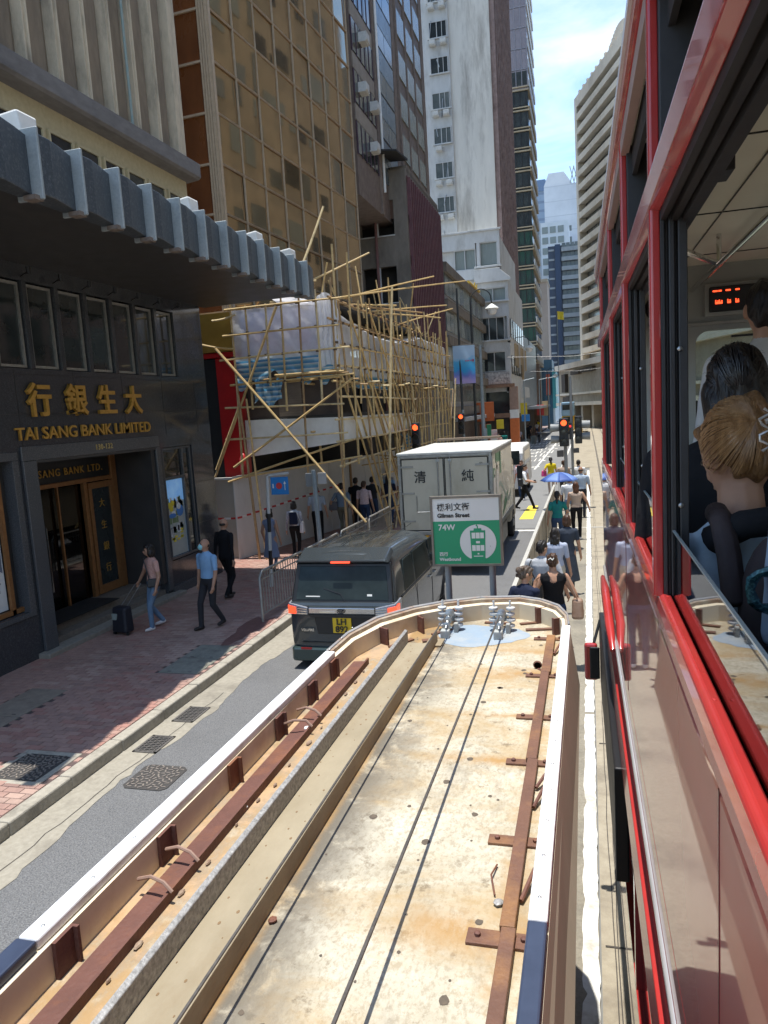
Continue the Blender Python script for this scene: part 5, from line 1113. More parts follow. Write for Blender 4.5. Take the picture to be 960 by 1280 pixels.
# debris on the roof, stones, metal chips
def debris(nm, label, cat, x, y, s, m, z=2.563):
    b = MB(); b.sphere((0, 0, 0), (s, s*RR.uniform(.7, 1.4), s*.55), 7, 5, smooth=False)
    for i, v in enumerate(b.v): b.v[i] = (v[0]*(1+RR.uniform(-.2, .2)), v[1]*(1+RR.uniform(-.2, .2)), v[2])
    o = b.build(nm, m); o.location = (x, y, z+s*.4); tag(o, label, cat)
m_stone = M('stone', (.26, .2, .15), (.2, .15, .11), sc=20, rough=.9)
debris('stone', 'dark reddish lump on the roof beside the ochre channel', 'stone', -.915, 1.80, .014, m_rust)
debris('stone', 'small grey stone beside a tie plate on the roof', 'stone', -.285, 1.99, .016, m_galv)
debris('stone', 'pale pebble in the angle rail behind the rim bracket', 'stone', -1.27, 2.36, .010, m_white, 2.572)
debris('stone', 'white pebble lying in the far part of the angle rail', 'stone', -1.29, 3.05, .014, m_white, 2.572)
# round dark blots: bitumen spots flush with the paint
b = MB()
for k in range(46):
    x, y = RR.uniform(-.9, -.30), 1.25+3.2*RR.random(); r = RR.choice([.006, .008, .011, .016, .02])*.7
    n = 9; pts = [(x+r*math.cos(2*math.pi*i/n)*RR.uniform(.8, 1.2), y+1.15*r*math.sin(2*math.pi*i/n)*RR.uniform(.8, 1.2), 2.5632) for i in range(n)]; b.poly(pts)
b.build('bitumen_spots', M('bitumen', (.075, .06, .045), (.13, .10, .07), sc=40, rough=.8), sr, kind='stuff')
# pale blue patch by the insulators
b = MB(); pts = []
for i in range(28):
    a = 2*math.pi*i/28; r = 1+.10*math.sin(3*a+1)+RR.uniform(-.05, .05); pts.append((-.70+.285*r*math.cos(a), 4.56+.22*r*math.sin(a), 2.5634))
b.poly(pts); b.build('blue_patch', M('patch_blue', (.27, .34, .41), (.22, .285, .35), sc=6, rough=.8, dirt=(.5, .48, .42), dsc=3, damt=.6), sr)
for x, y, a, l, w in ((-.30, 4.70, .2, .12, .035), (-.62, 4.82, -.1, .08, .03), (-.95, 4.60, .9, .08, .03), (-1.16, 4.35, 1.0, .1, .03), (-.40, 4.83, .4, .07, .03), (-.98, 4.42, .3, .06, .05)):
    b = MB(); c, s = math.cos(a), math.sin(a)
    b.prism([(x-l*c+w*s*.5, y-l*s-w*c*.5), (x+l*c+w*s*.5, y+l*s-w*c*.5), (x+l*c-w*s*.5, y+l*s+w*c*.5), (x-l*c-w*s*.5, y-l*s+w*c*.5)], 2.563, 2.573, 'z'); b.build('rusty_offcut', m_rust2, sr)
b = MB(); b.box(-1.0, -.9, 4.30, 4.44, 2.563, 2.574); b.build('ochre_board', m_ochre, sr)
# posts and bench wall of the shelter below the roof
for y in (-2.5, .4, 3.3): b = MB(); b.box(-1.26, -1.20, y, y+.06, .0, 2.42); b.build('post', m_grey, sr)
b = MB(); b.box(-1.24, -1.22, -2.4, 4.3, .3, 2.0); b.build('back_panel', M('shelter_panel', (.3, .3, .28), rough=.5), sr)
# insulator blocks with coiled links, and the cables they hold
m_porc = M('pale_porcelain', (.62, .64, .64), (.5, .52, .52), sc=14, rough=.35, dirt=(.3, .26, .2), dsc=6, damt=.6)
for x, lab in ((-.90, 'pale coiled cable insulator on the roof, below the left sign post'), (-.565, 'pale coiled cable insulator on the roof, below the right sign post')):
    t = thing('cable_insulator', lab, 'insulator', (x, 4.6, 2.562), group='cable insulators on the shelter roof')
    b = MB(); b.box(x+.028, x+.055, 4.60, 4.64, 2.563, 2.625); b.build('foot_block', M('block_grey', (.4, .42, .4), (.3, .3, .28), sc=12, rough=.6), t, bevel=.006)
    b = MB(); b.box(x-.035, x+.02, 4.47, 4.53, 2.563, 2.615); b.build('foot_block', M('block_grey', (.4, .42, .4), (.3, .3, .28), sc=12, rough=.6), t, bevel=.006)
    for s in (-1, 1):
        b = MB(); xx = x+s*.052
        for q in range(4): b.lathe([(.012, -.012), (.029, -.007), (.031, 0), (.029, .007), (.012, .012)], (xx+s*.004*(q % 2), 4.66+.006*q, 2.60+q*.036), 10)
        b.tube([(xx, 4.66, 2.57), (xx, 4.68, 2.76)], .008, 6); b.build('insulator_stack', m_porc, t)
    b = MB(); b.tube([(x, 4.78, 2.60), (x, 4.62, 2.69), (x, 4.50, 2.62)], .010, 6)
    for q in range(7): b.lathe([(.02, -.004), (.028, 0), (.02, .004)], (x, 4.52+q*.035, 2.63+.06*math.sin(q/6*math.pi)), 8, 'y')
    b.build('steel_link', m_steel, t)
m_cab = M('steel_cable', (.075, .07, .065), (.12, .11, .10), sc=60, rough=.6, metal=.3)
for (x0, x1, lab) in ((-.90, -.87, 'thin steel cable along the left of the shelter roof'), (-.565, -.53, 'thicker steel cable down the middle of the shelter roof')):
    b = MB(); pts = [(x0+(x1-x0)*t, 4.52-t*8.0, 2.70+.06*t) for t in [i/16 for i in range(17)]]; b.tube(pts, .0042 if x0 < -.8 else .0055, 8)
    tag(b.build('steel_cable', m_cab), lab, 'cable')
# ---- the stop sign
m_sgr = M('sign_green', (.0, .265, .115), (.0, .245, .105), sc=1, rough=.35); m_sgw = M('sign_white', (.66, .65, .60), (.6, .59, .54), sc=2, rough=.4)
sg = thing('tram_stop_sign', 'green and white tram stop sign on two grey posts', 'stop sign', (-.88, 5.3, 0))
YS = 5.30; tl = rad(.4)
def sp(x, z, d=0.0): return (-.875+x*math.cos(tl), YS+x*math.sin(tl)*.2+d, 3.112+z+x*math.sin(tl))
def sq(b, x0, x1, z0, z1, d0, d1): b.hexa([sp(x0, z0, d0), sp(x1, z0, d0), sp(x1, z0, d1), sp(x0, z0, d1), sp(x0, z1, d0), sp(x1, z1, d0), sp(x1, z1, d1), sp(x0, z1, d1)])
w, h = .243, .243
b = MB(); sq(b, -w, w, .075, h, -.004, .012); b.build('white_panel', m_sgw, sg)
b = MB(); sq(b, -w, w, -h, .0748, -.004, .012); b.build('green_panel', m_sgr, sg)
b = MB(); f = .016
for q in ((-w-f, w+f, h, h+f), (-w-f, w+f, -h-f, -h), (-w-f, -w, -h, h), (w, w+f, -h, h)): sq(b, *q, -.012, .035)
b.build('frame', M('sign_frame', (.20, .175, .14), (.15, .13, .105), sc=8, rough=.5, metal=.3), sg)
b = MB(); sq(b, -w, w, -h, h, .0125, .03); b.build('back_panel', m_grey, sg)
m_sk = M('sign_black', (.015, .015, .017), rough=.4)
text('機利文街', .06, m_sk, sg, sp(-.208, .158, -.006), (1, 0, math.sin(tl)), (0, 0, 1), extrude=.0008, align='LEFT', bold=.0008, spacing=1.06, fit=.238)
text('Gilman Street', .04, m_sk, sg, sp(-.208, .104, -.006), (1, 0, math.sin(tl)), (0, 0, 1), extrude=.0008, align='LEFT', bold=.0018, spacing=1.02, fit=.238)
text('74W', .06, m_sgw, sg, sp(-.205, .010, -.006), (1, 0, math.sin(tl)), (0, 0, 1), extrude=.0008, align='LEFT', bold=.0012, spacing=1.05, fit=.125)
text('西行', .032, m_sgw, sg, sp(-.205, -.180, -.006), (1, 0, math.sin(tl)), (0, 0, 1), extrude=.0008, align='LEFT', bold=.0006, fit=.062)
text('Westbound', .03, m_sgw, sg, sp(-.205, -.218, -.006), (1, 0, math.sin(tl)), (0, 0, 1), extrude=.0008, align='LEFT', bold=.0008, fit=.158)
# white disc with the tram pictogram
b = MB(); cx, cz, R_ = .083, -.085, .132; n = 40
pts = [sp(cx+R_*math.cos(2*math.pi*i/n), cz+R_*math.sin(2*math.pi*i/n), -.0062) for i in range(n)]
b.poly(pts); b.build('white_disc', m_sgw, sg)
b = MB(); d = -.0075
def q4(x0, x1, z0, z1): b.poly([sp(cx+x0, cz+z0, d), sp(cx+x1, cz+z0, d), sp(cx+x1, cz+z1, d), sp(cx+x0, cz+z1, d)])
def q5(p): b.poly([sp(cx+x, cz+z, d) for x, z in p])
q5([(-.050, -.110), (.050, -.110), (.056, .088), (-.056, .088)]); q5([(-.03, .088), (.03, .088), (.026, .104), (-.026, .104)]); q4(-.004, .004, .104, .122); q5([(-.014, .122), (-.004, .118), (.004, .118), (-.004, .134)])
q5([(-.05, -.142), (.05, -.142), (.05, -.11), (-.05, -.11)]); q5([(-.05, -.142), (-.05, -.115), (-.075, -.127)]); q5([(.05, -.115), (.05, -.142), (.075, -.127)])
b.build('tram_pictogram', m_sgr, sg)
b = MB(); d = -.009
for z0, z1 in ((.03, .072), (-.062, -.02)):
    for x0, x1 in ((-.044, -.018), (-.014, .014), (.018, .044)): q4(x0, x1, z0, z1)
q4(-.014, .014, -.006, .010); q4(-.034, .034, -.104, -.098); q4(-.006, .006, -.088, -.078); b.build('pictogram_window', m_sgw, sg)
b = MB(); b.poly([sp(.17, -.115, -.0078), sp(.174, -.12, -.0078), sp(.172, -.108, -.0078)]); b.build('sign_speck', m_sk, sg)
for x in (-1.035, -.705):
    b = MB(); b.tube([(x, YS+.06, .01), (x, YS+.06, 3.30)], .024, 12); b.build('post', m_grey, sg)
# fence of the refuge island
fc = thing('platform_fence', 'beige metal panel fence along the road side of the tram platform', 'fence', (-1.22, 24, .01))
m_fb = M('fence_beige', (.36, .32, .25), (.30, .265, .205), sc=3, rough=.6, dirt=(.2, .17, .12), dsc=2, damt=.5)
pm = MB(); pm.box(-.012, .012, .02, 1.48, .12, 1.02); me = withmat(pm, 'fence_panel', m_fb); qm = MB(); qm.box(-.03, .03, -.03, .03, 0, 1.06); me2 = withmat(qm, 'fence_post', m_fb); tr = MB(); tr.box(-.035, .035, -.02, 1.52, 1.03, 1.10); me3 = withmat(tr, 'top_rail', M('fence_rail', (.55, .53, .47), (.48, .46, .41), sc=5, rough=.45, metal=.2))
for k in range(14): inst('fence_panel', me, fc, (-1.22, 5.8+k*1.5, .01)); inst('fence_post', me2, fc, (-1.22, 5.8+k*1.5, .01)); inst('top_rail', me3, fc, (-1.22, 5.8+k*1.5, .01))
# ================================================================== RED TRAM THE PICTURE IS TAKEN FROM
m_tred = M('tram_red', (0.44, 0.036, 0.032), (0.37, 0.028, 0.026), sc=5, rough=0.24, coat=.6, rvar=.06, dirt=(.30, .05, .045), dsc=9, damt=.3)
m_tpanel = M('tram_panel_red', (0.46, 0.075, 0.065), (0.42, 0.066, 0.058), sc=2, rough=0.3, coat=1.0, spec=.5, rvar=.04)
m_tpanel.node_tree.nodes['Principled BSDF'].inputs['Coat IOR'].default_value = 2.6; m_tpanel.node_tree.nodes['Principled BSDF'].inputs['Coat Roughness'].default_value = .025
m_tmar = M('tram_maroon', (0.10, 0.008, 0.014), rough=.2, coat=.6)
m_tblk = M('tram_black_rubber', (0.022, 0.021, 0.022), (0.034, 0.033, 0.034), sc=20, rough=.55)
m_ceil = M('tram_ceiling', (0.70, 0.68, 0.58), (0.64, 0.62, 0.53), sc=1.6, rough=.55)
m_bulk = M('tram_bulkhead', (0.36, 0.37, 0.345), (0.31, 0.32, 0.30), sc=2, rough=.5)
m_floor = M('tram_floor', (.08, .06, .05), rough=.8)
tr_ang = rad(.68)
TT = Matrix.Translation((.17, 0, 0)) @ Matrix.Rotation(tr_ang, 4, 'Z')
tram = thing('red_tram', 'red double deck tram beside the shelter, upper windows open with black inner frames', 'tram', (.17, 1, 0))
def tb(fn, name, mat, bevel=0.0, seg=2, **kw):
    b = MB(); b.xf = TT; fn(b); return b.build(name, mat, tram, bevel=bevel, seg=seg, **kw)
Y0, Y1 = -3.0, 6.2
# body side, sill, waist
tb(lambda b: b.prism([(0, 2.80), (.03, 2.80), (.03, 3.475), (.006, 3.475), (0, 3.46)], Y0, Y1, 'y'), 'side_panel', m_tpanel)
tb(lambda b: b.prism([(0, 2.665), (.03, 2.665), (.03, 2.793), (0, 2.793)], Y0, Y1, 'y'), 'side_panel', m_tpanel)
tb(lambda b: b.prism([(-.003, 3.478), (.029, 3.485), (.029, 3.535), (.010, 3.541), (.001, 3.534), (-.004, 3.51)], Y0, Y1, 'y'), 'window_sill', m_tred, bevel=.004)
tb(lambda b: b.box(.037, .066, Y0, Y1, 3.40, 3.47), 'inner_ledge', m_tblk)
b = MB(); b.sphere((0, 0, 0), (.004, .006, .002), 8, 5); me = withmat(b, 'sill_screw', m_tred)
for k in range(9): inst('sill_screw', me, tram, TT @ Vector((.018, .55+k*.62, 3.538)))
tb(lambda b: b.box(.029, .0375, Y0, Y1, 3.46, 3.49), 'sill_groove', m_tblk)
tb(lambda b: b.prism([(-.010, 2.640), (0, 2.632), (0, 2.665), (-.010, 2.660)], Y0, Y1, 'y'), 'waist_trim', M('trim_white', (.62, .6, .58), rough=.2, metal=.5), bevel=.004)
tb(lambda b: b.box(.012, .03, Y0, Y1, 2.43, 2.615), 'waist_recess', m_tmar)
tb(lambda b: b.prism([(-.02, 2.30), (.02, 2.30), (.02, 2.43), (-.012, 2.43)], Y0, 5.2, 'y'), 'waist_band', m_tred, bevel=.005)
tb(lambda b: b.box(.045, .06, Y0, Y1, 1.25, 2.30), 'lower_window', m_dglass)
for k in range(9): tb(lambda b: b.box(.02, .06, -2.9+k*1.03, -2.83+k*1.03, 1.25, 2.30), 'lower_post', m_tred)
tb(lambda b: b.box(.03, .08, Y0, Y1, .55, 1.25), 'lower_panel', m_tpanel)
tb(lambda b: b.box(.02, .09, Y0, Y1, 1.23, 1.28), 'lower_sill', m_tred)
tb(lambda b: b.box(.09, .15, Y0, Y1, .18, .55), 'skirt', m_black)
tb(lambda b: [b.box(-.0012, .0, y, y+.006, 2.80, 3.47) for y in (1.02, )], 'panel_joint', m_tmar)
tb(lambda b: [b.box(-.0012, .0, y, y+.006, 2.80, 3.47) for y in (3.1, )], 'panel_joint', m_tmar)
# black guard board on the lower flank, mirror and red bracket at the front end
tb(lambda b: b.box(-.052, .01, 3.45, 6.15, 1.70, 2.28), 'door_board', m_black, bevel=.008)
tb(lambda b: b.tube([(-.02, 4.15, 2.62), (-.03, 4.3, 2.72), (-.032, 5.0, 2.76), (-.03, 5.6, 2.70)], [.016, .026, .028, .016], 10), 'mirror_arm', m_tred)
tb(lambda b: b.box(-.175, -.075, 5.86, 5.92, 1.80, 2.10), 'side_mirror', m_tred, bevel=.02)
tb(lambda b: b.box(-.135, -.06, 5.84, 5.858, 1.82, 2.08), 'mirror_face', m_black, bevel=.01)
tb(lambda b: b.tube([(-.10, 5.9, 2.1), (-.05, 6.0, 2.25), (.02, 6.0, 2.3)], .012, 8), 'mirror_bracket', m_black)
# window posts and jambs
posts = [.32, 1.80, 2.87, 4.05, 5.55]
for i, y in enumerate(posts+[-1.1, -2.4]):
    tb(lambda b: b.prism([(-.006, y+.004), (-.010, y+.010), (-.010, y+.04), (-.004, y+.046), (.012, y+.046), (.012, y+.004)], 3.535, 4.94, 'z'), 'window_post', m_tred, bevel=.003)
    def jamb(b):
        for x0, x1, d in ((.012, .022, .012), (.022, .030, .0), (.030, .042, .014), (.042, .049, .0), (.049, .068, .016)): b.box(x0, x1, y+.016-d, y+.052, 3.535, 4.80)
        b.box(.012, .16, y-.02, y+.075, 4.46, 4.86)
    tb(jamb, 'jamb', m_tblk, bevel=.002, seg=1)
    b = MB(); b.xf = TT
    for z in (3.75, 4.1, 4.6, 4.75): b.sphere((.05, y-.004, z), (.006, .004, .006), 8, 5)
    b.build('screw', m_steel, tram)
    # header inner corner block
for ya, yb in zip([-2.4, -1.1]+posts[:-1], [-1.1]+posts): pass
# window header bar and its black underside channels
tb(lambda b: b.prism([(-.012, 4.405), (.014, 4.398), (.014, 4.475), (-.004, 4.48), (-.014, 4.465)], Y0, Y1, 'y'), 'header_bar', m_tred, bevel=.003)
def hd_(b):
    for x0, x1, z0 in ((.014, .026, 4.380), (.026, .036, 4.396), (.036, .050, 4.376), (.050, .058, 4.394), (.058, .080, 4.37)): b.box(x0, x1, Y0, Y1, z0, 4.46)
tb(hd_, 'header_channel', m_tblk)
tb(lambda b: b.box(.0, .018, Y0, Y1, 4.48, 4.492), 'header_trim', M('trim_olive', (.22, .19, .14), rough=.5))
# transom vents: black inner louvre plates with an opening slot
for ya, yb in zip(posts[:-1], posts[1:]):
    tb(lambda b: (b.box(.03, .045, ya+.06, yb-.01, 4.76, 4.86), b.box(.10, .115, ya+.45*(yb-ya), yb-.02, 4.46, 4.80)), 'vent_plate', m_tblk)
# roof edge
tb(lambda b: b.prism([(-.012, 4.885), (.02, 4.87), (.02, 4.94), (-.022, 4.94), (-.02, 4.90)], Y0, Y1, 'y'), 'roof_rail', m_tred, bevel=.004)
tb(lambda b: b.prism([(-.006, 4.835), (.02, 4.835), (.02, 4.868), (-.008, 4.878)], Y0, Y1, 'y'), 'roof_rail_inner', M('trim_pink', (.42, .30, .27), rough=.35))
tb(lambda b: b.prism([(-.03, 4.942), (.05, 4.942), (.06, 5.03), (-.012, 4.99), (-.03, 4.97)], Y0, Y1, 'y'), 'roof_gutter', M('gutter_white', (.72, .74, .78), rough=.35))
tb(lambda b: b.prism([(.05, 4.95), (1.95, 4.95), (1.95, 5.0), (1.6, 5.08), (1.0, 5.11), (.4, 5.08), (.05, 5.02)], Y0, Y1, 'y'), 'roof', M('roof_grey', (.5, .5, .5), rough=.5))
# interior
tb(lambda b: b.prism([(.02, 4.86), (1.98, 4.86), (1.98, 4.94), (.02, 4.94)], Y0, Y1, 'y'), 'ceiling', m_ceil)
def cl(b):
    for y in (.6, 1.75, 2.9, 4.05, 5.2): b.box(.3, 1.7, y, y+.006, 4.855, 4.862)
    for x in (.52, 1.48): b.box(x, x+.005, Y0, 6.1, 4.855, 4.862)
tb(cl, 'ceiling_seam', m_tblk)
tb(lambda b: b.prism([(.12, 4.70), (.16, 4.68), (.34, 4.84), (.34, 4.86), (.12, 4.86)], 2.0, 6.1, 'y'), 'light_cove', M('cove_cream', (.66, .62, .42), (.58, .55, .4), sc=3, rough=.4))
tb(lambda b: b.prism([(.12, 4.60), (.17, 4.62), (.40, 4.86), (.12, 4.86)], Y0, 1.99, 'y'), 'cove_cover', M('cove_grey', (.36, .345, .32), rough=.5))
def rl(b):
    b.tube([(.60, -2, 4.70), (.60, 5.9, 4.70)], .016, 10)
    for y in (.3, 2.6, 4.6): b.tube([(.60, y, 4.70), (.60, y, 4.86)], .013, 8); b.tube([(.42, y, 4.79), (.60, y, 4.70)], .017, 8)
    b.tube([(1.4, -2, 4.70), (1.4, 5.9, 4.70)], .016, 10)
tb(rl, 'grab_rail', m_chrome)
tb(lambda b: b.box(.03, 1.97, Y0, Y1, 2.62, 2.68), 'floor', m_floor)
tb(lambda b: b.box(.03, .05, Y0, Y1, 2.68, 3.48), 'inner_wall', m_bulk)
def rw(b):
    b.box(1.94, 1.98, Y0, Y1, 2.68, 3.5); b.box(1.94, 1.98, Y0, Y1, 4.42, 4.86)
    for y in posts+[-1.1, -2.4]: b.box(1.93, 1.98, y-.06, y+.10, 3.5, 4.42)
tb(rw, 'far_side_wall', m_bulk)
tb(lambda b: b.box(.06, 1.94, Y0, Y0+.05, 2.68, 4.86), 'rear_bulkhead', m_bulk)
YB = 5.62
def bk(b):
    b.box(.06, .62, YB, YB+.06, 2.68, 4.86); b.box(1.28, 1.94, YB, YB+.06, 2.68, 4.86); b.box(.62, 1.28, YB, YB+.06, 4.42, 4.86); b.box(.62, 1.28, YB, YB+.06, 2.68, 3.55)
    for (x, z, sx, sz) in ((.62, 4.42, 1, -1), (1.28, 4.42, -1, -1), (.62, 3.55, 1, 1), (1.28, 3.55, -1, 1)):
        n = 6; r = .09; pts = [(x, z)]+[(x+sx*(r-r*math.sin(math.pi/2*i/n)), z+sz*(r-r*math.cos(math.pi/2*i/n))) for i in range(n+1)]
        b.prism(pts, YB, YB+.06, 'y')
tb(bk, 'front_bulkhead', m_bulk)
tb(lambda b: b.box(.06, 1.94, YB-.03, YB, 4.455, 4.475), 'bulkhead_trim', m_alum)
tb(lambda b: b.box(.62, 1.28, YB+.03, YB+.034, 3.55, 4.42), 'front_glass', glass_mat('tram_glass', tr=.85, tint=(.85, .95, .95)))
tb(lambda b: b.box(.84, 1.1, YB-.05, YB-.03, 4.36, 4.375), 'wiper', m_black)
tb(lambda b: b.box(.70, 1.30, YB-.07, YB, 4.535, 4.70), 'display_box', m_black, bevel=.008)
tb(lambda b: b.box(.675, 1.325, YB-.045, YB-.001, 4.51, 4.725), 'display_frame', m_bulk, bevel=.006)
m_led = M('led_red', (.3, .01, .0), emit=(1.0, .07, .02), es=.9, rough=.5)
def led(b):
    for x, w in ((.72, .03), (.755, .02), (.80, .03), (.86, .025)): b.box(x, x+w, YB-.074, YB-.0705, 4.665, 4.675)
    for x in (.735, .758, .81, .86): b.box(x, x+.022, YB-.074, YB-.0705, 4.585, 4.598); b.box(x, x+.006, YB-.074, YB-.0705, 4.598, 4.612); b.box(x+.014, x+.021, YB-.074, YB-.0705, 4.598, 4.608)
tb(led, 'led_text', m_led)
tb(lambda b: b.sphere((.36, YB-.02, 4.60), (.07, .03, .08), 16, 10), 'speaker_round', m_black)
# lowered window glass
gl_m = glass_mat('lowered_glass', tr=.8, refl=1.52, tint=(.8, .87, .88))
for ya, yb in ((.38, 1.79), (1.86, 2.86), (2.93, 4.04)):
    tb(lambda b: b.box(.031, .035, ya, yb, 3.495, 3.69), 'window_glass', gl_m)
    tb(lambda b: b.box(.0302, .0358, ya, yb, 3.6903, 3.694), 'glass_edge', M('glass_edge', (.35, .42, .42), rough=.2))
def seats(b, x, y):
    b.box(x, x+.42, y+.02, y+.42, 3.06, 3.14); b.box(x, x+.42, y-.03, y+.03, 3.10, 3.60); b.box(x+.05, x+.37, y+.05, y+.35, 2.68, 3.06)
m_seat = M('seat_grey', (.17, .165, .165), (.13, .127, .127), sc=6, rough=.5)
for y in (1.22, 2.05, 2.85, 3.65, 4.45): tb(lambda b: seats(b, .12, y), 'seat', m_seat, bevel=.02); tb(lambda b: seats(b, 1.4, y), 'seat', m_seat, bevel=.02)
# overhead tram wire
b = MB(); b.tube([(1.1, -20, 6.6), (1.1, 40, 6.6), (.9, 120, 6.6)], .008, 5); tag(b.build('trolley_wire', m_black), 'thin overhead trolley wire above the red tram roof', 'wire')
# ================================================================== VEHICLES
m_vbody = M('van_paint', (0.055, 0.066, 0.072), (0.047, 0.056, 0.061), sc=3, rough=0.2, metal=.35, coat=.7, rvar=.04)
m_vgreen = M('van_paint_low', (0.03, 0.055, 0.052), rough=.3, metal=.3, coat=.7)
m_vglass = M('van_glass', (0.012, 0.019, 0.019), (.03, .042, .042), sc=2.2, rough=.04, spec=.18, rvar=.01)
m_lampr = M('lamp_red', (.45, .015, .01), rough=.15, coat=1, emit=(1, .09, .03), es=.55)
m_lampc = M('lamp_clear', (.5, .5, .52), (.3, .3, .32), sc=30, rough=.12, metal=.4, coat=1)
m_plate = M('plate_yellow', (.75, .50, .02), (.70, .46, .02), sc=4, rough=.4)
m_tyre = M('tyre', (.02, .02, .021), (.03, .03, .03), sc=30, rough=.85)
van = thing('parked_van', 'dark grey green people carrier with yellow plate stopped at the kerb beside the shelter', 'van', (-3.80, 10.72, 0), rotz=rad(-.4))
HW = .90
def vring(y, hw, zr, z0=.15, belt=1.06, lean=0.0):
    pts = [(hw*.93, z0), (hw*.985, z0+.14), (hw, .62), (hw*1.0, .92), (hw*.985, belt), (hw*.965, 1.25), (hw*.915, 1.52), (hw*.845, zr-.15), (hw*.72, zr-.05), (hw*.45, zr-.012), (0, zr)]
    full = [(x, z) for x, z in pts]+[(-x, z) for x, z in reversed(pts[:-1])]
    return [(x, y+lean*max(0, z-1.0), z) for x, z in full]
st = [(0.02, .86, 1.80, .30), (.06, .90, 1.85, .28), (.45, HW, 1.885, .12), (1.2, HW, 1.90, .0), (2.2, HW, 1.87, 0), (2.9, HW, 1.79, 0), (3.5, HW*.99, 1.56, 0), (4.1, HW*.97, 1.20, 0), (4.70, HW*.92, 1.05, 0), (4.86, HW*.8, .95, 0)]
b = MB(); n = 21; vs = []; fs = []
for y, hw, zr, ln in st: vs += vring(y, hw, zr, lean=ln)
for i in range(len(st)-1):
    for k in range(n-1): fs.append((i*n+k, i*n+k+1, (i+1)*n+k+1, (i+1)*n+k))
    fs.append((i*n+n-1, i*n, (i+1)*n, (i+1)*n+n-1))
# rear face in strips
for k in range(10): 
    a, c = k, n-1-k
    if k < 9: fs.append((a, c, c-1, a+1))
    else: fs.append((9, 11, 10))
fs.append(tuple((len(st)-1)*n+k for k in range(n)))
b._add(vs, fs, True); vb = b.build('body', m_vbody, van); 
md = vb.modifiers.new('sub', 'SUBSURF'); md.levels = 1; md.render_levels = 2; vb.data.set_sharp_from_angle(angle=rad(80))
def rear_y(z): return .02+.30*max(0, z-1.0)
def rq(b, x0, x1, z0, z1, t0=-.012, t1=.03, xt=0.0):
    """slab that hugs the rear face; xt narrows it towards the top"""
    p = lambda x, z, t: (x, rear_y(z)+t, z)
    b.hexa([p(x0, z0, t0), p(x1, z0, t0), p(x1, z0, t1), p(x0, z0, t1), p(x0+xt, z1, t0), p(x1-xt, z1, t0), p(x1-xt, z1, t1), p(x0+xt, z1, t1)])
b = MB(); rq(b, -.845, .845, 1.085, 1.69, -.006, .06, .06); b.build('rear_window', m_black, van, bevel=.02)
b = MB(); rq(b, -.77, .77, 1.13, 1.64, -.012, .0, .06); b.build('pane', m_vglass, van, bevel=.012)
b = MB(); b.tube([(.05, .055, 1.12), (-.02, .075, 1.22), (-.30, .105, 1.30)], .011, 6); b.build('wiper', m_black, van)
b = MB(); rq(b, -.60, -.36, 1.175, 1.19, -.015, -.011); b.build('sticker', m_white, van)
b = MB(); rq(b, .42, .50, 1.19, 1.22, -.015, -.011); b.build('sticker', m_white, van)
b = MB(); b.hexa([(-.78, .14, 1.70), (.78, .14, 1.70), (.78, .5, 1.80), (-.78, .5, 1.80), (-.72, .12, 1.745), (.72, .12, 1.745), (.74, .5, 1.90), (-.74, .5, 1.90)]); b.build('roof_spoiler', m_vbody, van, bevel=.025)
b = MB(); b.box(-.16, .16, .092, .12, 1.705, 1.735); b.build('brake_light', m_lampr, van, bevel=.006)
b = MB(); rq(b, -.86, .86, 1.03, 1.10, -.02, .02); b.build('trunk_ledge', m_vbody, van, bevel=.015)
b = MB(); rq(b, -.55, .55, .92, 1.015, -.03, .02); b.build('chrome_garnish', M('chrome_dark', (.55, .56, .57), rough=.2, metal=1), van, bevel=.012)
b = MB(); rq(b, -.36, -.10, .935, .965, -.034, -.028); b.build('garnish_mark', m_chrome, van)
# oval emblem of three rings
b = MB()
def ell(cx, cz, a, c, r):
    pts = [(cx+a*math.cos(2*math.pi*i/20), -.036, cz+c*math.sin(2*math.pi*i/20)) for i in range(21)]; b.tube(pts, r, 6, cap=False)
ell(0, .968, .058, .038, .006); ell(0, .968, .020, .036, .005); ell(0, .982, .040, .018, .005); b.build('emblem', m_black, van)
for s in (-1, 1):
    b = MB(); b.hexa([(s*.56, -.02, .90), (s*.89, .02, .90), (s*.905, .30, .90), (s*.56, .05, .90), (s*.56, -.022, 1.02), (s*.89, .02, 1.09), (s*.905, .34, 1.12), (s*.56, .05, 1.02)]); lp = b.build('tail_lamp', m_lampc, van, bevel=.012)
    b = MB(); b.hexa([(s*.76, -.012, .915), (s*.90, .012, .915), (s*.912, .16, .93), (s*.76, .05, .93), (s*.76, -.012, 1.02), (s*.90, .012, 1.05), (s*.912, .18, 1.06), (s*.76, .05, 1.03)]); p = b.build('red_lens', m_lampr); p.parent = lp; 
    for k in range(3):
        b = MB(); b.hexa([(s*.57, -.031, .915+k*.035), (s*.75, -.024, .92+k*.04), (s*.75, .0, .92+k*.04), (s*.57, .0, .915+k*.035), (s*.57, -.031, .932+k*.035), (s*.75, -.024, .937+k*.04), (s*.75, .0, .937+k*.04), (s*.57, .0, .932+k*.035)]); p = b.build('chrome_bar', m_chrome); p.parent = lp
b = MB(); b.hexa([(-.50, -.02, .86), (.50, -.02, .86), (.50, .03, .86), (-.50, .03, .86), (-.56, -.02, .90), (.56, -.02, .90), (.56, .03, .90), (-.56, .03, .90)]); b.build('plate_strip', m_black, van)
b = MB(); rq(b, -.42, .42, .58, .86, -.006, .02, -.05); b.build('plate_recess', m_black, van, bevel=.02)
b = MB(); rq(b, -.155, .155, .61, .87, -.03, -.012); pl_ = b.build('licence_plate', m_plate, van, bevel=.006)
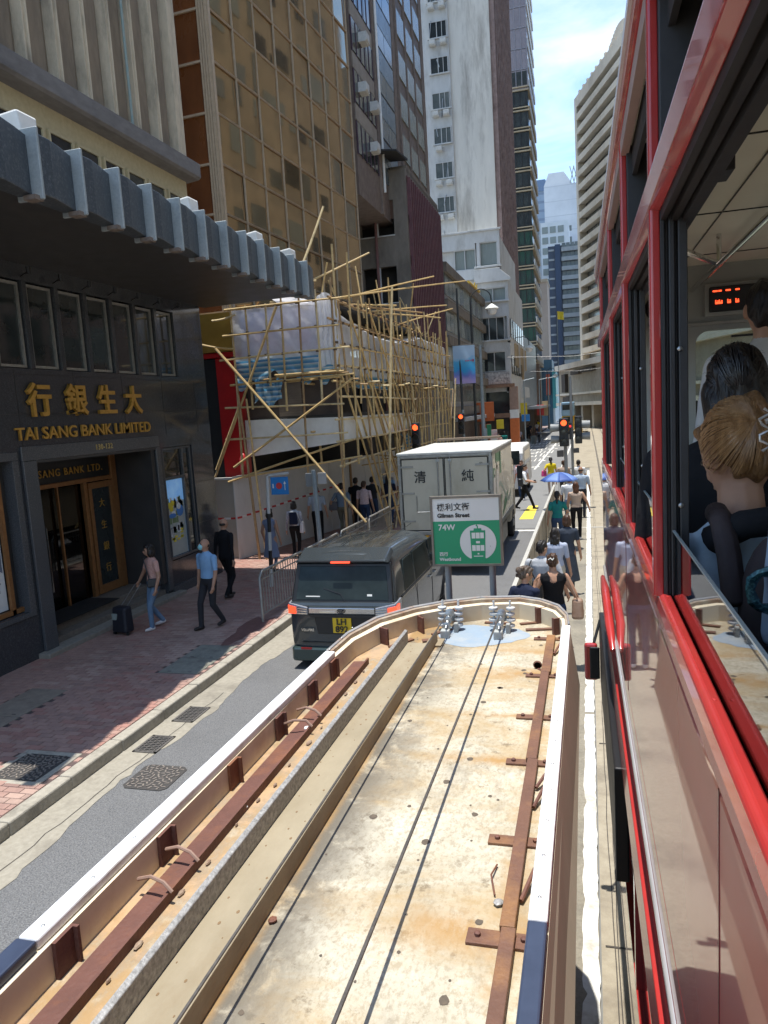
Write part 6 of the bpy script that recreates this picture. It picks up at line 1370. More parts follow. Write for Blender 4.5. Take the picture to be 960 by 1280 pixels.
for s, z in (('LH', .755), ('892', .635)):
    o = text(s, .135, m_black, None, (0, -.034, z), (1, 0, 0), (0, 0, 1), extrude=.002, name='plate_lettering', bold=.003, sx=1.05); o.parent = pl_
text('VELLFIRE', .055, m_chrome, van, (-.58, -.012, .635), (1, 0, 0), (0, 0, 1), extrude=.003, name='chrome_lettering', bold=.002)
b = MB(); rq(b, -.70, .70, .44, .455, -.012, .0); b.build('hatch_seam', m_black, van)
b = MB(); b.box(-.88, .88, -.03, .25, .13, .38); b.build('rear_bumper', m_vgreen, van, bevel=.05, seg=3)
for s in (-1, 1):
    b = MB(); b.box(s*.62-.09, s*.62+.09, -.032, -.01, .335, .365); b.build('reflector', M('reflector_red', (.35, .02, .02), rough=.3), van)
    # side windows, door seams, handle, wheel
    xs = lambda z: s*(HW*(.985-(z-1.06)*.125)+.004)
    for y0, y1, y0t, y1t in ((.62, 1.35, .80, 1.38), (1.42, 2.55, 1.46, 2.52), (2.66, 3.40, 2.62, 3.02)):
        b = MB(); z0, z1 = 1.13, 1.62
        b.hexa([(xs(z0)-s*.02, y0, z0), (xs(z0), y0, z0), (xs(z0), y1, z0), (xs(z0)-s*.02, y1, z0), (xs(z1)-s*.02, y0t, z1), (xs(z1), y0t, z1), (xs(z1), y1t, z1), (xs(z1)-s*.02, y1t, z1)]); b.build('side_window', m_vglass, van, bevel=.012)
    b = MB()
    for y in (1.40, 2.60): b.box(s*(HW+.002)-.003, s*(HW+.002)+.003, y, y+.012, .36, 1.08)
    b.box(s*HW-.004, s*HW+.004, .35, 3.9, .335, .345); b.box(s*(HW*.99)-.004, s*(HW*.99)+.006, .4, 3.6, 1.095, 1.115); b.build('door_seam', m_black, van)
    for y in (2.35, 2.75): b = MB(); b.box(s*HW-.01, s*HW+.03, y, y+.17, .96, .995); b.build('door_handle', m_chrome, van, bevel=.01)
    b = MB(); b.hexa([(s*.92, 3.30, 1.10), (s*1.10, 3.34, 1.10), (s*1.10, 3.44, 1.10), (s*.92, 3.42, 1.10), (s*.92, 3.30, 1.24), (s*1.08, 3.34, 1.26), (s*1.08, 3.44, 1.26), (s*.92, 3.42, 1.24)]); b.build('wing_mirror', m_vbody, van, bevel=.03)
    for y in (.92, 3.85):
        b = MB(); b.lathe([(.335, -.1), (.345, -.08), (.345, .08), (.335, .1), (.22, .105), (.21, .09)], (s*.80, y, .335), 24, 'x'); w = b.build('wheel', m_tyre, van)
        b = MB(); b.lathe([(.22, .0), (.22, .03*s), (.05, .06*s), (0.001, .065*s)], (s*(.88), y, .335), 20, 'x'); p = b.build('rim', m_chrome); p.parent = w
        b = MB(); b.lathe([(.40, -.05), (.40, .0), (.34, .0)], (s*.885, y, .345), 24, 'x'); b.build('wheel_arch', m_black, van)
# roof ribs
b = MB()
for x in (-.5, -.17, .17, .5): b.box(x-.006, x+.006, .7, 2.8, 1.895, 1.905)
b.build('roof_rib', m_vbody, van)
# ---- delivery truck
m_tbox = M('truck_cream', (.53, .475, .365), (.47, .42, .32), sc=2, rough=.5, dirt=(.32, .27, .18), dsc=1.4, damt=.6, stretch=(1, 1, .5))
m_tfr = M('truck_frame', (.34, .33, .30), (.26, .255, .23), sc=6, rough=.45, metal=.4)
tk = thing('delivery_truck', 'cream box delivery truck with two black characters on its rear doors', 'truck', (-3.38, 17.4, 0))
X0, X1, YR, YF, ZB, ZT = -4.47, -2.20, 17.40, 22.0, 1.02, 2.96
b = MB(); b.box(X0+.02, X1-.02, YR+.03, YF, ZB, ZT-.02); b.build('cargo_box', m_tbox, tk)
b = MB(); b.box(X0-.02, X1+.02, YR-.02, YF+.05, ZT-.03, ZT+.04); b.build('roof', M('truck_roof', (.62, .62, .58), (.5, .5, .46), sc=2, rough=.5, dirt=(.4, .37, .3), dsc=2, damt=.6), tk, bevel=.02)
b = MB()
for q in ((X0, X0+.07, ZB-.02, ZT), (X1-.07, X1, ZB-.02, ZT), (X0+.07, X1-.07, ZT-.09, ZT-.03), (X0+.07, X1-.07, ZB-.02, ZB+.07)): b.box(q[0], q[1], YR-.01, YR+.06, q[2], q[3])
b.build('rear_frame', m_tfr, tk, bevel=.008)
xm = (X0+X1)/2
for nm, xa, xb, ch in (('rear_door', X0+.085, xm-.008, '清'), ('rear_door', xm+.008, X1-.085, '純')):
    b = MB(); b.box(xa, xb, YR+.0, YR+.04, ZB+.085, ZT-.105); d = b.build(nm, m_tbox, tk, bevel=.012)
    b = MB()
    for q in ((xa, xb, ZB+.085, ZB+.105), (xa, xb, ZT-.125, ZT-.105), (xa, xa+.02, ZB+.1, ZT-.12), (xb-.02, xb, ZB+.1, ZT-.12)): b.box(q[0], q[1], YR-.006, YR-.0005, q[2], q[3])
    p = b.build('door_seal', m_rubber); p.parent = d; p.location = tuple(-v for v in ROOTW[tk.name]); p.location = (0, 0, 0)
    o = text(ch, .30, m_sk, None, ((xa+xb)/2+(.03 if ch == '純' else -.06), YR-.012, ZB+1.28), (1, 0, 0), (0, 0, 1), extrude=.002, name='black_character', bold=.004, fit=.29); o.parent = d
    b = MB()
    for x in ((xb-.14, ) if ch == '清' else (xa+.14, )):
        b.tube([(x, YR-.03, ZB+.02), (x, YR-.03, ZT-.06)], .014, 8)
        for z in (ZB+.1, ZB+.7, ZT-.2): b.box(x-.035, x+.035, YR-.04, YR-.001, z, z+.06)
    p = b.build('lock_rod', m_steel); p.parent = d
    for z in (ZB+.3, ZB+.98, ZT-.32):
        b = MB()
        hx = (xa-.05, xa+.3) if ch == '清' else (xb-.3, xb+.05); b.box(hx[0], hx[1], YR-.022, YR-.002, z, z+.045); b.tube([(hx[0] if ch == '清' else hx[1], YR-.02, z-.03), (hx[0] if ch == '清' else hx[1], YR-.02, z+.08)], .02, 8)
        p = b.build('hinge', m_tfr); p.parent = d
    b = MB(); x = xa+.35 if ch == '清' else xb-.5
    b.tube([(x, YR-.03, ZB+.95), (x, YR-.03, ZB+.55), (x+.38, YR-.03, ZB+.55), (x+.38, YR-.03, ZB+.75)], .01, 6); p = b.build('door_stay', m_steel); p.parent = d
# registered mark as a small ring
b = MB(); b.tube([(xm+.88+.035*math.cos(2*math.pi*i/14), YR-.012, ZB+1.66+.035*math.sin(2*math.pi*i/14)) for i in range(15)], .004, 5, cap=False); b.box(xm+.872, xm+.888, YR-.014, YR-.011, ZB+1.645, ZB+1.675); b.build('ring_mark', m_sk, tk)
# hazard strip, bumper, lights
b = MB(); b.box(X0+.08, X0+.95, YR-.025, YR-.012, ZB-.16, ZB-.03); b.box(X1-.95, X1-.08, YR-.025, YR-.012, ZB-.16, ZB-.03); b.build('hazard_board', M('hazard_yellow', (.75, .42, .02), rough=.4), tk)
b = MB()
for x0 in (X0+.1, X1-.93):
    for k in range(5): x = x0+k*.17; b.poly([(x, YR-.027, ZB-.16), (x+.08, YR-.027, ZB-.16), (x+.16, YR-.027, ZB-.03), (x+.08, YR-.027, ZB-.03)])
b.build('hazard_stripe', M('hazard_red', (.60, .06, .02), rough=.4), tk)
b = MB(); b.box(X0+.1, X1-.1, YR+.04, YR+.14, .42, .62); b.box(X0+.3, X0+.4, YR+.1, YF, .6, 1.0); b.box(X1-.4, X1-.3, YR+.1, YF, .6, 1.0); b.build('chassis', m_black, tk)
for x in (X0+.25, X1-.45): b = MB(); b.box(x, x+.2, YR+.02, YR+.04, .68, .80); b.build('tail_lamp', m_lampr, tk)
b = MB(); b.box(X1-.02, X1+.012, YR, YF, ZB-.03, ZB+.08); b.box(X1-.02, X1+.012, YR, YF, ZT-.1, ZT-.03); b.box(X1-.02, X1+.014, YR, YR+.05, ZB, ZT-.03); b.build('side_rail', m_tfr, tk)
b = MB(); b.box(X1-.06, X1-.02, 18.6, 20.4, .45, .9); b.build('side_guard', m_tfr, tk)
for y in (19.0, 22.9):
    for s, x in ((-1, X0+.22), (1, X1-.22)):
        b = MB(); b.lathe([(.40, -.13), (.42, -.1), (.42, .1), (.40, .13), (.26, .13), (.25, .1)], (x, y, .42), 20, 'x'); w = b.build('wheel', m_tyre, tk)
        b = MB(); b.lathe([(.25, s*.09), (.12, s*.1), (.1, s*.14), (.001, s*.14)], (x, y, .42), 16, 'x'); p = b.build('rim', m_tfr); p.parent = w
# side artwork: green leaf shapes, pale bottles and a sweeping line
m_lg = M('leaf_green', (.04, .26, .11), (.03, .2, .085), sc=3, rough=.4); m_lg2 = M('pale_green', (.42, .56, .42), (.5, .6, .48), sc=2, rough=.4)
XS = X1+.0
def sideart(name, polys, m, d=.006):
    b = MB()
    for p in polys: b.poly([(XS+d, y, z) for y, z in p])
    b.build(name, m, tk)
b = MB(); b.box(X1-.025, X1+.001, YR+.06, YF, ZB+.08, ZT-.1); b.build('side_skin', M('side_cream', (.62, .60, .50), (.56, .545, .45), sc=1, rough=.3, coat=.3), tk)
sideart('green_panel', [[(18.1, 2.62), (19.0, 2.62), (19.0, 2.86), (18.1, 2.86)], [(18.9, 2.3), (19.25, 2.3), (19.25, 2.9), (18.9, 2.9)], [(17.5, 2.25), (17.9, 2.2), (18.0, 2.5), (17.55, 2.55)], [(18.3, 2.88), (20.2, 2.84), (20.4, 2.9), (18.3, 2.915)]], m_lg)
sideart('leaf', [[(18.0, 1.15), (18.9, 1.35), (19.3, 1.75), (18.6, 1.62)], [(19.2, 1.15), (20.4, 1.4), (20.8, 1.7), (19.8, 1.55)]], m_lg)
pts = [(17.5+.2*i, 1.45+.42*math.sin(i*.27)+.02*i) for i in range(21)]
sideart('sweep_line', [[(y, z), (y2, z2), (y2, z2+.11), (y, z+.11)] for (y, z), (y2, z2) in zip(pts, pts[1:])], M('sweep_grey', (.30, .40, .33), rough=.4), .007)
def disc(cy, cz, ry, rz, n=16): return [(cy+ry*math.cos(2*math.pi*i/n), cz+rz*math.sin(2*math.pi*i/n)) for i in range(n)]
sideart('bottle_print', [disc(17.75, 2.05, .22, .33), disc(18.35, 2.15, .25, .42), disc(18.35, 2.55, .1, .12), disc(17.75, 2.4, .09, .1)], M('print_white', (.74, .72, .66), (.66, .62, .56), sc=6, rough=.35), .008)
# cab ahead of the box
b = MB(); b.prism([(22.1, .55), (23.7, .55), (23.75, 1.2), (23.5, 2.3), (22.9, 2.5), (22.1, 2.5)], X0+.1, X1-.1, 'x'); b.build('cab', m_tbox, tk, bevel=.04)
b = MB(); b.box(X1-.1, X1-.09, 22.5, 23.3, 1.45, 2.2); b.build('cab_window', m_vglass, tk)
b = MB(); b.box(X0+.1, X1-.3, 21.9, 22.3, 3.06, 3.12); b.build('roof_edge', M('roof_brown', (.19, .14, .10), rough=.7), tk)
for x in (X1+.03,): b = MB(); b.box(x-.03, x+.14, 23.5, 23.56, 1.7, 2.1); b.build('wing_mirror', m_black, tk)
# ---- white van ahead, red tail lights
wv = thing('white_minibus', 'white minibus with red tail light partly hidden ahead of the truck', 'minibus', (-3.6, 32.5, 0))
b = MB(); b.prism([(32.5, .35), (37.2, .35), (37.2, 1.2), (36.5, 2.1), (36.2, 2.2), (32.7, 2.2), (32.5, 1.9)], -4.5, -2.75, 'x'); b.build('body', m_white, wv, bevel=.08)
b = MB(); b.box(-4.35, -2.9, 32.47, 32.5, 1.42, 2.02); b.build('rear_window', m_vglass, wv)
b = MB(); b.box(-2.76, -2.74, 33, 36, 1.35, 1.95); b.build('side_window', m_vglass, wv)
for x in (-4.45, -3.05): b = MB(); b.box(x, x+.24, 32.46, 32.5, 1.0, 1.35); b.build('tail_lamp', m_lampr, wv)
for y in (33.4, 36.2):
    b = MB(); b.lathe([(.3, -.1), (.33, -.08), (.33, .08), (.3, .1)], (-2.88, y, .33), 16, 'x'); b.build('wheel', m_tyre, wv)
# ---- distant double deck bus, taxi, small car
bs = thing('double_deck_bus', 'distant yellow double deck bus with blue front at the street bend', 'bus', (-2.4, 95, 0))
b = MB(); b.box(-3.2, -1.7, 95, 103, .4, 2.2); b.build('lower_deck', M('bus_yellow', (.68, .40, .02), rough=.4), bs, bevel=.1)
b = MB(); b.box(-3.2, -1.7, 95, 103, 2.2, 3.9); b.build('upper_deck', M('bus_blue', (.30, .48, .62), rough=.3), bs, bevel=.1)
b = MB(); b.box(-3.05, -1.85, 94.93, 94.98, 2.95, 3.6); b.box(-3.05, -1.85, 94.93, 94.98, 1.5, 2.1); b.build('windscreen', m_vglass, bs)
for x in (-3.1, -2.0): b = MB(); b.box(x, x+.2, 94.9, 95, .6, .8); b.build('headlight', m_white, bs)
cr_ = thing('white_car', 'small white car far off beside the yellow bus', 'car', (-.9, 98, 0))
b = MB(); b.prism([(98, .3), (102, .3), (102, .8), (101, .9), (100.4, 1.4), (98.8, 1.4), (98.1, .9)], -1.6, -.1, 'x'); b.build('body', m_white, cr_, bevel=.08)
b = MB(); b.hexa([(-1.45, 98.1, .92), (-.25, 98.1, .92), (-.25, 98.3, .95), (-1.45, 98.3, .95), (-1.4, 98.6, 1.33), (-.3, 98.6, 1.33), (-.3, 98.9, 1.33), (-1.4, 98.9, 1.33)]); b.build('windscreen', m_vglass, cr_)
for x in (-1.5, -.45): b = MB(); b.box(x, x+.22, 97.95, 98, .55, .7); b.build('headlight', m_chrome, cr_)
tx = thing('yellow_van', 'yellow van far off at the street end right of the bus', 'van', (-.2, 88, 0))
b = MB(); b.box(-1.25, -.7, 88, 91, .2, 1.1); b.build('body', M('bus_yellow'), tx, bevel=.1)
b = MB(); b.box(-1.2, -.75, 87.96, 88, .6, 1.0); b.build('windscreen', m_vglass, tx)
# ================================================================== PEOPLE
RP = random.Random(77)
def cloth(name, c, c2=None, **kw): return M(name, c, c2, sc=kw.pop('sc', 6), rough=kw.pop('rough', .9), bump=kw.pop('bump', .55), bsc=kw.pop('bsc', 11), spec=.2, **kw)
m_skin = M('skin', (.44, .25, .165), (.39, .215, .14), sc=14, rough=.55, spec=.3)
m_skin2 = M('skin_tan', (.32, .17, .105), (.28, .145, .09), sc=14, rough=.55, spec=.3)
m_eye = M('eye', (.03, .02, .015), rough=.2); m_lip = M('lip', (.36, .12, .10), rough=.5)
def hairmat(name, c): return M(name, c, tuple(x*.45 for x in c), sc=26, rough=.42, bump=.7, bsc=60, stretch=(1, 1, .16), spec=.4)
h_black = hairmat('hair_black', (.022, .017, .015)); h_brown = hairmat('hair_brown', (.085, .04, .022)); h_grey = hairmat('hair_grey_brown', (.14, .10, .075)); h_blond = hairmat('hair_dyed_blond', (.26, .13, .05)); h_aub = hairmat('hair_auburn', (.12, .045, .02))
def capsule(b, p0, p1, r0, r1, n=10):
    p0, p1 = Vector(p0), Vector(p1); d = p1-p0; L = d.length
    if L < 1e-5: b.sphere(p0, r0, n, 7); return
    d.normalize(); pts = []; rs = []
    for k in range(4): a = math.pi/2*(1-k/3.0)*.97; pts.append(p0-d*r0*math.sin(a)); rs.append(max(.001, r0*math.cos(a)))
    for k in range(4): a = math.pi/2*(k/3.0)*.97; pts.append(p1+d*r1*math.sin(a)); rs.append(max(.001, r1*math.cos(a)))
    b.tube(pts, rs, n)
def ik(a, c, l1, l2, pole):
    a, c = Vector(a), Vector(c); d = c-a; L = min(d.length, (l1+l2)*.998); 
    u = d.normalized(); c = a+u*L; x = (l1*l1-l2*l2+L*L)/(2*L); hgt = math.sqrt(max(0, l1*l1-x*x)); p = Vector(pole); p = (p-u*p.dot(u)).normalized()
    return a+u*x+p*hgt, c
def remesh(b, vox, name, iters=2):
    me = b.mesh(name); o = bpy.data.objects.new('tmp', me); COL.objects.link(o)
    md = o.modifiers.new('r', 'REMESH'); md.mode = 'VOXEL'; md.voxel_size = vox; md.use_smooth_shade = True
    if iters: ms = o.modifiers.new('s', 'SMOOTH'); ms.factor = .5; ms.iterations = iters
    dg = bpy.context.evaluated_depsgraph_get(); out = bpy.data.meshes.new_from_object(o.evaluated_get(dg)); bpy.data.objects.remove(o); bpy.data.meshes.remove(me); out.name = name
    out.materials.clear(); return out
def paint(me, prims, mats):
    n = len(me.polygons); c = np.empty(n*3); me.polygons.foreach_get('center', c); c = c.reshape(-1, 3); best = np.full(n, 1e9); idx = np.zeros(n, int)
    for p0, p1, r0, r1, mi in prims:
        p0, p1 = np.array(p0), np.array(p1); d = p1-p0; L2 = max(1e-9, d.dot(d)); t = np.clip(((c-p0)@d)/L2, 0, 1)
        q = np.linalg.norm(c-(p0+t[:, None]*d), axis=1)-(r0+(r1-r0)*t); m = q < best; best[m] = q[m]; idx[m] = mi
    for m in mats: me.materials.append(m)
    me.polygons.foreach_set('material_index', idx.astype(np.int32)); me.update()
def person(label, loc, yaw=0, h=1.68, top=None, bottom=None, shoes=None, skin=None, hair=('short', None), lf=(0, 0), rf=(0, 0), lh=(.10, .05, -.55), rh=(.10, .05, -.55),
           sleeve=.6, lean=0.0, turn=0.0, nod=0.0, dress=None, bulk=1.06, fem=False, vox=.013, mask=None, sit=None, group=None, roll=0.0, backopen=False):
    s = h/1.72; skin = skin or m_skin; shoes = shoes or m_black; mats = [skin, top, bottom, shoes, m_eye, m_lip, mask or m_white, top]
    SK, TP, BT, SH, EY, LP, MK = range(7)
    yaw = rad(yaw); rt_ = thing('person', label, 'person', loc, yaw, group, world=False)
    b = MB(); pr = []
    def cap(p0, p1, r0, r1, mi, paintonly=False):
        if not paintonly: capsule(b, p0, p1, r0*s, r1*s)
        pr.append((tuple(p0), tuple(p1), r0*s, r1*s, mi))
    V = lambda x, y, z: Vector((x*s, y*s, z*s))
    hz = .93 if sit is None else sit; ln = math.sin(rad(lean)); lc = math.cos(rad(lean))
    def sp_(z, x=0, y=0):     # point of the leaning spine at height z above the hips
        return V(x, z*ln+y, hz+z*lc)
    sw = (.165 if fem else .188)*bulk; wd = .5*(bulk-1)
    # torso loft
    prof = [(-.07, .125, .095), (.0, .165 if fem else .158, .115), (.10, .150 if fem else .155, .108), (.20, .128 if fem else .148, .098), (.32, .150 if fem else .165, .108), (.42, .165 if fem else .182, .108), (.49, .150 if fem else .172, .088), (.535, .085, .068), (.56, .05, .05)]
    N_ = 16; vs = []; 
    for z, rx, ry in prof:
        for k in range(N_): a = 2*math.pi*k/N_; vs.append(sp_(z, rx*bulk*math.cos(a), ry*bulk*math.sin(a)))
    fs = [(i*N_+k, i*N_+(k+1) % N_, (i+1)*N_+(k+1) % N_, (i+1)*N_+k) for i in range(len(prof)-1) for k in range(N_)]+[tuple(reversed(range(N_))), tuple((len(prof)-1)*N_+k for k in range(N_))]
    b._add([tuple(v) for v in vs], fs)
    tm = TP
    pr.append((tuple(sp_(-.05)), tuple(sp_(.02)), .13*s*bulk, .135*s*bulk, BT if dress is None else TP)); pr.append((tuple(sp_(.10)), tuple(sp_(.44)), .135*s*bulk, .13*s*bulk, TP)); pr.append((tuple(sp_(.44, -.12)), tuple(sp_(.44, .12)), .10*s, .10*s, TP))
    if backopen: pr.append((tuple(sp_(.44, 0, -.10)), tuple(sp_(.52, 0, -.04)), .075*s, .09*s, SK))
    # neck and head
    nk0, nk1 = sp_(.52, 0, -.005), sp_(.60, 0, .012+.02*math.sin(rad(nod))); cap(nk0, nk1, .056, .054, SK)
    hc = sp_(.695, 0, .028+.05*math.sin(rad(nod))); 
    Rh = Matrix.Rotation(rad(turn), 3, 'Z') @ Matrix.Rotation(-rad(nod), 3, 'X') @ Matrix.Rotation(rad(roll), 3, 'Y')
    def hp(x, y, z): return hc+Rh @ V(x, y, z)
    hb = MB(); hb.sphere((0, 0, 0), (.076*s, .096*s, .108*s), 18, 12); hb.sphere((0, .028*s, -.055*s), (.058*s, .062*s, .062*s), 14, 9)
    b._add([tuple(hc+Rh @ Vector(v)) for v in hb.v], hb.f); pr.append((tuple(hp(0, 0, .02)), tuple(hp(0, .03, -.06)), .088*s, .068*s, SK))
    def hel(c, r, mi, rr):
        q = MB(); q.sphere((0, 0, 0), tuple(x*s for x in r), 10, 7); ct = V(*c); b._add([tuple(hc+Rh @ (ct+Vector(v))) for v in q.v], q.f); pr.append((tuple(hp(*c)), tuple(hp(c[0], c[1]+.001, c[2])), rr*s, rr*s, mi))
    hel((0, .105, -.022), (.016, .024, .026), SK, .02)
    for sx in (-1, 1): hel((sx*.080, -.008, -.012), (.013, .026, .034), SK, .024); hel((sx*.032, .088, .006), (.014, .012, .009), EY, .011)
    hel((0, .092, -.062), (.026, .014, .010), LP, .011)
    if mask: hel((0, .075, -.058), (.066, .052, .052), MK, .062)
    # legs
    for sx, f in ((-1, lf), (1, rf)):
        hip = sp_(-.02, sx*.088*bulk); an = V(sx*.085, f[0], .085+f[1]) if sit is None else V(sx*.11, .42+f[0], .085)
        if sit is not None: an = Vector((an.x, an.y, (sit-.46+.085)*s))
        kn, an = ik(hip, an, .435*s, .425*s, (sx*.08, 1, .1) if sit is None else (0, .3, 1))
        lb = BT if dress is None else SK; k = .92 if lb == SK else 1.0
        cap(hip, kn, .088*k*bulk, .060*k, lb); cap(kn, an, .060*k, (.050 if lb == BT else .040), lb)
        tilt = f[1]*1.6; toe = an+V(sx*.02, .135, -.045-tilt*.3); cap(an+V(0, -.025, -.04), toe, .042, .034, SH); pr.append((tuple(an), tuple(an), .036*s, .036*s, SH))
    if dress:    # skirt length below the hips, hem radius
        ln_, rm = dress; q = []; 
        for t in (0, .25, .5, .75, 1): q.append((.10-(.10+ln_)*t, .150+(rm-.150)*t, .115+(rm*.8-.115)*t))
        vs = []
        for z, rx, ry in q:
            for k in range(20): a = 2*math.pi*k/20; w = 1+(.05*math.sin(5*a+2)*(-z)/max(.1, ln_) if z < 0 else 0); vs.append(tuple(V(rx*w*math.cos(a), ry*w*math.sin(a), hz+z)))
        fs = [(i*20+k, (i+1)*20+k, (i+1)*20+(k+1) % 20, i*20+(k+1) % 20) for i in range(4) for k in range(20)]+[tuple(range(20)), tuple(80+k for k in reversed(range(20)))]
        b._add(vs, fs); pr.append((tuple(V(0, 0, hz)), tuple(V(0, 0, hz-ln_+.03)), .15*s, rm*s*.97, TP if dress else BT))
    # arms and hands
    out = {}
    for sx, hd in ((-1, lh), (1, rh)):
        sh = sp_(.455, sx*sw); tg = sh+Vector((sx*hd[0]*s, hd[1]*s, hd[2]*s)); el, wr = ik(sh, tg, .285*s, .255*s, (sx*.5, -1, -.25))
        mi = lambda lim: TP if sleeve > lim else SK
        mid = sh.lerp(el, .62); cap(sh, mid, .058*bulk, .048*bulk, mi(.3)); cap(mid, el, .046*bulk, .040, mi(.9)); cap(el, wr, .040, .029, mi(1.5))
        if sleeve > .3: pr.append((tuple(sh), tuple(sh.lerp(el, min(.9, sleeve))), .060*s*bulk, .052*s*bulk, TP))
        d = (wr-el).normalized(); side = d.cross(Vector((0, 1, 0.2))).normalized()*sx; fwd = d.cross(side).normalized()
        pc = wr+d*.045*s; cap(wr, wr+d*.07*s, .026, .030, SK)
        for i, (o_, l_) in enumerate(((-.027, .062), (-.009, .074), (.009, .070), (.026, .056))):
            f0 = wr+d*.082*s+fwd*o_*s; f1 = f0+d*l_*.55*s-side*.012*s; f2 = f1+d*l_*.35*s-side*.026*s; cap(f0, f1, .0105, .0095, SK); cap(f1, f2, .0095, .008, SK)
        t0 = wr+d*.03*s-fwd*.028*s; t1 = t0+d*.032*s-fwd*.022*s-side*.008*s; cap(t0, t1, .012, .010, SK); cap(t1, t1+d*.026*s-side*.01*s, .010, .008, SK)
        out['lr'[sx > 0]] = Matrix.Translation(loc) @ Matrix.Rotation(yaw, 4, 'Z') @ (wr+d*.07*s)
    me = remesh(b, vox, 'body'); paint(me, pr, mats)
    me.polygons.foreach_set('use_smooth', [True]*len(me.polygons))
    o = bpy.data.objects.new('body', me); COL.objects.link(o); o.parent = rt_
    # hair
    st_, hm = hair; hm = hm or h_black
    if st_ != 'bald':
        q = MB()
        def he(c, r): w = MB(); w.sphere((0, 0, 0), tuple(x*s for x in r), 18, 12); ct = V(*c); q._add([tuple(hc+Rh @ (ct+Vector(v))) for v in w.v], w.f)
        he((0, -.012, .028), (.086, .100, .098)); he((0, -.045, -.01), (.080, .066, .085)); he((0, .05, .078), (.06, .045, .035))
        if st_ in ('bob', 'long', 'wavy'): he((0, -.055, -.06), (.088, .06, .10)); [he((sx*.074, -.01, -.05), (.026, .055, .09)) for sx in (-1, 1)]
        if st_ in ('long', 'wavy'): he((0, -.085, -.16), (.090, .045, .13)); he((.01, -.095, -.27), (.072, .036, .12))
        if st_ == 'wavy': [he((.05*math.sin(k*2.1), -.10, -.06-.05*k), (.05, .03, .045)) for k in range(5)]
        if st_ == 'bun': he((0, -.115, .03), (.055, .05, .055)); he((.03, -.10, .07), (.05, .035, .03)); he((-.03, -.10, -.05), (.05, .03, .03))
        if st_ == 'clip': he((0.01, -.088, .055), (.052, .036, .055)); he((.02, -.07, .10), (.04, .035, .028))
        if st_ == 'tail': he((0, -.11, -.02), (.035, .035, .05)); he((.0, -.125, -.13), (.032, .03, .12))
        hm_ = remesh(q, min(vox, .012), 'hair', 1)
        co = np.empty(len(hm_.vertices)*3); hm_.vertices.foreach_get('co', co); co = co.reshape(-1, 3); nn = np.empty_like(co); hm_.vertices.foreach_get('normal', nn.ravel()) if False else None
        ph = RP.uniform(0, 6); co += (.0035*s*np.sin(co[:, :1]*130/s+ph+6*np.sin(co[:, 2:3]*9))*np.sign(co-np.array(hc)))
        hm_.vertices.foreach_set('co', co.ravel()); hm_.materials.append(hm); hm_.polygons.foreach_set('use_smooth', [True]*len(hm_.polygons)); hm_.update()
        ho = bpy.data.objects.new('hair', hm_); COL.objects.link(ho); ho.parent = rt_
        # keep the face clear: hair vertices in front of the brow are pulled back
        fdir = Rh @ Vector((0, 1, 0)); udir = Rh @ Vector((0, 0, 1)); hcn = np.array(hc); rel = co-hcn; fy = rel@np.array(fdir); uz = rel@np.array(udir); mk = (fy > .045*s) & (uz < .055*s); co[mk] -= np.outer((fy[mk]-.045*s)*.95, np.array(fdir)); hm_.vertices.foreach_set('co', co.ravel()); hm_.update()
    elif hm is not None and st_ == 'bald':
        q = MB(); w = MB(); w.sphere((0, 0, 0), (.081*s, .088*s, .045*s), 18, 10); q._add([tuple(hc+Rh @ (V(0, -.022, -.012)+Vector(v))) for v in w.v], w.f); hm_ = q.mesh('hair'); hm_.materials.append(hm); ho = bpy.data.objects.new('hair', hm_); COL.objects.link(ho); ho.parent = rt_
    out['root'] = rt_; out['head'] = Matrix.Translation(loc) @ Matrix.Rotation(yaw, 4, 'Z') @ hc; out['sh'] = [Matrix.Translation(loc) @ Matrix.Rotation(yaw, 4, 'Z') @ sp_(.47, x) for x in (-.12, .12)]; out['back'] = Matrix.Translation(loc) @ Matrix.Rotation(yaw, 4, 'Z') @ sp_(.3, 0, -.13)
    return out
# fabrics
c_navy = cloth('navy_cloth', (.018, .024, .05)); c_blk = cloth('black_cloth', (.012, .012, .014)); c_char = cloth('charcoal_cloth', (.035, .035, .04)); c_jean = cloth('denim', (.11, .18, .28), (.16, .24, .34)); c_jeand = cloth('dark_denim', (.035, .06, .12))
c_sky = cloth('sky_blue_shirt', (.20, .36, .56), (.24, .40, .60)); c_pale = cloth('pale_blue_shirt', (.38, .46, .56)); c_white = cloth('white_shirt', (.70, .71, .72), (.62, .63, .64)); c_grey = cloth('grey_tee', (.42, .43, .45), (.36, .37, .39)); c_lav = cloth('lavender_tee', (.40, .44, .55)); c_teal = cloth('teal_top', (.02, .13, .15), (.015, .2, .16), sc=12); c_beige = cloth('beige_top', (.50, .38, .30)); c_pink = cloth('pink_blouse', (.58, .36, .30), (.46, .22, .18), sc=40, hi=.56); c_khaki = cloth('khaki_trousers', (.16, .15, .11)); c_dress = cloth('slate_dress', (.16, .19, .27), (.19, .22, .30)); c_yel = cloth('yellow_top', (.72, .56, .02)); c_blueg = cloth('blue_grey_shirt', (.16, .22, .30)); c_pat = cloth('patterned_shirt', (.66, .56, .56), (.45, .22, .22), sc=45, hi=.57); c_dk = cloth('dark_slate', (.045, .055, .075)); c_cream = cloth('cream_trousers', (.48, .44, .36))
sh_w = M('white_shoe', (.66, .63, .62), rough=.6); sh_d = M('dark_shoe', (.025, .02, .018), rough=.5)
PZ = .152
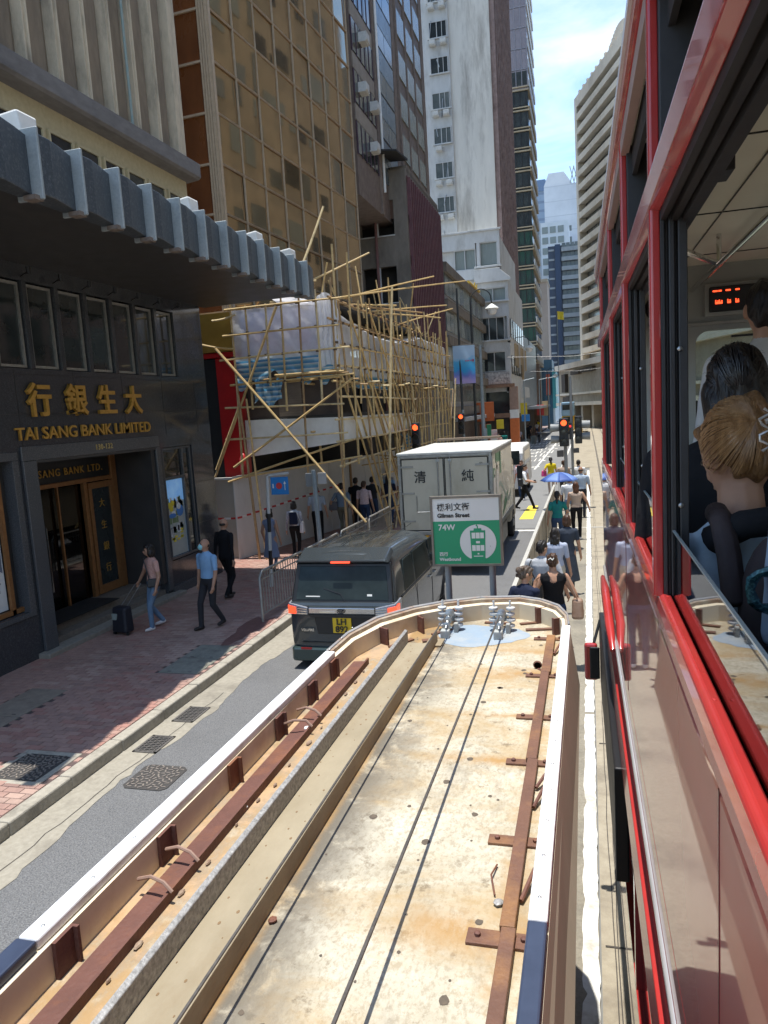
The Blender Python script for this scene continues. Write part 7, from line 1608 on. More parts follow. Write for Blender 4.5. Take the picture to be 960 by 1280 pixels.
# pavement in front of the bank
w = person('woman in pink blouse and wide jeans pulling a black suitcase past the bank steps', (-8.10, 12.25, PZ), 148, 1.62, c_pink, c_jean, sh_w, hair=('bob', h_black), lf=(.16, .0), rf=(-.16, .05), rh=(.30, .08, -.44), lh=(.13, .10, -.50), sleeve=.35, turn=-22, fem=True, vox=.010)
hr = w['r']
sc_ = thing('suitcase', 'black wheeled suitcase with telescopic handle by the bank steps', 'suitcase', (-8.55, 11.86, PZ))
b = MB(); b.hexa([(-8.77, 11.74, PZ+.05), (-8.40, 11.66, PZ+.05), (-8.36, 11.90, PZ+.05), (-8.73, 11.98, PZ+.05), (-8.74, 11.76, PZ+.54), (-8.42, 11.70, PZ+.54), (-8.38, 11.90, PZ+.54), (-8.70, 11.96, PZ+.54)]); b.build('case', M('case_black', (.013, .014, .022), rough=.6, bump=.3, bsc=14), sc_, bevel=.05, seg=3)
b = MB(); b.tube([(-8.62, 11.86, PZ+.5), (hr.x-.06, hr.y-.01, hr.z), (hr.x+.06, hr.y-.01, hr.z), (-8.48, 11.84, PZ+.5)], .009, 6); b.build('handle', m_steel, sc_)
b = MB(); b.box(-8.72, -8.60, 11.725, 11.74, PZ+.30, PZ+.42); b.build('luggage_tag', m_wgl2, sc_)
for x, y in ((-8.74, 11.8), (-8.42, 11.74)): b = MB(); b.lathe([(.03, -.02), (.03, .02)], (x, y, PZ+.03), 10, 'x'); b.build('wheel', m_rubber, sc_)
def bag(label, c, sz, m, strap=None, cat='bag', name='shoulder_bag', rz=0):
    t = thing(name, label, cat, c); x, y, z = sz
    b = MB(); b.xf = Matrix.Translation(c) @ Matrix.Rotation(rz, 4, 'Z'); b.hexa([(-x, -y, -z), (x, -y, -z), (x, y, -z), (-x, y, -z), (-x*.85, -y*.6, z), (x*.85, -y*.6, z), (x*.85, y*.6, z), (-x*.85, y*.6, z)]); b.build('pouch', m, t, bevel=min(sz)*.5, seg=3)
    if strap: b = MB(); b.tube(strap, .011, 6); b.build('strap', m, t)
m_leath = M('bag_black', (.02, .019, .02), rough=.45); m_leab = M('bag_brown', (.22, .12, .07), (.3, .2, .14), sc=8, rough=.6)
bag('small black crossbody bag on the woman in pink by the suitcase', (-8.0, 12.10, PZ+.93), (.12, .04, .08), m_leath, [(-8.08, 12.09, PZ+1.0), (-8.18, 12.12, PZ+1.38), (-8.16, 12.24, PZ+1.42)], rz=.5)
person('bald man in sky blue shirt and face mask walking on the pavement', (-6.98, 12.35, PZ), 160, 1.70, c_sky, c_char, sh_d, hair=('bald', None), lf=(-.20, .04), rf=(.20, .0), lh=(.10, .16, -.50), rh=(.09, .0, -.54), sleeve=.75, turn=-18, nod=-12, mask=M('mask_blue', (.30, .62, .66), rough=.8), bulk=1.08, vox=.010)
person('bald man in black suit walking away along the bank', (-7.75, 14.55, PZ), -18, 1.76, c_blk, c_blk, sh_d, hair=('bald', h_black), lf=(.12, 0), rf=(-.14, .03), lh=(.10, -.02, -.54), rh=(.16, -.14, -.50), sleeve=2, bulk=1.07, vox=.011)
person('woman in slate blue dress standing beside the kerb railing', (-7.85, 17.2, PZ), -8, 1.60, c_dress, c_dress, sh_d, hair=('bob', h_black), lf=(.05, 0), rf=(-.05, 0), sleeve=.3, fem=True, dress=(.52, .235), bulk=1.05, vox=.012, lh=(.10, .1, -.5))
g5 = person('girl in white and navy jacket with a pale shoulder bag near the hoarding', (-7.92, 19.0, PZ), 10, 1.56, cloth('white_navy_jacket', (.6, .61, .64), (.05, .06, .11), sc=5, hi=.52), c_blk, sh_d, hair=('bob', h_black), lf=(.08, 0), rf=(-.08, 0), sleeve=2, fem=True, vox=.013)
bag('navy backpack worn by the girl near the hoarding', g5['back'], (.12, .06, .17), c_navy, name='backpack', cat='backpack')
bag('pale grey shoulder bag hanging at the side of the girl near the hoarding', (-7.68, 18.95, PZ+.86), (.05, .10, .15), M('bag_pale', (.6, .6, .6), rough=.7), [(-7.7, 18.92, PZ+1.0), (-7.82, 18.95, PZ+1.28)])
g6 = person('man in pale blue shirt and black trousers by the hoarding tape', (-8.1, 21.3, PZ), 15, 1.72, c_pale, c_blk, sh_d, hair=('short', h_black), lf=(-.1, .02), rf=(.1, 0), sleeve=.7, vox=.013)
g7 = person('man in blue grey shirt and khaki trousers carrying a grey bag under the scaffold', (-7.55, 22.1, PZ), 0, 1.72, c_blueg, c_khaki, sh_d, hair=('short', h_black), lf=(.05, 0), rf=(-.05, 0), sleeve=.7, vox=.013, lh=(.2, .05, -.45))
bag('dark grey shoulder bag of the man in khaki trousers', (-7.83, 22.1, PZ+1.02), (.16, .08, .14), M('bag_grey', (.13, .12, .13), rough=.7), [(-7.8, 22.05, PZ+1.14), (-7.6, 22.05, PZ+1.42)])
person('woman in pink patterned shirt and dark jeans under the scaffold', (-7.0, 22.7, PZ), -10, 1.70, c_pat, c_jeand, sh_w, hair=('short', h_brown), lf=(.12, 0), rf=(-.1, .02), sleeve=.7, vox=.013)
for (x, y, hh, tp, bt, hr_, lab) in ((-7.55, 23.6, 1.74, c_blk, c_char, 'short', 'man in black top with cap dark hair deep under the scaffold'), (-7.15, 24.2, 1.7, c_char, c_jeand, 'short', 'man in charcoal top behind the patterned shirt under scaffold'), (-6.75, 24.8, 1.68, c_navy, c_jeand, 'long', 'woman in navy top far under the scaffold poles'), (-7.0, 25.8, 1.72, c_sky, c_blk, 'short', 'man in blue shirt far under the scaffold by the truck'), (-6.6, 26.4, 1.66, c_white, c_blk, 'bob', 'woman in white top far under the scaffold by the truck'), (-7.4, 27.2, 1.7, c_grey, c_char, 'short', 'person in grey top farthest under the scaffold')):
    person(lab, (x, y, PZ), RP.uniform(-20, 20), hh, tp, bt, sh_d, hair=(hr_, h_black), lf=(.08, 0), rf=(-.08, 0), vox=.018)
# crossing
m1 = person('man in white shirt and black trousers striding over the crossing with a phone', (-2.40, 28.4, .01), -88, 1.72, c_white, c_blk, sh_d, hair=('short', h_black), lf=(-.34, .06), rf=(.36, .0), lh=(.02, .30, -.32), rh=(.06, .34, -.30), sleeve=.8, vox=.012)
t = thing('mobile_phone', 'mobile phone held by the striding man on the crossing', 'phone', tuple(m1['r'])); b = MB(); b.box(-.04, .04, -.01, .01, -.02, .09); o = b.build('phone_body', m_black); o.parent = t
bag('black shoulder bag on the striding man at the crossing', (-2.52, 28.25, 1.08), (.10, .06, .14), m_leath, [(-2.5, 28.2, 1.2), (-2.4, 28.3, 1.42)])
person('person in white printed tee and jeans beside the truck front', (-2.75, 31.5, .01), 170, 1.66, cloth('printed_tee', (.7, .68, .7), (.5, .16, .2), sc=7, hi=.6), c_jeand, sh_w, hair=('short', h_grey), lf=(.06, 0), rf=(-.06, 0), sleeve=.7, bulk=1.1, vox=.015)
yw = person('woman in yellow top with long hair waiting at the end of the platform', (-1.62, 33.0, .01), 10, 1.62, c_yel, c_beige, sh_w, hair=('tail', h_black), sleeve=.4, fem=True, vox=.015, lh=(.12, .12, -.35))
bag('bright pink bag held by the woman in yellow', (-1.92, 33.0, .95), (.12, .08, .13), M('bag_pink', (.62, .05, .22), rough=.6), [(-1.86, 33, 1.05), (-1.8, 33.05, 1.2)])
# queue on the platform, near to far
q1 = person('woman with loosely tied hair in navy top raising her hand by the fence', (-.93, 10.5, .01), -20, 1.68, c_navy, c_navy, sh_w, hair=('bun', h_grey), sleeve=.5, fem=True, turn=-40, nod=18, lh=(.05, .15, -.4), rh=(-.12, .22, .02), vox=.009)
q2 = person('woman in black scoop back top with clipped hair queueing behind the shelter', (-.57, 11.2, .01), 5, 1.72, c_blk, c_jeand, sh_w, hair=('clip', h_brown), sleeve=.25, fem=True, nod=10, lh=(.14, .12, -.42), rh=(.22, .05, -.48), backopen=True, vox=.009, bulk=1.08)
bag('brown shoulder bag hanging beside the woman in black top', (-.22, 11.1, .95), (.09, .13, .15), m_leab, [(-.22, 11.03, 1.1), (-.40, 11.07, 1.5)])
def attach(o, out, loc, yaw): o.parent = out['root']; o.matrix_parent_inverse = (Matrix.Translation(loc) @ Matrix.Rotation(rad(yaw), 4, 'Z')).inverted()
b = MB(); hd_ = q2['head']; b.tube([(hd_.x-.05, hd_.y-.14, hd_.z+.05), (hd_.x-.02, hd_.y-.165, hd_.z+.08), (hd_.x+.01, hd_.y-.165, hd_.z+.05), (hd_.x+.03, hd_.y-.16, hd_.z+.08)], .009, 6); attach(b.build('hair_clip', m_white), q2, (-.57, 11.2, .01), 5)
q3 = person('man in grey tee with a strap bag queueing by the platform fence', (-.78, 12.1, .01), -8, 1.76, c_grey, c_char, sh_d, hair=('short', h_black), sleeve=.75, turn=-30, lh=(.1, .1, -.5), rh=(.16, .05, -.5), bulk=1.12, vox=.010)
bag('dark sling bag on the back of the man in grey tee', (-.86, 11.95, 1.02), (.10, .06, .14), m_leath, [(-.86, 11.93, 1.12), (-.98, 11.94, 1.40), (-.95, 12.05, 1.48)])
q4 = person('woman in lavender tee with long wavy black hair in the queue', (-.66, 14.1, .01), 0, 1.64, c_lav, c_cream, sh_w, hair=('wavy', h_black), sleeve=.75, fem=True, bulk=1.1, vox=.011)
q5 = person('woman in dark slate dress with brown hair in the queue', (-.48, 15.6, .01), 5, 1.66, c_dk, c_dk, sh_d, hair=('bob', h_brown), sleeve=.6, fem=True, dress=(.62, .24), vox=.012)
q6 = person('woman in beige top and black trousers with long auburn hair at the platform edge', (-.40, 22.0, .01), 2, 1.66, c_beige, c_blk, sh_w, hair=('long', h_aub), sleeve=.3, fem=True, lf=(.06, 0), rf=(-.02, 0), rh=(.2, .1, -.46), vox=.012)
q7 = person('woman in teal top under the blue umbrella', (-.86, 20.2, .01), 0, 1.62, c_teal, c_jeand, sh_w, hair=('tail', h_black), sleeve=.6, fem=True, rh=(-.02, .22, -.12), vox=.013)
q8 = person('person in white shirt and light jeans behind the umbrella', (-.62, 23.6, .01), 0, 1.70, c_white, c_jean, sh_w, hair=('short', h_black), sleeve=.75, vox=.013)
q9 = person('balding man in pale blue shirt near the traffic light', (-.30, 26.2, .01), 0, 1.74, c_pale, c_char, sh_d, hair=('bald', h_black), sleeve=.8, vox=.014, bulk=1.1, skin=m_skin2)
person('man in white shirt beside the traffic light post', (-.42, 29.8, .01), 0, 1.70, c_white, c_char, sh_d, hair=('short', h_black), vox=.016)
person('person in pale top left of the traffic light post', (-1.0, 30.4, .01), 0, 1.66, c_beige, c_char, sh_d, hair=('short', h_brown), vox=.016)
# umbrella
um = thing('umbrella', 'blue sun umbrella with paler panels over the platform queue', 'umbrella', (-.82, 20.5, 1.9)); ua = (-.80, 20.55, 2.12)
for k in range(8):
    b = MB(); a0, a1 = 2*math.pi*k/8, 2*math.pi*(k+1)/8
    def um_(u, v):
        a = a0+(a1-a0)*u; r = .52*v*(1-.05*math.sin(math.pi*u)*v); return (ua[0]+r*math.cos(a), ua[1]+r*math.sin(a), ua[2]-.20*v*v-.02*v+.012*math.sin(math.pi*u)*v)
    b.grid(um_, 6, 6); b.build('canopy_panel', [M('umb_blue', (.035, .085, .30), rough=.6), M('umb_pale', (.13, .22, .50), rough=.6)][k % 2], um, thick=.003)
b = MB(); b.tube([(ua[0], ua[1], ua[2]+.05), (ua[0]-.02, ua[1]-.15, 1.2)], .008, 6); b.build('shaft', m_steel, um)
b = MB()
for k in range(8): a = 2*math.pi*k/8; b.tube([(ua[0], ua[1], ua[2]-.01), (ua[0]+.27*math.cos(a), ua[1]+.27*math.sin(a), ua[2]-.075), (ua[0]+.52*math.cos(a), ua[1]+.52*math.sin(a), ua[2]-.225)], .004, 5)
b.build('rib', m_steel, um)
# far crowd at the corner, small but separate people
tops = [c_white, c_blk, c_navy, c_grey, c_yel, c_pink, c_sky, c_teal, c_beige, c_lav]; spots = [(-7.6, 47), (-7.0, 49), (-6.8, 52), (-7.5, 54), (-7.1, 56.5), (-6.7, 58), (-7.3, 60), (-6.6, 61), (-6.4, 66), (-6.1, 69), (-6.6, 73), (-6.0, 78), (-6.3, 84), (-5.9, 90), (-6.2, 97)]
nm = ['white', 'black', 'navy', 'grey', 'yellow', 'pink', 'blue', 'teal', 'beige', 'lavender']
for i, (x, y) in enumerate(spots):
    pl = ['by the orange pillar', 'under the shop awning', 'beside the left traffic light'][0 if 57 < y < 63 else (2 if y < 50 else 1)] if y < 64 else 'far along the shopfronts'
    person('distant pedestrian in %s top %s%s' % (nm[i % 10], pl, ', nearer the crossing' if i < 5 else (', mid distance' if i < 10 else '')), (x, y, .145), RP.choice([0, 180, 160, 20]), RP.uniform(1.6, 1.75), tops[i % 10], [c_char, c_jeand, c_blk][i % 3], sh_d, hair=(RP.choice(['short', 'bob', 'long']), h_black), lf=(.12, 0), rf=(-.12, 0), vox=.026)
# passengers on the tram upper deck
bl = person('passenger with dyed blond hair pinned up by a silver claw clip', (.35, 1.93, 2.68), 4, 1.66, cloth('ice_blue_shirt', (.42, .53, .62), (.38, .49, .58)), c_dk, sh_d, hair=('clip', h_blond), sleeve=.8, sit=.52, fem=True, nod=24, turn=26, bulk=.80, lh=(-.10, .26, -.34), rh=(-.08, .26, -.34), vox=.007)
def strands(out, loc, yaw, col, goal, n=760, spread=(.084, .100, .106), drop=0.0, seed=1):
    # combed hair: thin locks run over the skull from the hairline to the gathered point
    hd = out['head']; q = random.Random(seed); b = MB(); g = Vector(goal)
    for i in range(n):
        a = q.uniform(0, 2*math.pi); zz = q.uniform(-.75, .98) if math.sin(a) < .2 else q.uniform(.15, .98)
        r = math.sqrt(max(0, 1-zz*zz)); s0 = Vector((r*math.cos(a), r*math.sin(a), zz)); gd = g.normalized(); pts = []
        for k in range(6):
            t = k/5; d = (s0*(1-t)+gd*t).normalized(); lift = 1.0+.05*math.sin(math.pi*t)+q.uniform(-.012, .02)+.28*max(0, t-.75)*4*(g.length-1)
            pts.append(hd+Vector((d.x*spread[0]*lift, -.012+d.y*spread[1]*lift, .024+d.z*spread[2]*lift)))
        if drop: pts.append(pts[-1]+Vector((q.uniform(-.02, .02), q.uniform(-.02, 0), -drop*q.uniform(.3, 1))))
        w = q.uniform(.0008, .0021); b.tube(pts, [w*.6]+[w]*(len(pts)-2)+[w*.5], 4, cap=False)
    for i in range(46):    # stray hairs
        a = q.uniform(0, 2*math.pi); zz = q.uniform(.1, 1); r = math.sqrt(max(0, 1-zz*zz)); p = hd+Vector((r*math.cos(a)*spread[0], -.012+r*math.sin(a)*spread[1], .024+zz*spread[2]))
        dirv = Vector((math.cos(a)*r+q.uniform(-.6, .6), math.sin(a)*r+q.uniform(-.6, .6), zz+q.uniform(-.3, .3))).normalized(); b.tube([p, p+dirv*.012, p+dirv*.02+Vector((0, 0, -.008))], .0005, 3, cap=False)
    o = b.build('hair_strands', col); o['kind'] = 'stuff'; attach(o, out, loc, yaw); return o
h_strand = M('hair_strand_blond', (.44, .25, .11), (.20, .095, .035), sc=60, rough=.38, spec=.5, stretch=(1, 1, .2)); h_strandb = M('hair_strand_black', (.03, .022, .018), (.012, .009, .008), sc=40, rough=.35, spec=.5)
strands(bl, (.35, 1.93, 2.68), 4, h_strand, (.30, -1.12, .62), seed=4)
hd_ = bl['head']; b = MB()
def zig(dx, dz): return [(hd_.x+.045+dx+.014*math.sin(i*2.0), hd_.y-.128+.006*i*0-.004*math.sin(i), hd_.z+.045+dz-.012*i) for i in range(9)]
b.tube(zig(-.012, .060), .0038, 6); b.tube([(x+.03+.05*(i/7), y+.006, z+.03-.002*i) for i, (x, y, z) in enumerate(zig(.0, .045)[:8])], .0038, 6); b.tube([(hd_.x+.035, hd_.y-.135, hd_.z+.075), (hd_.x+.085, hd_.y-.132, hd_.z+.095)], .007, 6); attach(b.build('claw_clip', M('clip_pearl', (.62, .56, .50), rough=.2, metal=.3)), bl, (.35, 1.93, 2.68), 4)
m_bpk = M('bag_umber', (.035, .022, .022), (.026, .017, .018), sc=12, rough=.8, bump=.4, bsc=14)
t = thing('backpack', 'dark umber backpack worn by the blond haired passenger', 'backpack', (.42, 1.68, 3.1))
b = MB(); b.sphere((.385, 1.705, 3.51), (.085, .07, .19), 20, 14); b.build('pack', m_bpk, t)
for dx in (-.015, .15): b = MB(); b.tube([(.31+dx, 1.70, 3.54), (.305+dx, 1.74, 3.64), (.30+dx, 1.80, 3.71), (.30+dx, 1.89, 3.72)], .028, 8); b.build('strap', m_bpk, t, bevel=.01)
b = MB(); b.tube([(.27, 1.84, 3.66), (.33, 1.785, 3.705), (.41, 1.785, 3.715), (.48, 1.86, 3.68)], .034, 10); b.build('hood', c_blk, t)
for cx, cz, lb in ((.34, 3.60, 'upper'), (.395, 3.55, 'lower')):
    b = MB(); pts = [(cx+.034*math.cos(a), 1.605+.006*math.sin(3*a), cz+.040*math.sin(a)) for a in [2*math.pi*i/12 for i in range(11)]]; b.tube(pts, [.009+.003*(i % 2) for i in range(11)], 7)
    tag(b.build('scrunchie', M('sequin_teal', (.02, .06, .07), (.12, .30, .30), sc=160, rough=.2, metal=.5, hi=.62)), 'teal sequined scrunchie hanging on the umber backpack, %s of two' % lb, 'scrunchie')
bk = person('passenger with thick black hair sitting ahead of the blond passenger', (.46, 2.62, 2.68), 0, 1.78, c_blk, c_blk, sh_d, hair=('bob', h_black), sleeve=2, sit=.60, bulk=1.15, lh=(-.02, .2, -.38), rh=(-.02, .2, -.38), vox=.010)
person('standing passenger in pale shirt with back turned below the red display', (.78, 3.75, 2.68), 0, 1.78, cloth('cream_shirt', (.50, .48, .46), (.44, .42, .40)), c_char, sh_d, hair=('short', h_black), sleeve=2, bulk=1.05, vox=.011)
rm_ = person('passenger with short black hair in pale blue shirt at the right picture edge', (.52, 1.44, 2.68), -58, 1.78, c_pale, c_char, sh_d, hair=('short', h_black), sleeve=2, sit=.62, lh=(-.05, .2, -.38), rh=(-.02, .2, -.38), vox=.009, turn=40)
strands(bk, (.46, 2.62, 2.68), 0, h_strandb, (0, -1.0, -.7), drop=.06, seed=9)
# ================================================================== STREET FURNITURE
m_lampp = M('lamp_post_grey', (.28, .33, .35), (.22, .26, .28), sc=4, rough=.5, metal=.2); m_dkp = M('post_dark', (.035, .04, .04), rough=.5)
m_globe = M('lamp_globe', (.72, .72, .70), rough=.3)
def swan(label, x, y, h, d=1.0, mat=m_dkp):
    t = thing('street_lamp', label, 'street lamp', (x, y, .14), group='street lamps on the left pavement')
    b = MB(); b.tube([(x, y, .14), (x, y, h)], [.09, .06], 10); b.lathe([(.15, 0), (.13, .8), (.09, .9)], (x, y, .14), 12); b.build('post', mat, t)
    b = MB(); b.tube([(x, y, h)]+[(x+d*.62-d*.62*math.cos(math.pi*i/10), y, h+.62*math.sin(math.pi*i/10)) for i in range(1, 10)]+[(x+d*1.24, y, h-.25)], .035, 8); b.build('swan_neck', mat, t)
    b = MB(); c = (x+d*1.24, y, h-.55); b.lathe([(.04, .32), (.10, .28), (.36, .10), (.38, .04), (.30, .0)], c, 16); sh_ = b.build('shade', m_white, t)
    b = MB(); b.lathe([(.30, .0), (.29, -.12), (.20, -.26), (0, -.30)], c, 16); p = b.build('globe', m_globe); p.parent = sh_
swan('swan neck street lamp with white bowl beside the white corner building', -6.25, 43, 9.9, .95)
t = thing('lamp_column', 'pale blue grey lamp column rising past the dark shop windows', 'lamp column', (-5.5, 41, .14))
b = MB(); b.tube([(-5.5, 41, .14), (-5.55, 41, 2.6), (-5.55, 41, 7.3)], [.13, .11, .08], 12); b.build('post', m_lampp, t)
b = MB(); b.tube([(-5.5, 41, .14), (-5.5, 41, 2.8)], [.15, .145], 12); b.build('base_sleeve', m_lampp, t)
swan('swan neck street lamp with white bowl far along before the metal clad shop', -6.3, 72, 9.6, .9)
swan('small swan neck street lamp at the far street bend', -5.6, 112, 8.3, .9)
# banner on its dark post
bn = thing('banner', 'blue and violet street banner hanging on a dark post beside the scaffold', 'banner', (-6.3, 38.5, .14))
def banm():
    m = bpy.data.materials.new('banner_print'); m.use_nodes = True; nt = m.node_tree; L = nt.links.new; b = nt.nodes['Principled BSDF']; b.inputs['Roughness'].default_value = .6
    tcn = nt.nodes.new('ShaderNodeTexCoord'); sx = nt.nodes.new('ShaderNodeSeparateXYZ'); L(tcn.outputs['Object'], sx.inputs[0])
    n = nt.nodes.new('ShaderNodeTexNoise'); n.inputs['Scale'].default_value = 3; n.inputs['Detail'].default_value = 6; L(tcn.outputs['Object'], n.inputs[0])
    mr = nt.nodes.new('ShaderNodeMapRange'); mr.inputs['From Min'].default_value = 5.3; mr.inputs['From Max'].default_value = 7.2; L(sx.outputs[2], mr.inputs[0])
    ad = nt.nodes.new('ShaderNodeMath'); ad.operation = 'MULTIPLY_ADD'; ad.inputs[1].default_value = .35; L(n.outputs[0], ad.inputs[0]); L(mr.outputs[0], ad.inputs[2])
    r = nt.nodes.new('ShaderNodeValToRGB'); e = r.color_ramp.elements; e[0].position = .18; e[0].color = (.45, .35, .62, 1); e[1].position = 1.15 if False else 1.0; e[1].color = (.42, .56, .70, 1)
    for p, c in ((.36, (.16, .20, .55, 1)), (.5, (.03, .34, .66, 1)), (.72, (.10, .42, .66, 1)), (.84, (.36, .52, .68, 1))): q = e.new(p); q.color = c
    L(ad.outputs[0], r.inputs[0]); L(r.outputs[0], b.inputs['Base Color']); return m
b = MB(); b.grid(lambda u, v: (-6.62+u*1.12, 38.5+.03*math.sin(u*5+v*3), 5.22+v*1.92), 10, 12); b.build('cloth', banm(), bn)
bld = random.Random(4); b = MB(); b.tube([(-6.25, 38.55, .14), (-6.28, 38.55, 10.0)], [.08, .05], 10); b.build('post', m_dkp, bn)
b = MB(); b.tube([(-6.7, 38.5, 7.16), (-5.45, 38.5, 7.16)], .02, 6); b.tube([(-6.7, 38.5, 5.2), (-5.45, 38.5, 5.2)], .02, 6); b.build('arm', m_dkp, bn)
b = MB()
for k in range(6): b.box(-5.98+k*.075, -5.94+k*.075, 38.44, 38.46, 6.33, 6.39)
b.box(-5.62, -5.55, 38.44, 38.455, 6.30, 6.42); b.build('banner_lettering', M('banner_red', (.6, .05, .1), rough=.5), bn)
# traffic lights
m_tl = M('signal_black', (.018, .018, .02), rough=.5)
m_red_on = M('signal_red_lit', (.6, .05, .01), emit=(1, .085, .02), es=1.0)
def head3(t, x, y, z, lit, face=-1, w=.3):
    b = MB(); b.box(x-w/2, x+w/2, y-.10, y+.12, z, z+1.02); b.build('signal_head', m_tl, t, bevel=.03)
    for k in range(3):
        zz = z+.85-k*.34
        b = MB(); b.lathe([(.0, -.105), (.105, -.10), (.105, -.09)], (x, y, zz), 18, 'y'); b.build('lens', m_red_on if (lit == 'red' and k == 0) else M('lens_dark', (.03, .032, .03), rough=.2), t)
        b = MB(); 
        for q in range(13):
            a0, a1 = math.pi*(-.12+1.24*q/13), math.pi*(-.12+1.24*(q+1)/13)
            p = [(x+.13*math.cos(a), y, zz+.13*math.sin(a)) for a in (a0, a1)]; o = [(x+.118*math.cos(a), y, zz+.118*math.sin(a)) for a in (a0, a1)]
            L_ = lambda a: -.12-.16*max(.15, math.sin(a))
            b.hexa([(p[0][0], y-.1, p[0][2]), (p[1][0], y-.1, p[1][2]), (o[1][0], y-.1, o[1][2]), (o[0][0], y-.1, o[0][2]), (p[0][0], y+L_(a0)-.06, p[0][2]), (p[1][0], y+L_(a1)-.06, p[1][2]), (o[1][0], y+L_(a1)-.06, o[1][2]), (o[0][0], y+L_(a0)-.06, o[0][2])])
        b.build('visor', m_tl, t)
def side_visors(t, x, y, z, s):
    b = MB()
    for k in range(2):
        zz = z+.66-k*.42; b.lathe([(.0, .0), (.12, .0), (.13, .02), (.15, .30), (.135, .30), (.11, .02)], (x, y, zz), 12, 'x') if s > 0 else b.lathe([(.0, .0), (.12, .0), (.13, -.02), (.15, -.30), (.135, -.30), (.11, -.02)], (x, y, zz), 12, 'x')
    b.build('side_visor', m_grey, t)
tl = thing('traffic_light', 'traffic light lit red on a grey pole at the platform end', 'traffic light', (-.86, 28, .01))
b = MB(); b.tube([(-.83, 28.2, .01), (-.84, 28.2, 3.35)], .062, 12); b.build('pole', m_grey, tl)
head3(tl, -.87, 28, 2.38, 'red', w=.34); b = MB(); b.box(-.69, -.60, 27.92, 28.1, 2.62, 3.25); b.build('repeater_head', m_tl, tl, bevel=.02); b = MB(); b.lathe([(0, -.02), (.04, -.02), (.04, 0)], (-.645, 27.915, 3.1), 12, 'y'); b.build('repeater_lens', M('lens_red_dim', (.6, .02, .02), emit=(1, .03, .03), es=.5), tl)
side_visors(tl, -1.05, 28.1, 2.4, -1)
b = MB(); b.box(-1.14, -.90, 27.95, 28.1, 2.0, 2.24); b.build('push_box', M('push_box', (.09, .085, .08), rough=.6), tl, bevel=.02)
t2 = thing('traffic_light', 'black traffic light seen from behind, right of the lit red one', 'traffic light', (-.42, 28.7, .01))
b = MB(); b.tube([(-.60, 28.8, .01), (-.62, 28.8, 4.9)], .05, 12); b.build('pole', m_grey, t2)
head3(t2, -.37, 28.7, 2.42, None, w=.26); side_visors(t2, -.25, 28.7, 2.45, 1)
b = MB(); b.box(-.56, -.36, 28.6, 28.7, 2.08, 2.26); b.build('push_box', M('push_box'), t2, bevel=.02)
t3 = thing('traffic_light', 'traffic light lit red beside the scaffold end', 'traffic light', (-6.0, 36.6, .14))
b = MB(); b.tube([(-5.95, 36.7, .14), (-5.95, 36.7, 3.9)], .06, 10); b.build('pole', m_lampp, t3); head3(t3, -6.02, 36.5, 2.72, 'red', w=.3)
t4 = thing('traffic_light', 'small traffic light showing red through the scaffold poles', 'traffic light', (-5.95, 26.5, .14))
b = MB(); b.tube([(-6.0, 26.6, .14), (-6.0, 26.6, 3.0)], .05, 8); b.build('pole', m_grey, t4); head3(t4, -6.02, 26.4, 2.55, 'red', w=.28)
# kerbside railing
rl_ = thing('pedestrian_railing', 'grey metal pedestrian railing along the kerb behind the van', 'railing', (-6.1, 12.6, .15))
m_gr = M('rail_galv', (.33, .32, .29), (.26, .25, .225), sc=9, rough=.5, metal=.4)
def rpanel(y0, y1, x0, x1):
    n = int((y1-y0)/.115)
    lx = lambda y: x0+(x1-x0)*(y-y0)/(y1-y0)
    b = MB(); pts = [(lx(y0), y0, .15), (lx(y0), y0, 1.02), (lx(y0+.10), y0+.10, 1.13), (lx(y1-.10), y1-.10, 1.13), (lx(y1), y1, 1.02), (lx(y1), y1, .15)]; b.tube(pts, .026, 8); b.build('frame_tube', m_gr, rl_)
    b = MB(); b.tube([(lx(y0), y0, .30), (lx(y1), y1, .30)], .018, 8); b.tube([(lx(y0), y0, .98), (lx(y1), y1, .98)], .014, 8); b.build('rail', m_gr, rl_)
    for k in range(1, n): y = y0+(y1-y0)*k/n; b = MB(); b.tube([(lx(y), y, .30), (lx(y), y, 1.12)], .009, 6); b.build('bar', m_gr, rl_)
rpanel(12.75, 14.9, -6.12, -6.06); rpanel(15.0, 17.2, -6.06, -6.02); rpanel(17.3, 19.6, -6.02, -5.98); rpanel(19.7, 22.0, -5.98, -5.96)
# striped post with blue direction sign; grey post with the back of a sign
ss = thing('direction_sign', 'blue direction sign with red badge on a black and white post', 'sign', (-7.2, 15.6, .15))
for k in range(6): b = MB(); b.tube([(-7.2+.02*k, 15.6, .15+k*.43), (-7.2+.02*(k+1), 15.6, .15+(k+1)*.43)], .042, 10); b.build('post_band', [m_black, M('post_pale', (.5, .5, .48), rough=.5)][0 if k in (1, 3) else 1], ss)
b = MB(); b.tube([(-7.08, 15.6, 2.70), (-7.02, 15.6, 2.74), (-6.55, 15.6, 2.78)], .03, 8); b.build('arm', M('post_pale'), ss)
b = MB(); b.box(-7.0, -6.58, 15.58, 15.61, 2.30, 2.70); b.build('blue_plate', M('sign_blue', (.02, .20, .52), rough=.4), ss)
b = MB()
for q in range(2): b.lathe([(0, -.004), (.075-.03*q, -.004-.002*q), (.075-.03*q, 0)], (-6.80, 15.578, 2.50), 18, 'y')
b.build('red_badge', M('badge_red', (.6, .05, .05), rough=.4), ss)
b = MB(); b.box(-6.665, -6.65, 15.572, 15.578, 2.40, 2.58); b.poly([(-6.69, 15.574, 2.54), (-6.625, 15.574, 2.54), (-6.657, 15.574, 2.61)]); b.box(-6.96, -6.93, 15.572, 15.578, 2.45, 2.55); b.build('arrow', m_white, ss)
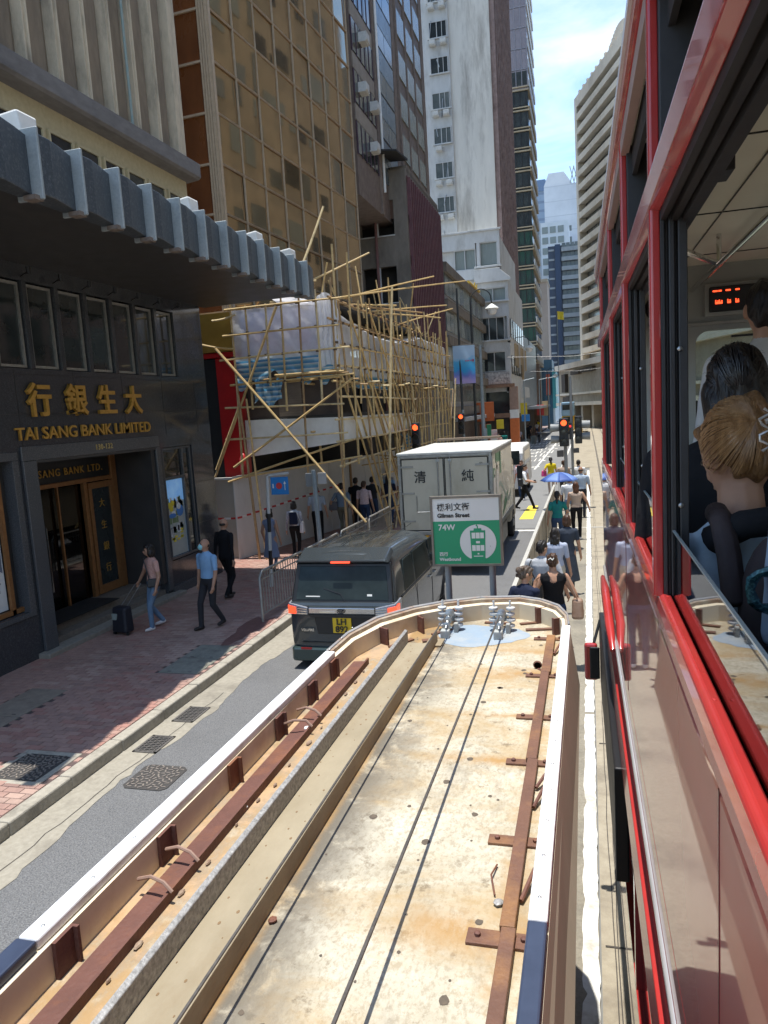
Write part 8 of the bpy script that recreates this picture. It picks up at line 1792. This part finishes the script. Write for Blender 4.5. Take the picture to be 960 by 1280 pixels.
gs_ = thing('traffic_sign_back', 'grey back of a traffic sign on a pole beside the hoarding', 'sign', (-6.95, 18.3, .15))
b = MB(); b.tube([(-6.93, 18.3, .15), (-6.98, 18.3, 2.62)], .06, 10); b.build('post', m_lampp, gs_)
b = MB(); b.box(-7.25, -6.95, 18.36, 18.38, 2.18, 2.54); b.build('plate', m_grey, gs_, bevel=.01)
b = MB(); b.box(-6.9, -6.66, 18.36, 18.38, 2.24, 2.54); b.build('plate', M('plate_pale', (.45, .44, .42), rough=.5), gs_, bevel=.01)
# shop signs and street clutter at the corner
def sgn(label, x, y, z0, z1, w, m, d=.1):
    b = MB(); b.box(x, x+w, y, y+d, z0, z1); o = b.build('shop_sign', m, bevel=.01); tag(o, label, 'sign')
sgn('orange shop sign under the grey awning beside the lamp column', -8.05, 55.9, 2.9, 4.3, 1.3, M('orange_sign', (.55, .13, .03), (.48, .11, .025), sc=2, rough=.5))
sgn('orange red shop pier below the orange sign', -7.85, 55.9, .15, 2.7, .8, M('orange_dark', (.36, .08, .025), rough=.5))
sgn('small yellow sign hanging before the corner shop', -6.9, 58.5, 2.2, 2.9, .55, M('yellow_sign', (.7, .55, .03), rough=.5))
sgn('green narrow sign by the lamp column', -6.5, 49.5, 1.9, 2.8, .3, M('green_sign', (.03, .22, .1), rough=.5))
sgn('tall white and pink standing sign before the corner shop', -6.85, 54, .3, 2.3, .5, M('pinkwhite_sign', (.65, .55, .52), (.6, .2, .2), sc=3, rough=.5, hi=.6))
sgn('white round topped notice by the orange pillar', -6.3, 50, .6, 1.9, .4, M('notice_white', (.6, .58, .55), (.5, .25, .2), sc=4, rough=.5, hi=.6))
sgn('blue shop sign past the orange pillar', -5.6, 66, 2.5, 3.1, .7, M('sign_blue'))
sgn('yellow shop sign past the orange pillar', -6.0, 70, 2.9, 4.1, .6, M('yellow_sign'))
sgn('red shop sign far along the shopfronts', -5.7, 88, 2.6, 3.8, .8, M('badge_red'))
sgn('tan shop sign far along the shopfronts', -5.5, 95, 2.4, 4.2, .7, M('sign_tan_0'))
for k, (x, y) in enumerate(((-5.75, 63.5), (-5.4, 68), (-5.2, 74))):
    b = MB(); b.lathe([(.24, 0), (.28, .7), (.3, .75), (.0, .8)], (x, y, .1), 12); tag(b.build('litter_bin', M('bin_grey', (.12, .13, .12), rough=.6)), ['grey litter bin at the foot of the orange pillar', 'grey litter bin a little past the orange pillar', 'grey litter bin farther past the orange pillar'][k], 'litter bin')
mcy = thing('motorcycle', 'dark parked motorcycle far along the left kerb', 'motorcycle', (-4.9, 78, 0))
for y in (77.4, 78.7): b = MB(); b.lathe([(.24, -.06), (.31, -.05), (.31, .05), (.24, .06)], (-4.9, y, .31), 16, 'x'); b.build('wheel', m_tyre, mcy)
b = MB(); b.prism([(77.5, .55), (78.5, .6), (78.6, .9), (78.2, .95), (77.9, .8), (77.3, .85)], -5.05, -4.75, 'x'); b.build('body', m_black, mcy, bevel=.05)
b = MB(); b.tube([(-5.2, 78.5, 1.05), (-4.9, 78.6, 1.0), (-4.6, 78.5, 1.05)], .02, 6); b.build('handlebar', m_steel, mcy)
for k, (x, y, h) in enumerate(((-5.3, 66, 6), (-5.1, 84, 6.5), (-4.7, 96, 7), (1.8, 96, 7.5))):
    b = MB(); b.tube([(x, y, 0), (x, y, h)], .06, 6); b.tube([(x, y, h), (x+.9, y, h+.15)], .04, 5); tag(b.build('street_pole', m_lampp), ['thin grey pole just past the orange pillar', 'thin grey pole before the metal clad shop', 'thin grey pole near the street bend', 'thin grey pole on the right before the podium'][k], 'pole')
fl_p = thing('flag_pole', 'pole with a small yellow flag before the dark balcony tower', 'flag', (-3.6, 110, 0))
b = MB(); b.tube([(-3.9, 110, 0), (-3.9, 110, 16.4)], .05, 6); b.build('pole', m_lampp, fl_p)
b = MB(); b.grid(lambda u, v: (-3.9+u*.9, 110+.1*math.sin(u*5), 15.5+v*1.1-.2*u), 6, 4); b.build('flag', M('yellow_sign'), fl_p)
# overhead span wires across the far street
for k, (y, z) in enumerate(((60, 7.4), (85, 7.2))):
    b = MB(); b.tube([(-6, y, z+.3), (-1, y, z), (4, y, z+.3)], .02, 4); tag(b.build('span_wire', m_black), ['span wire across the street by the orange pillar', 'span wire across the street before the bend'][k], 'wire')
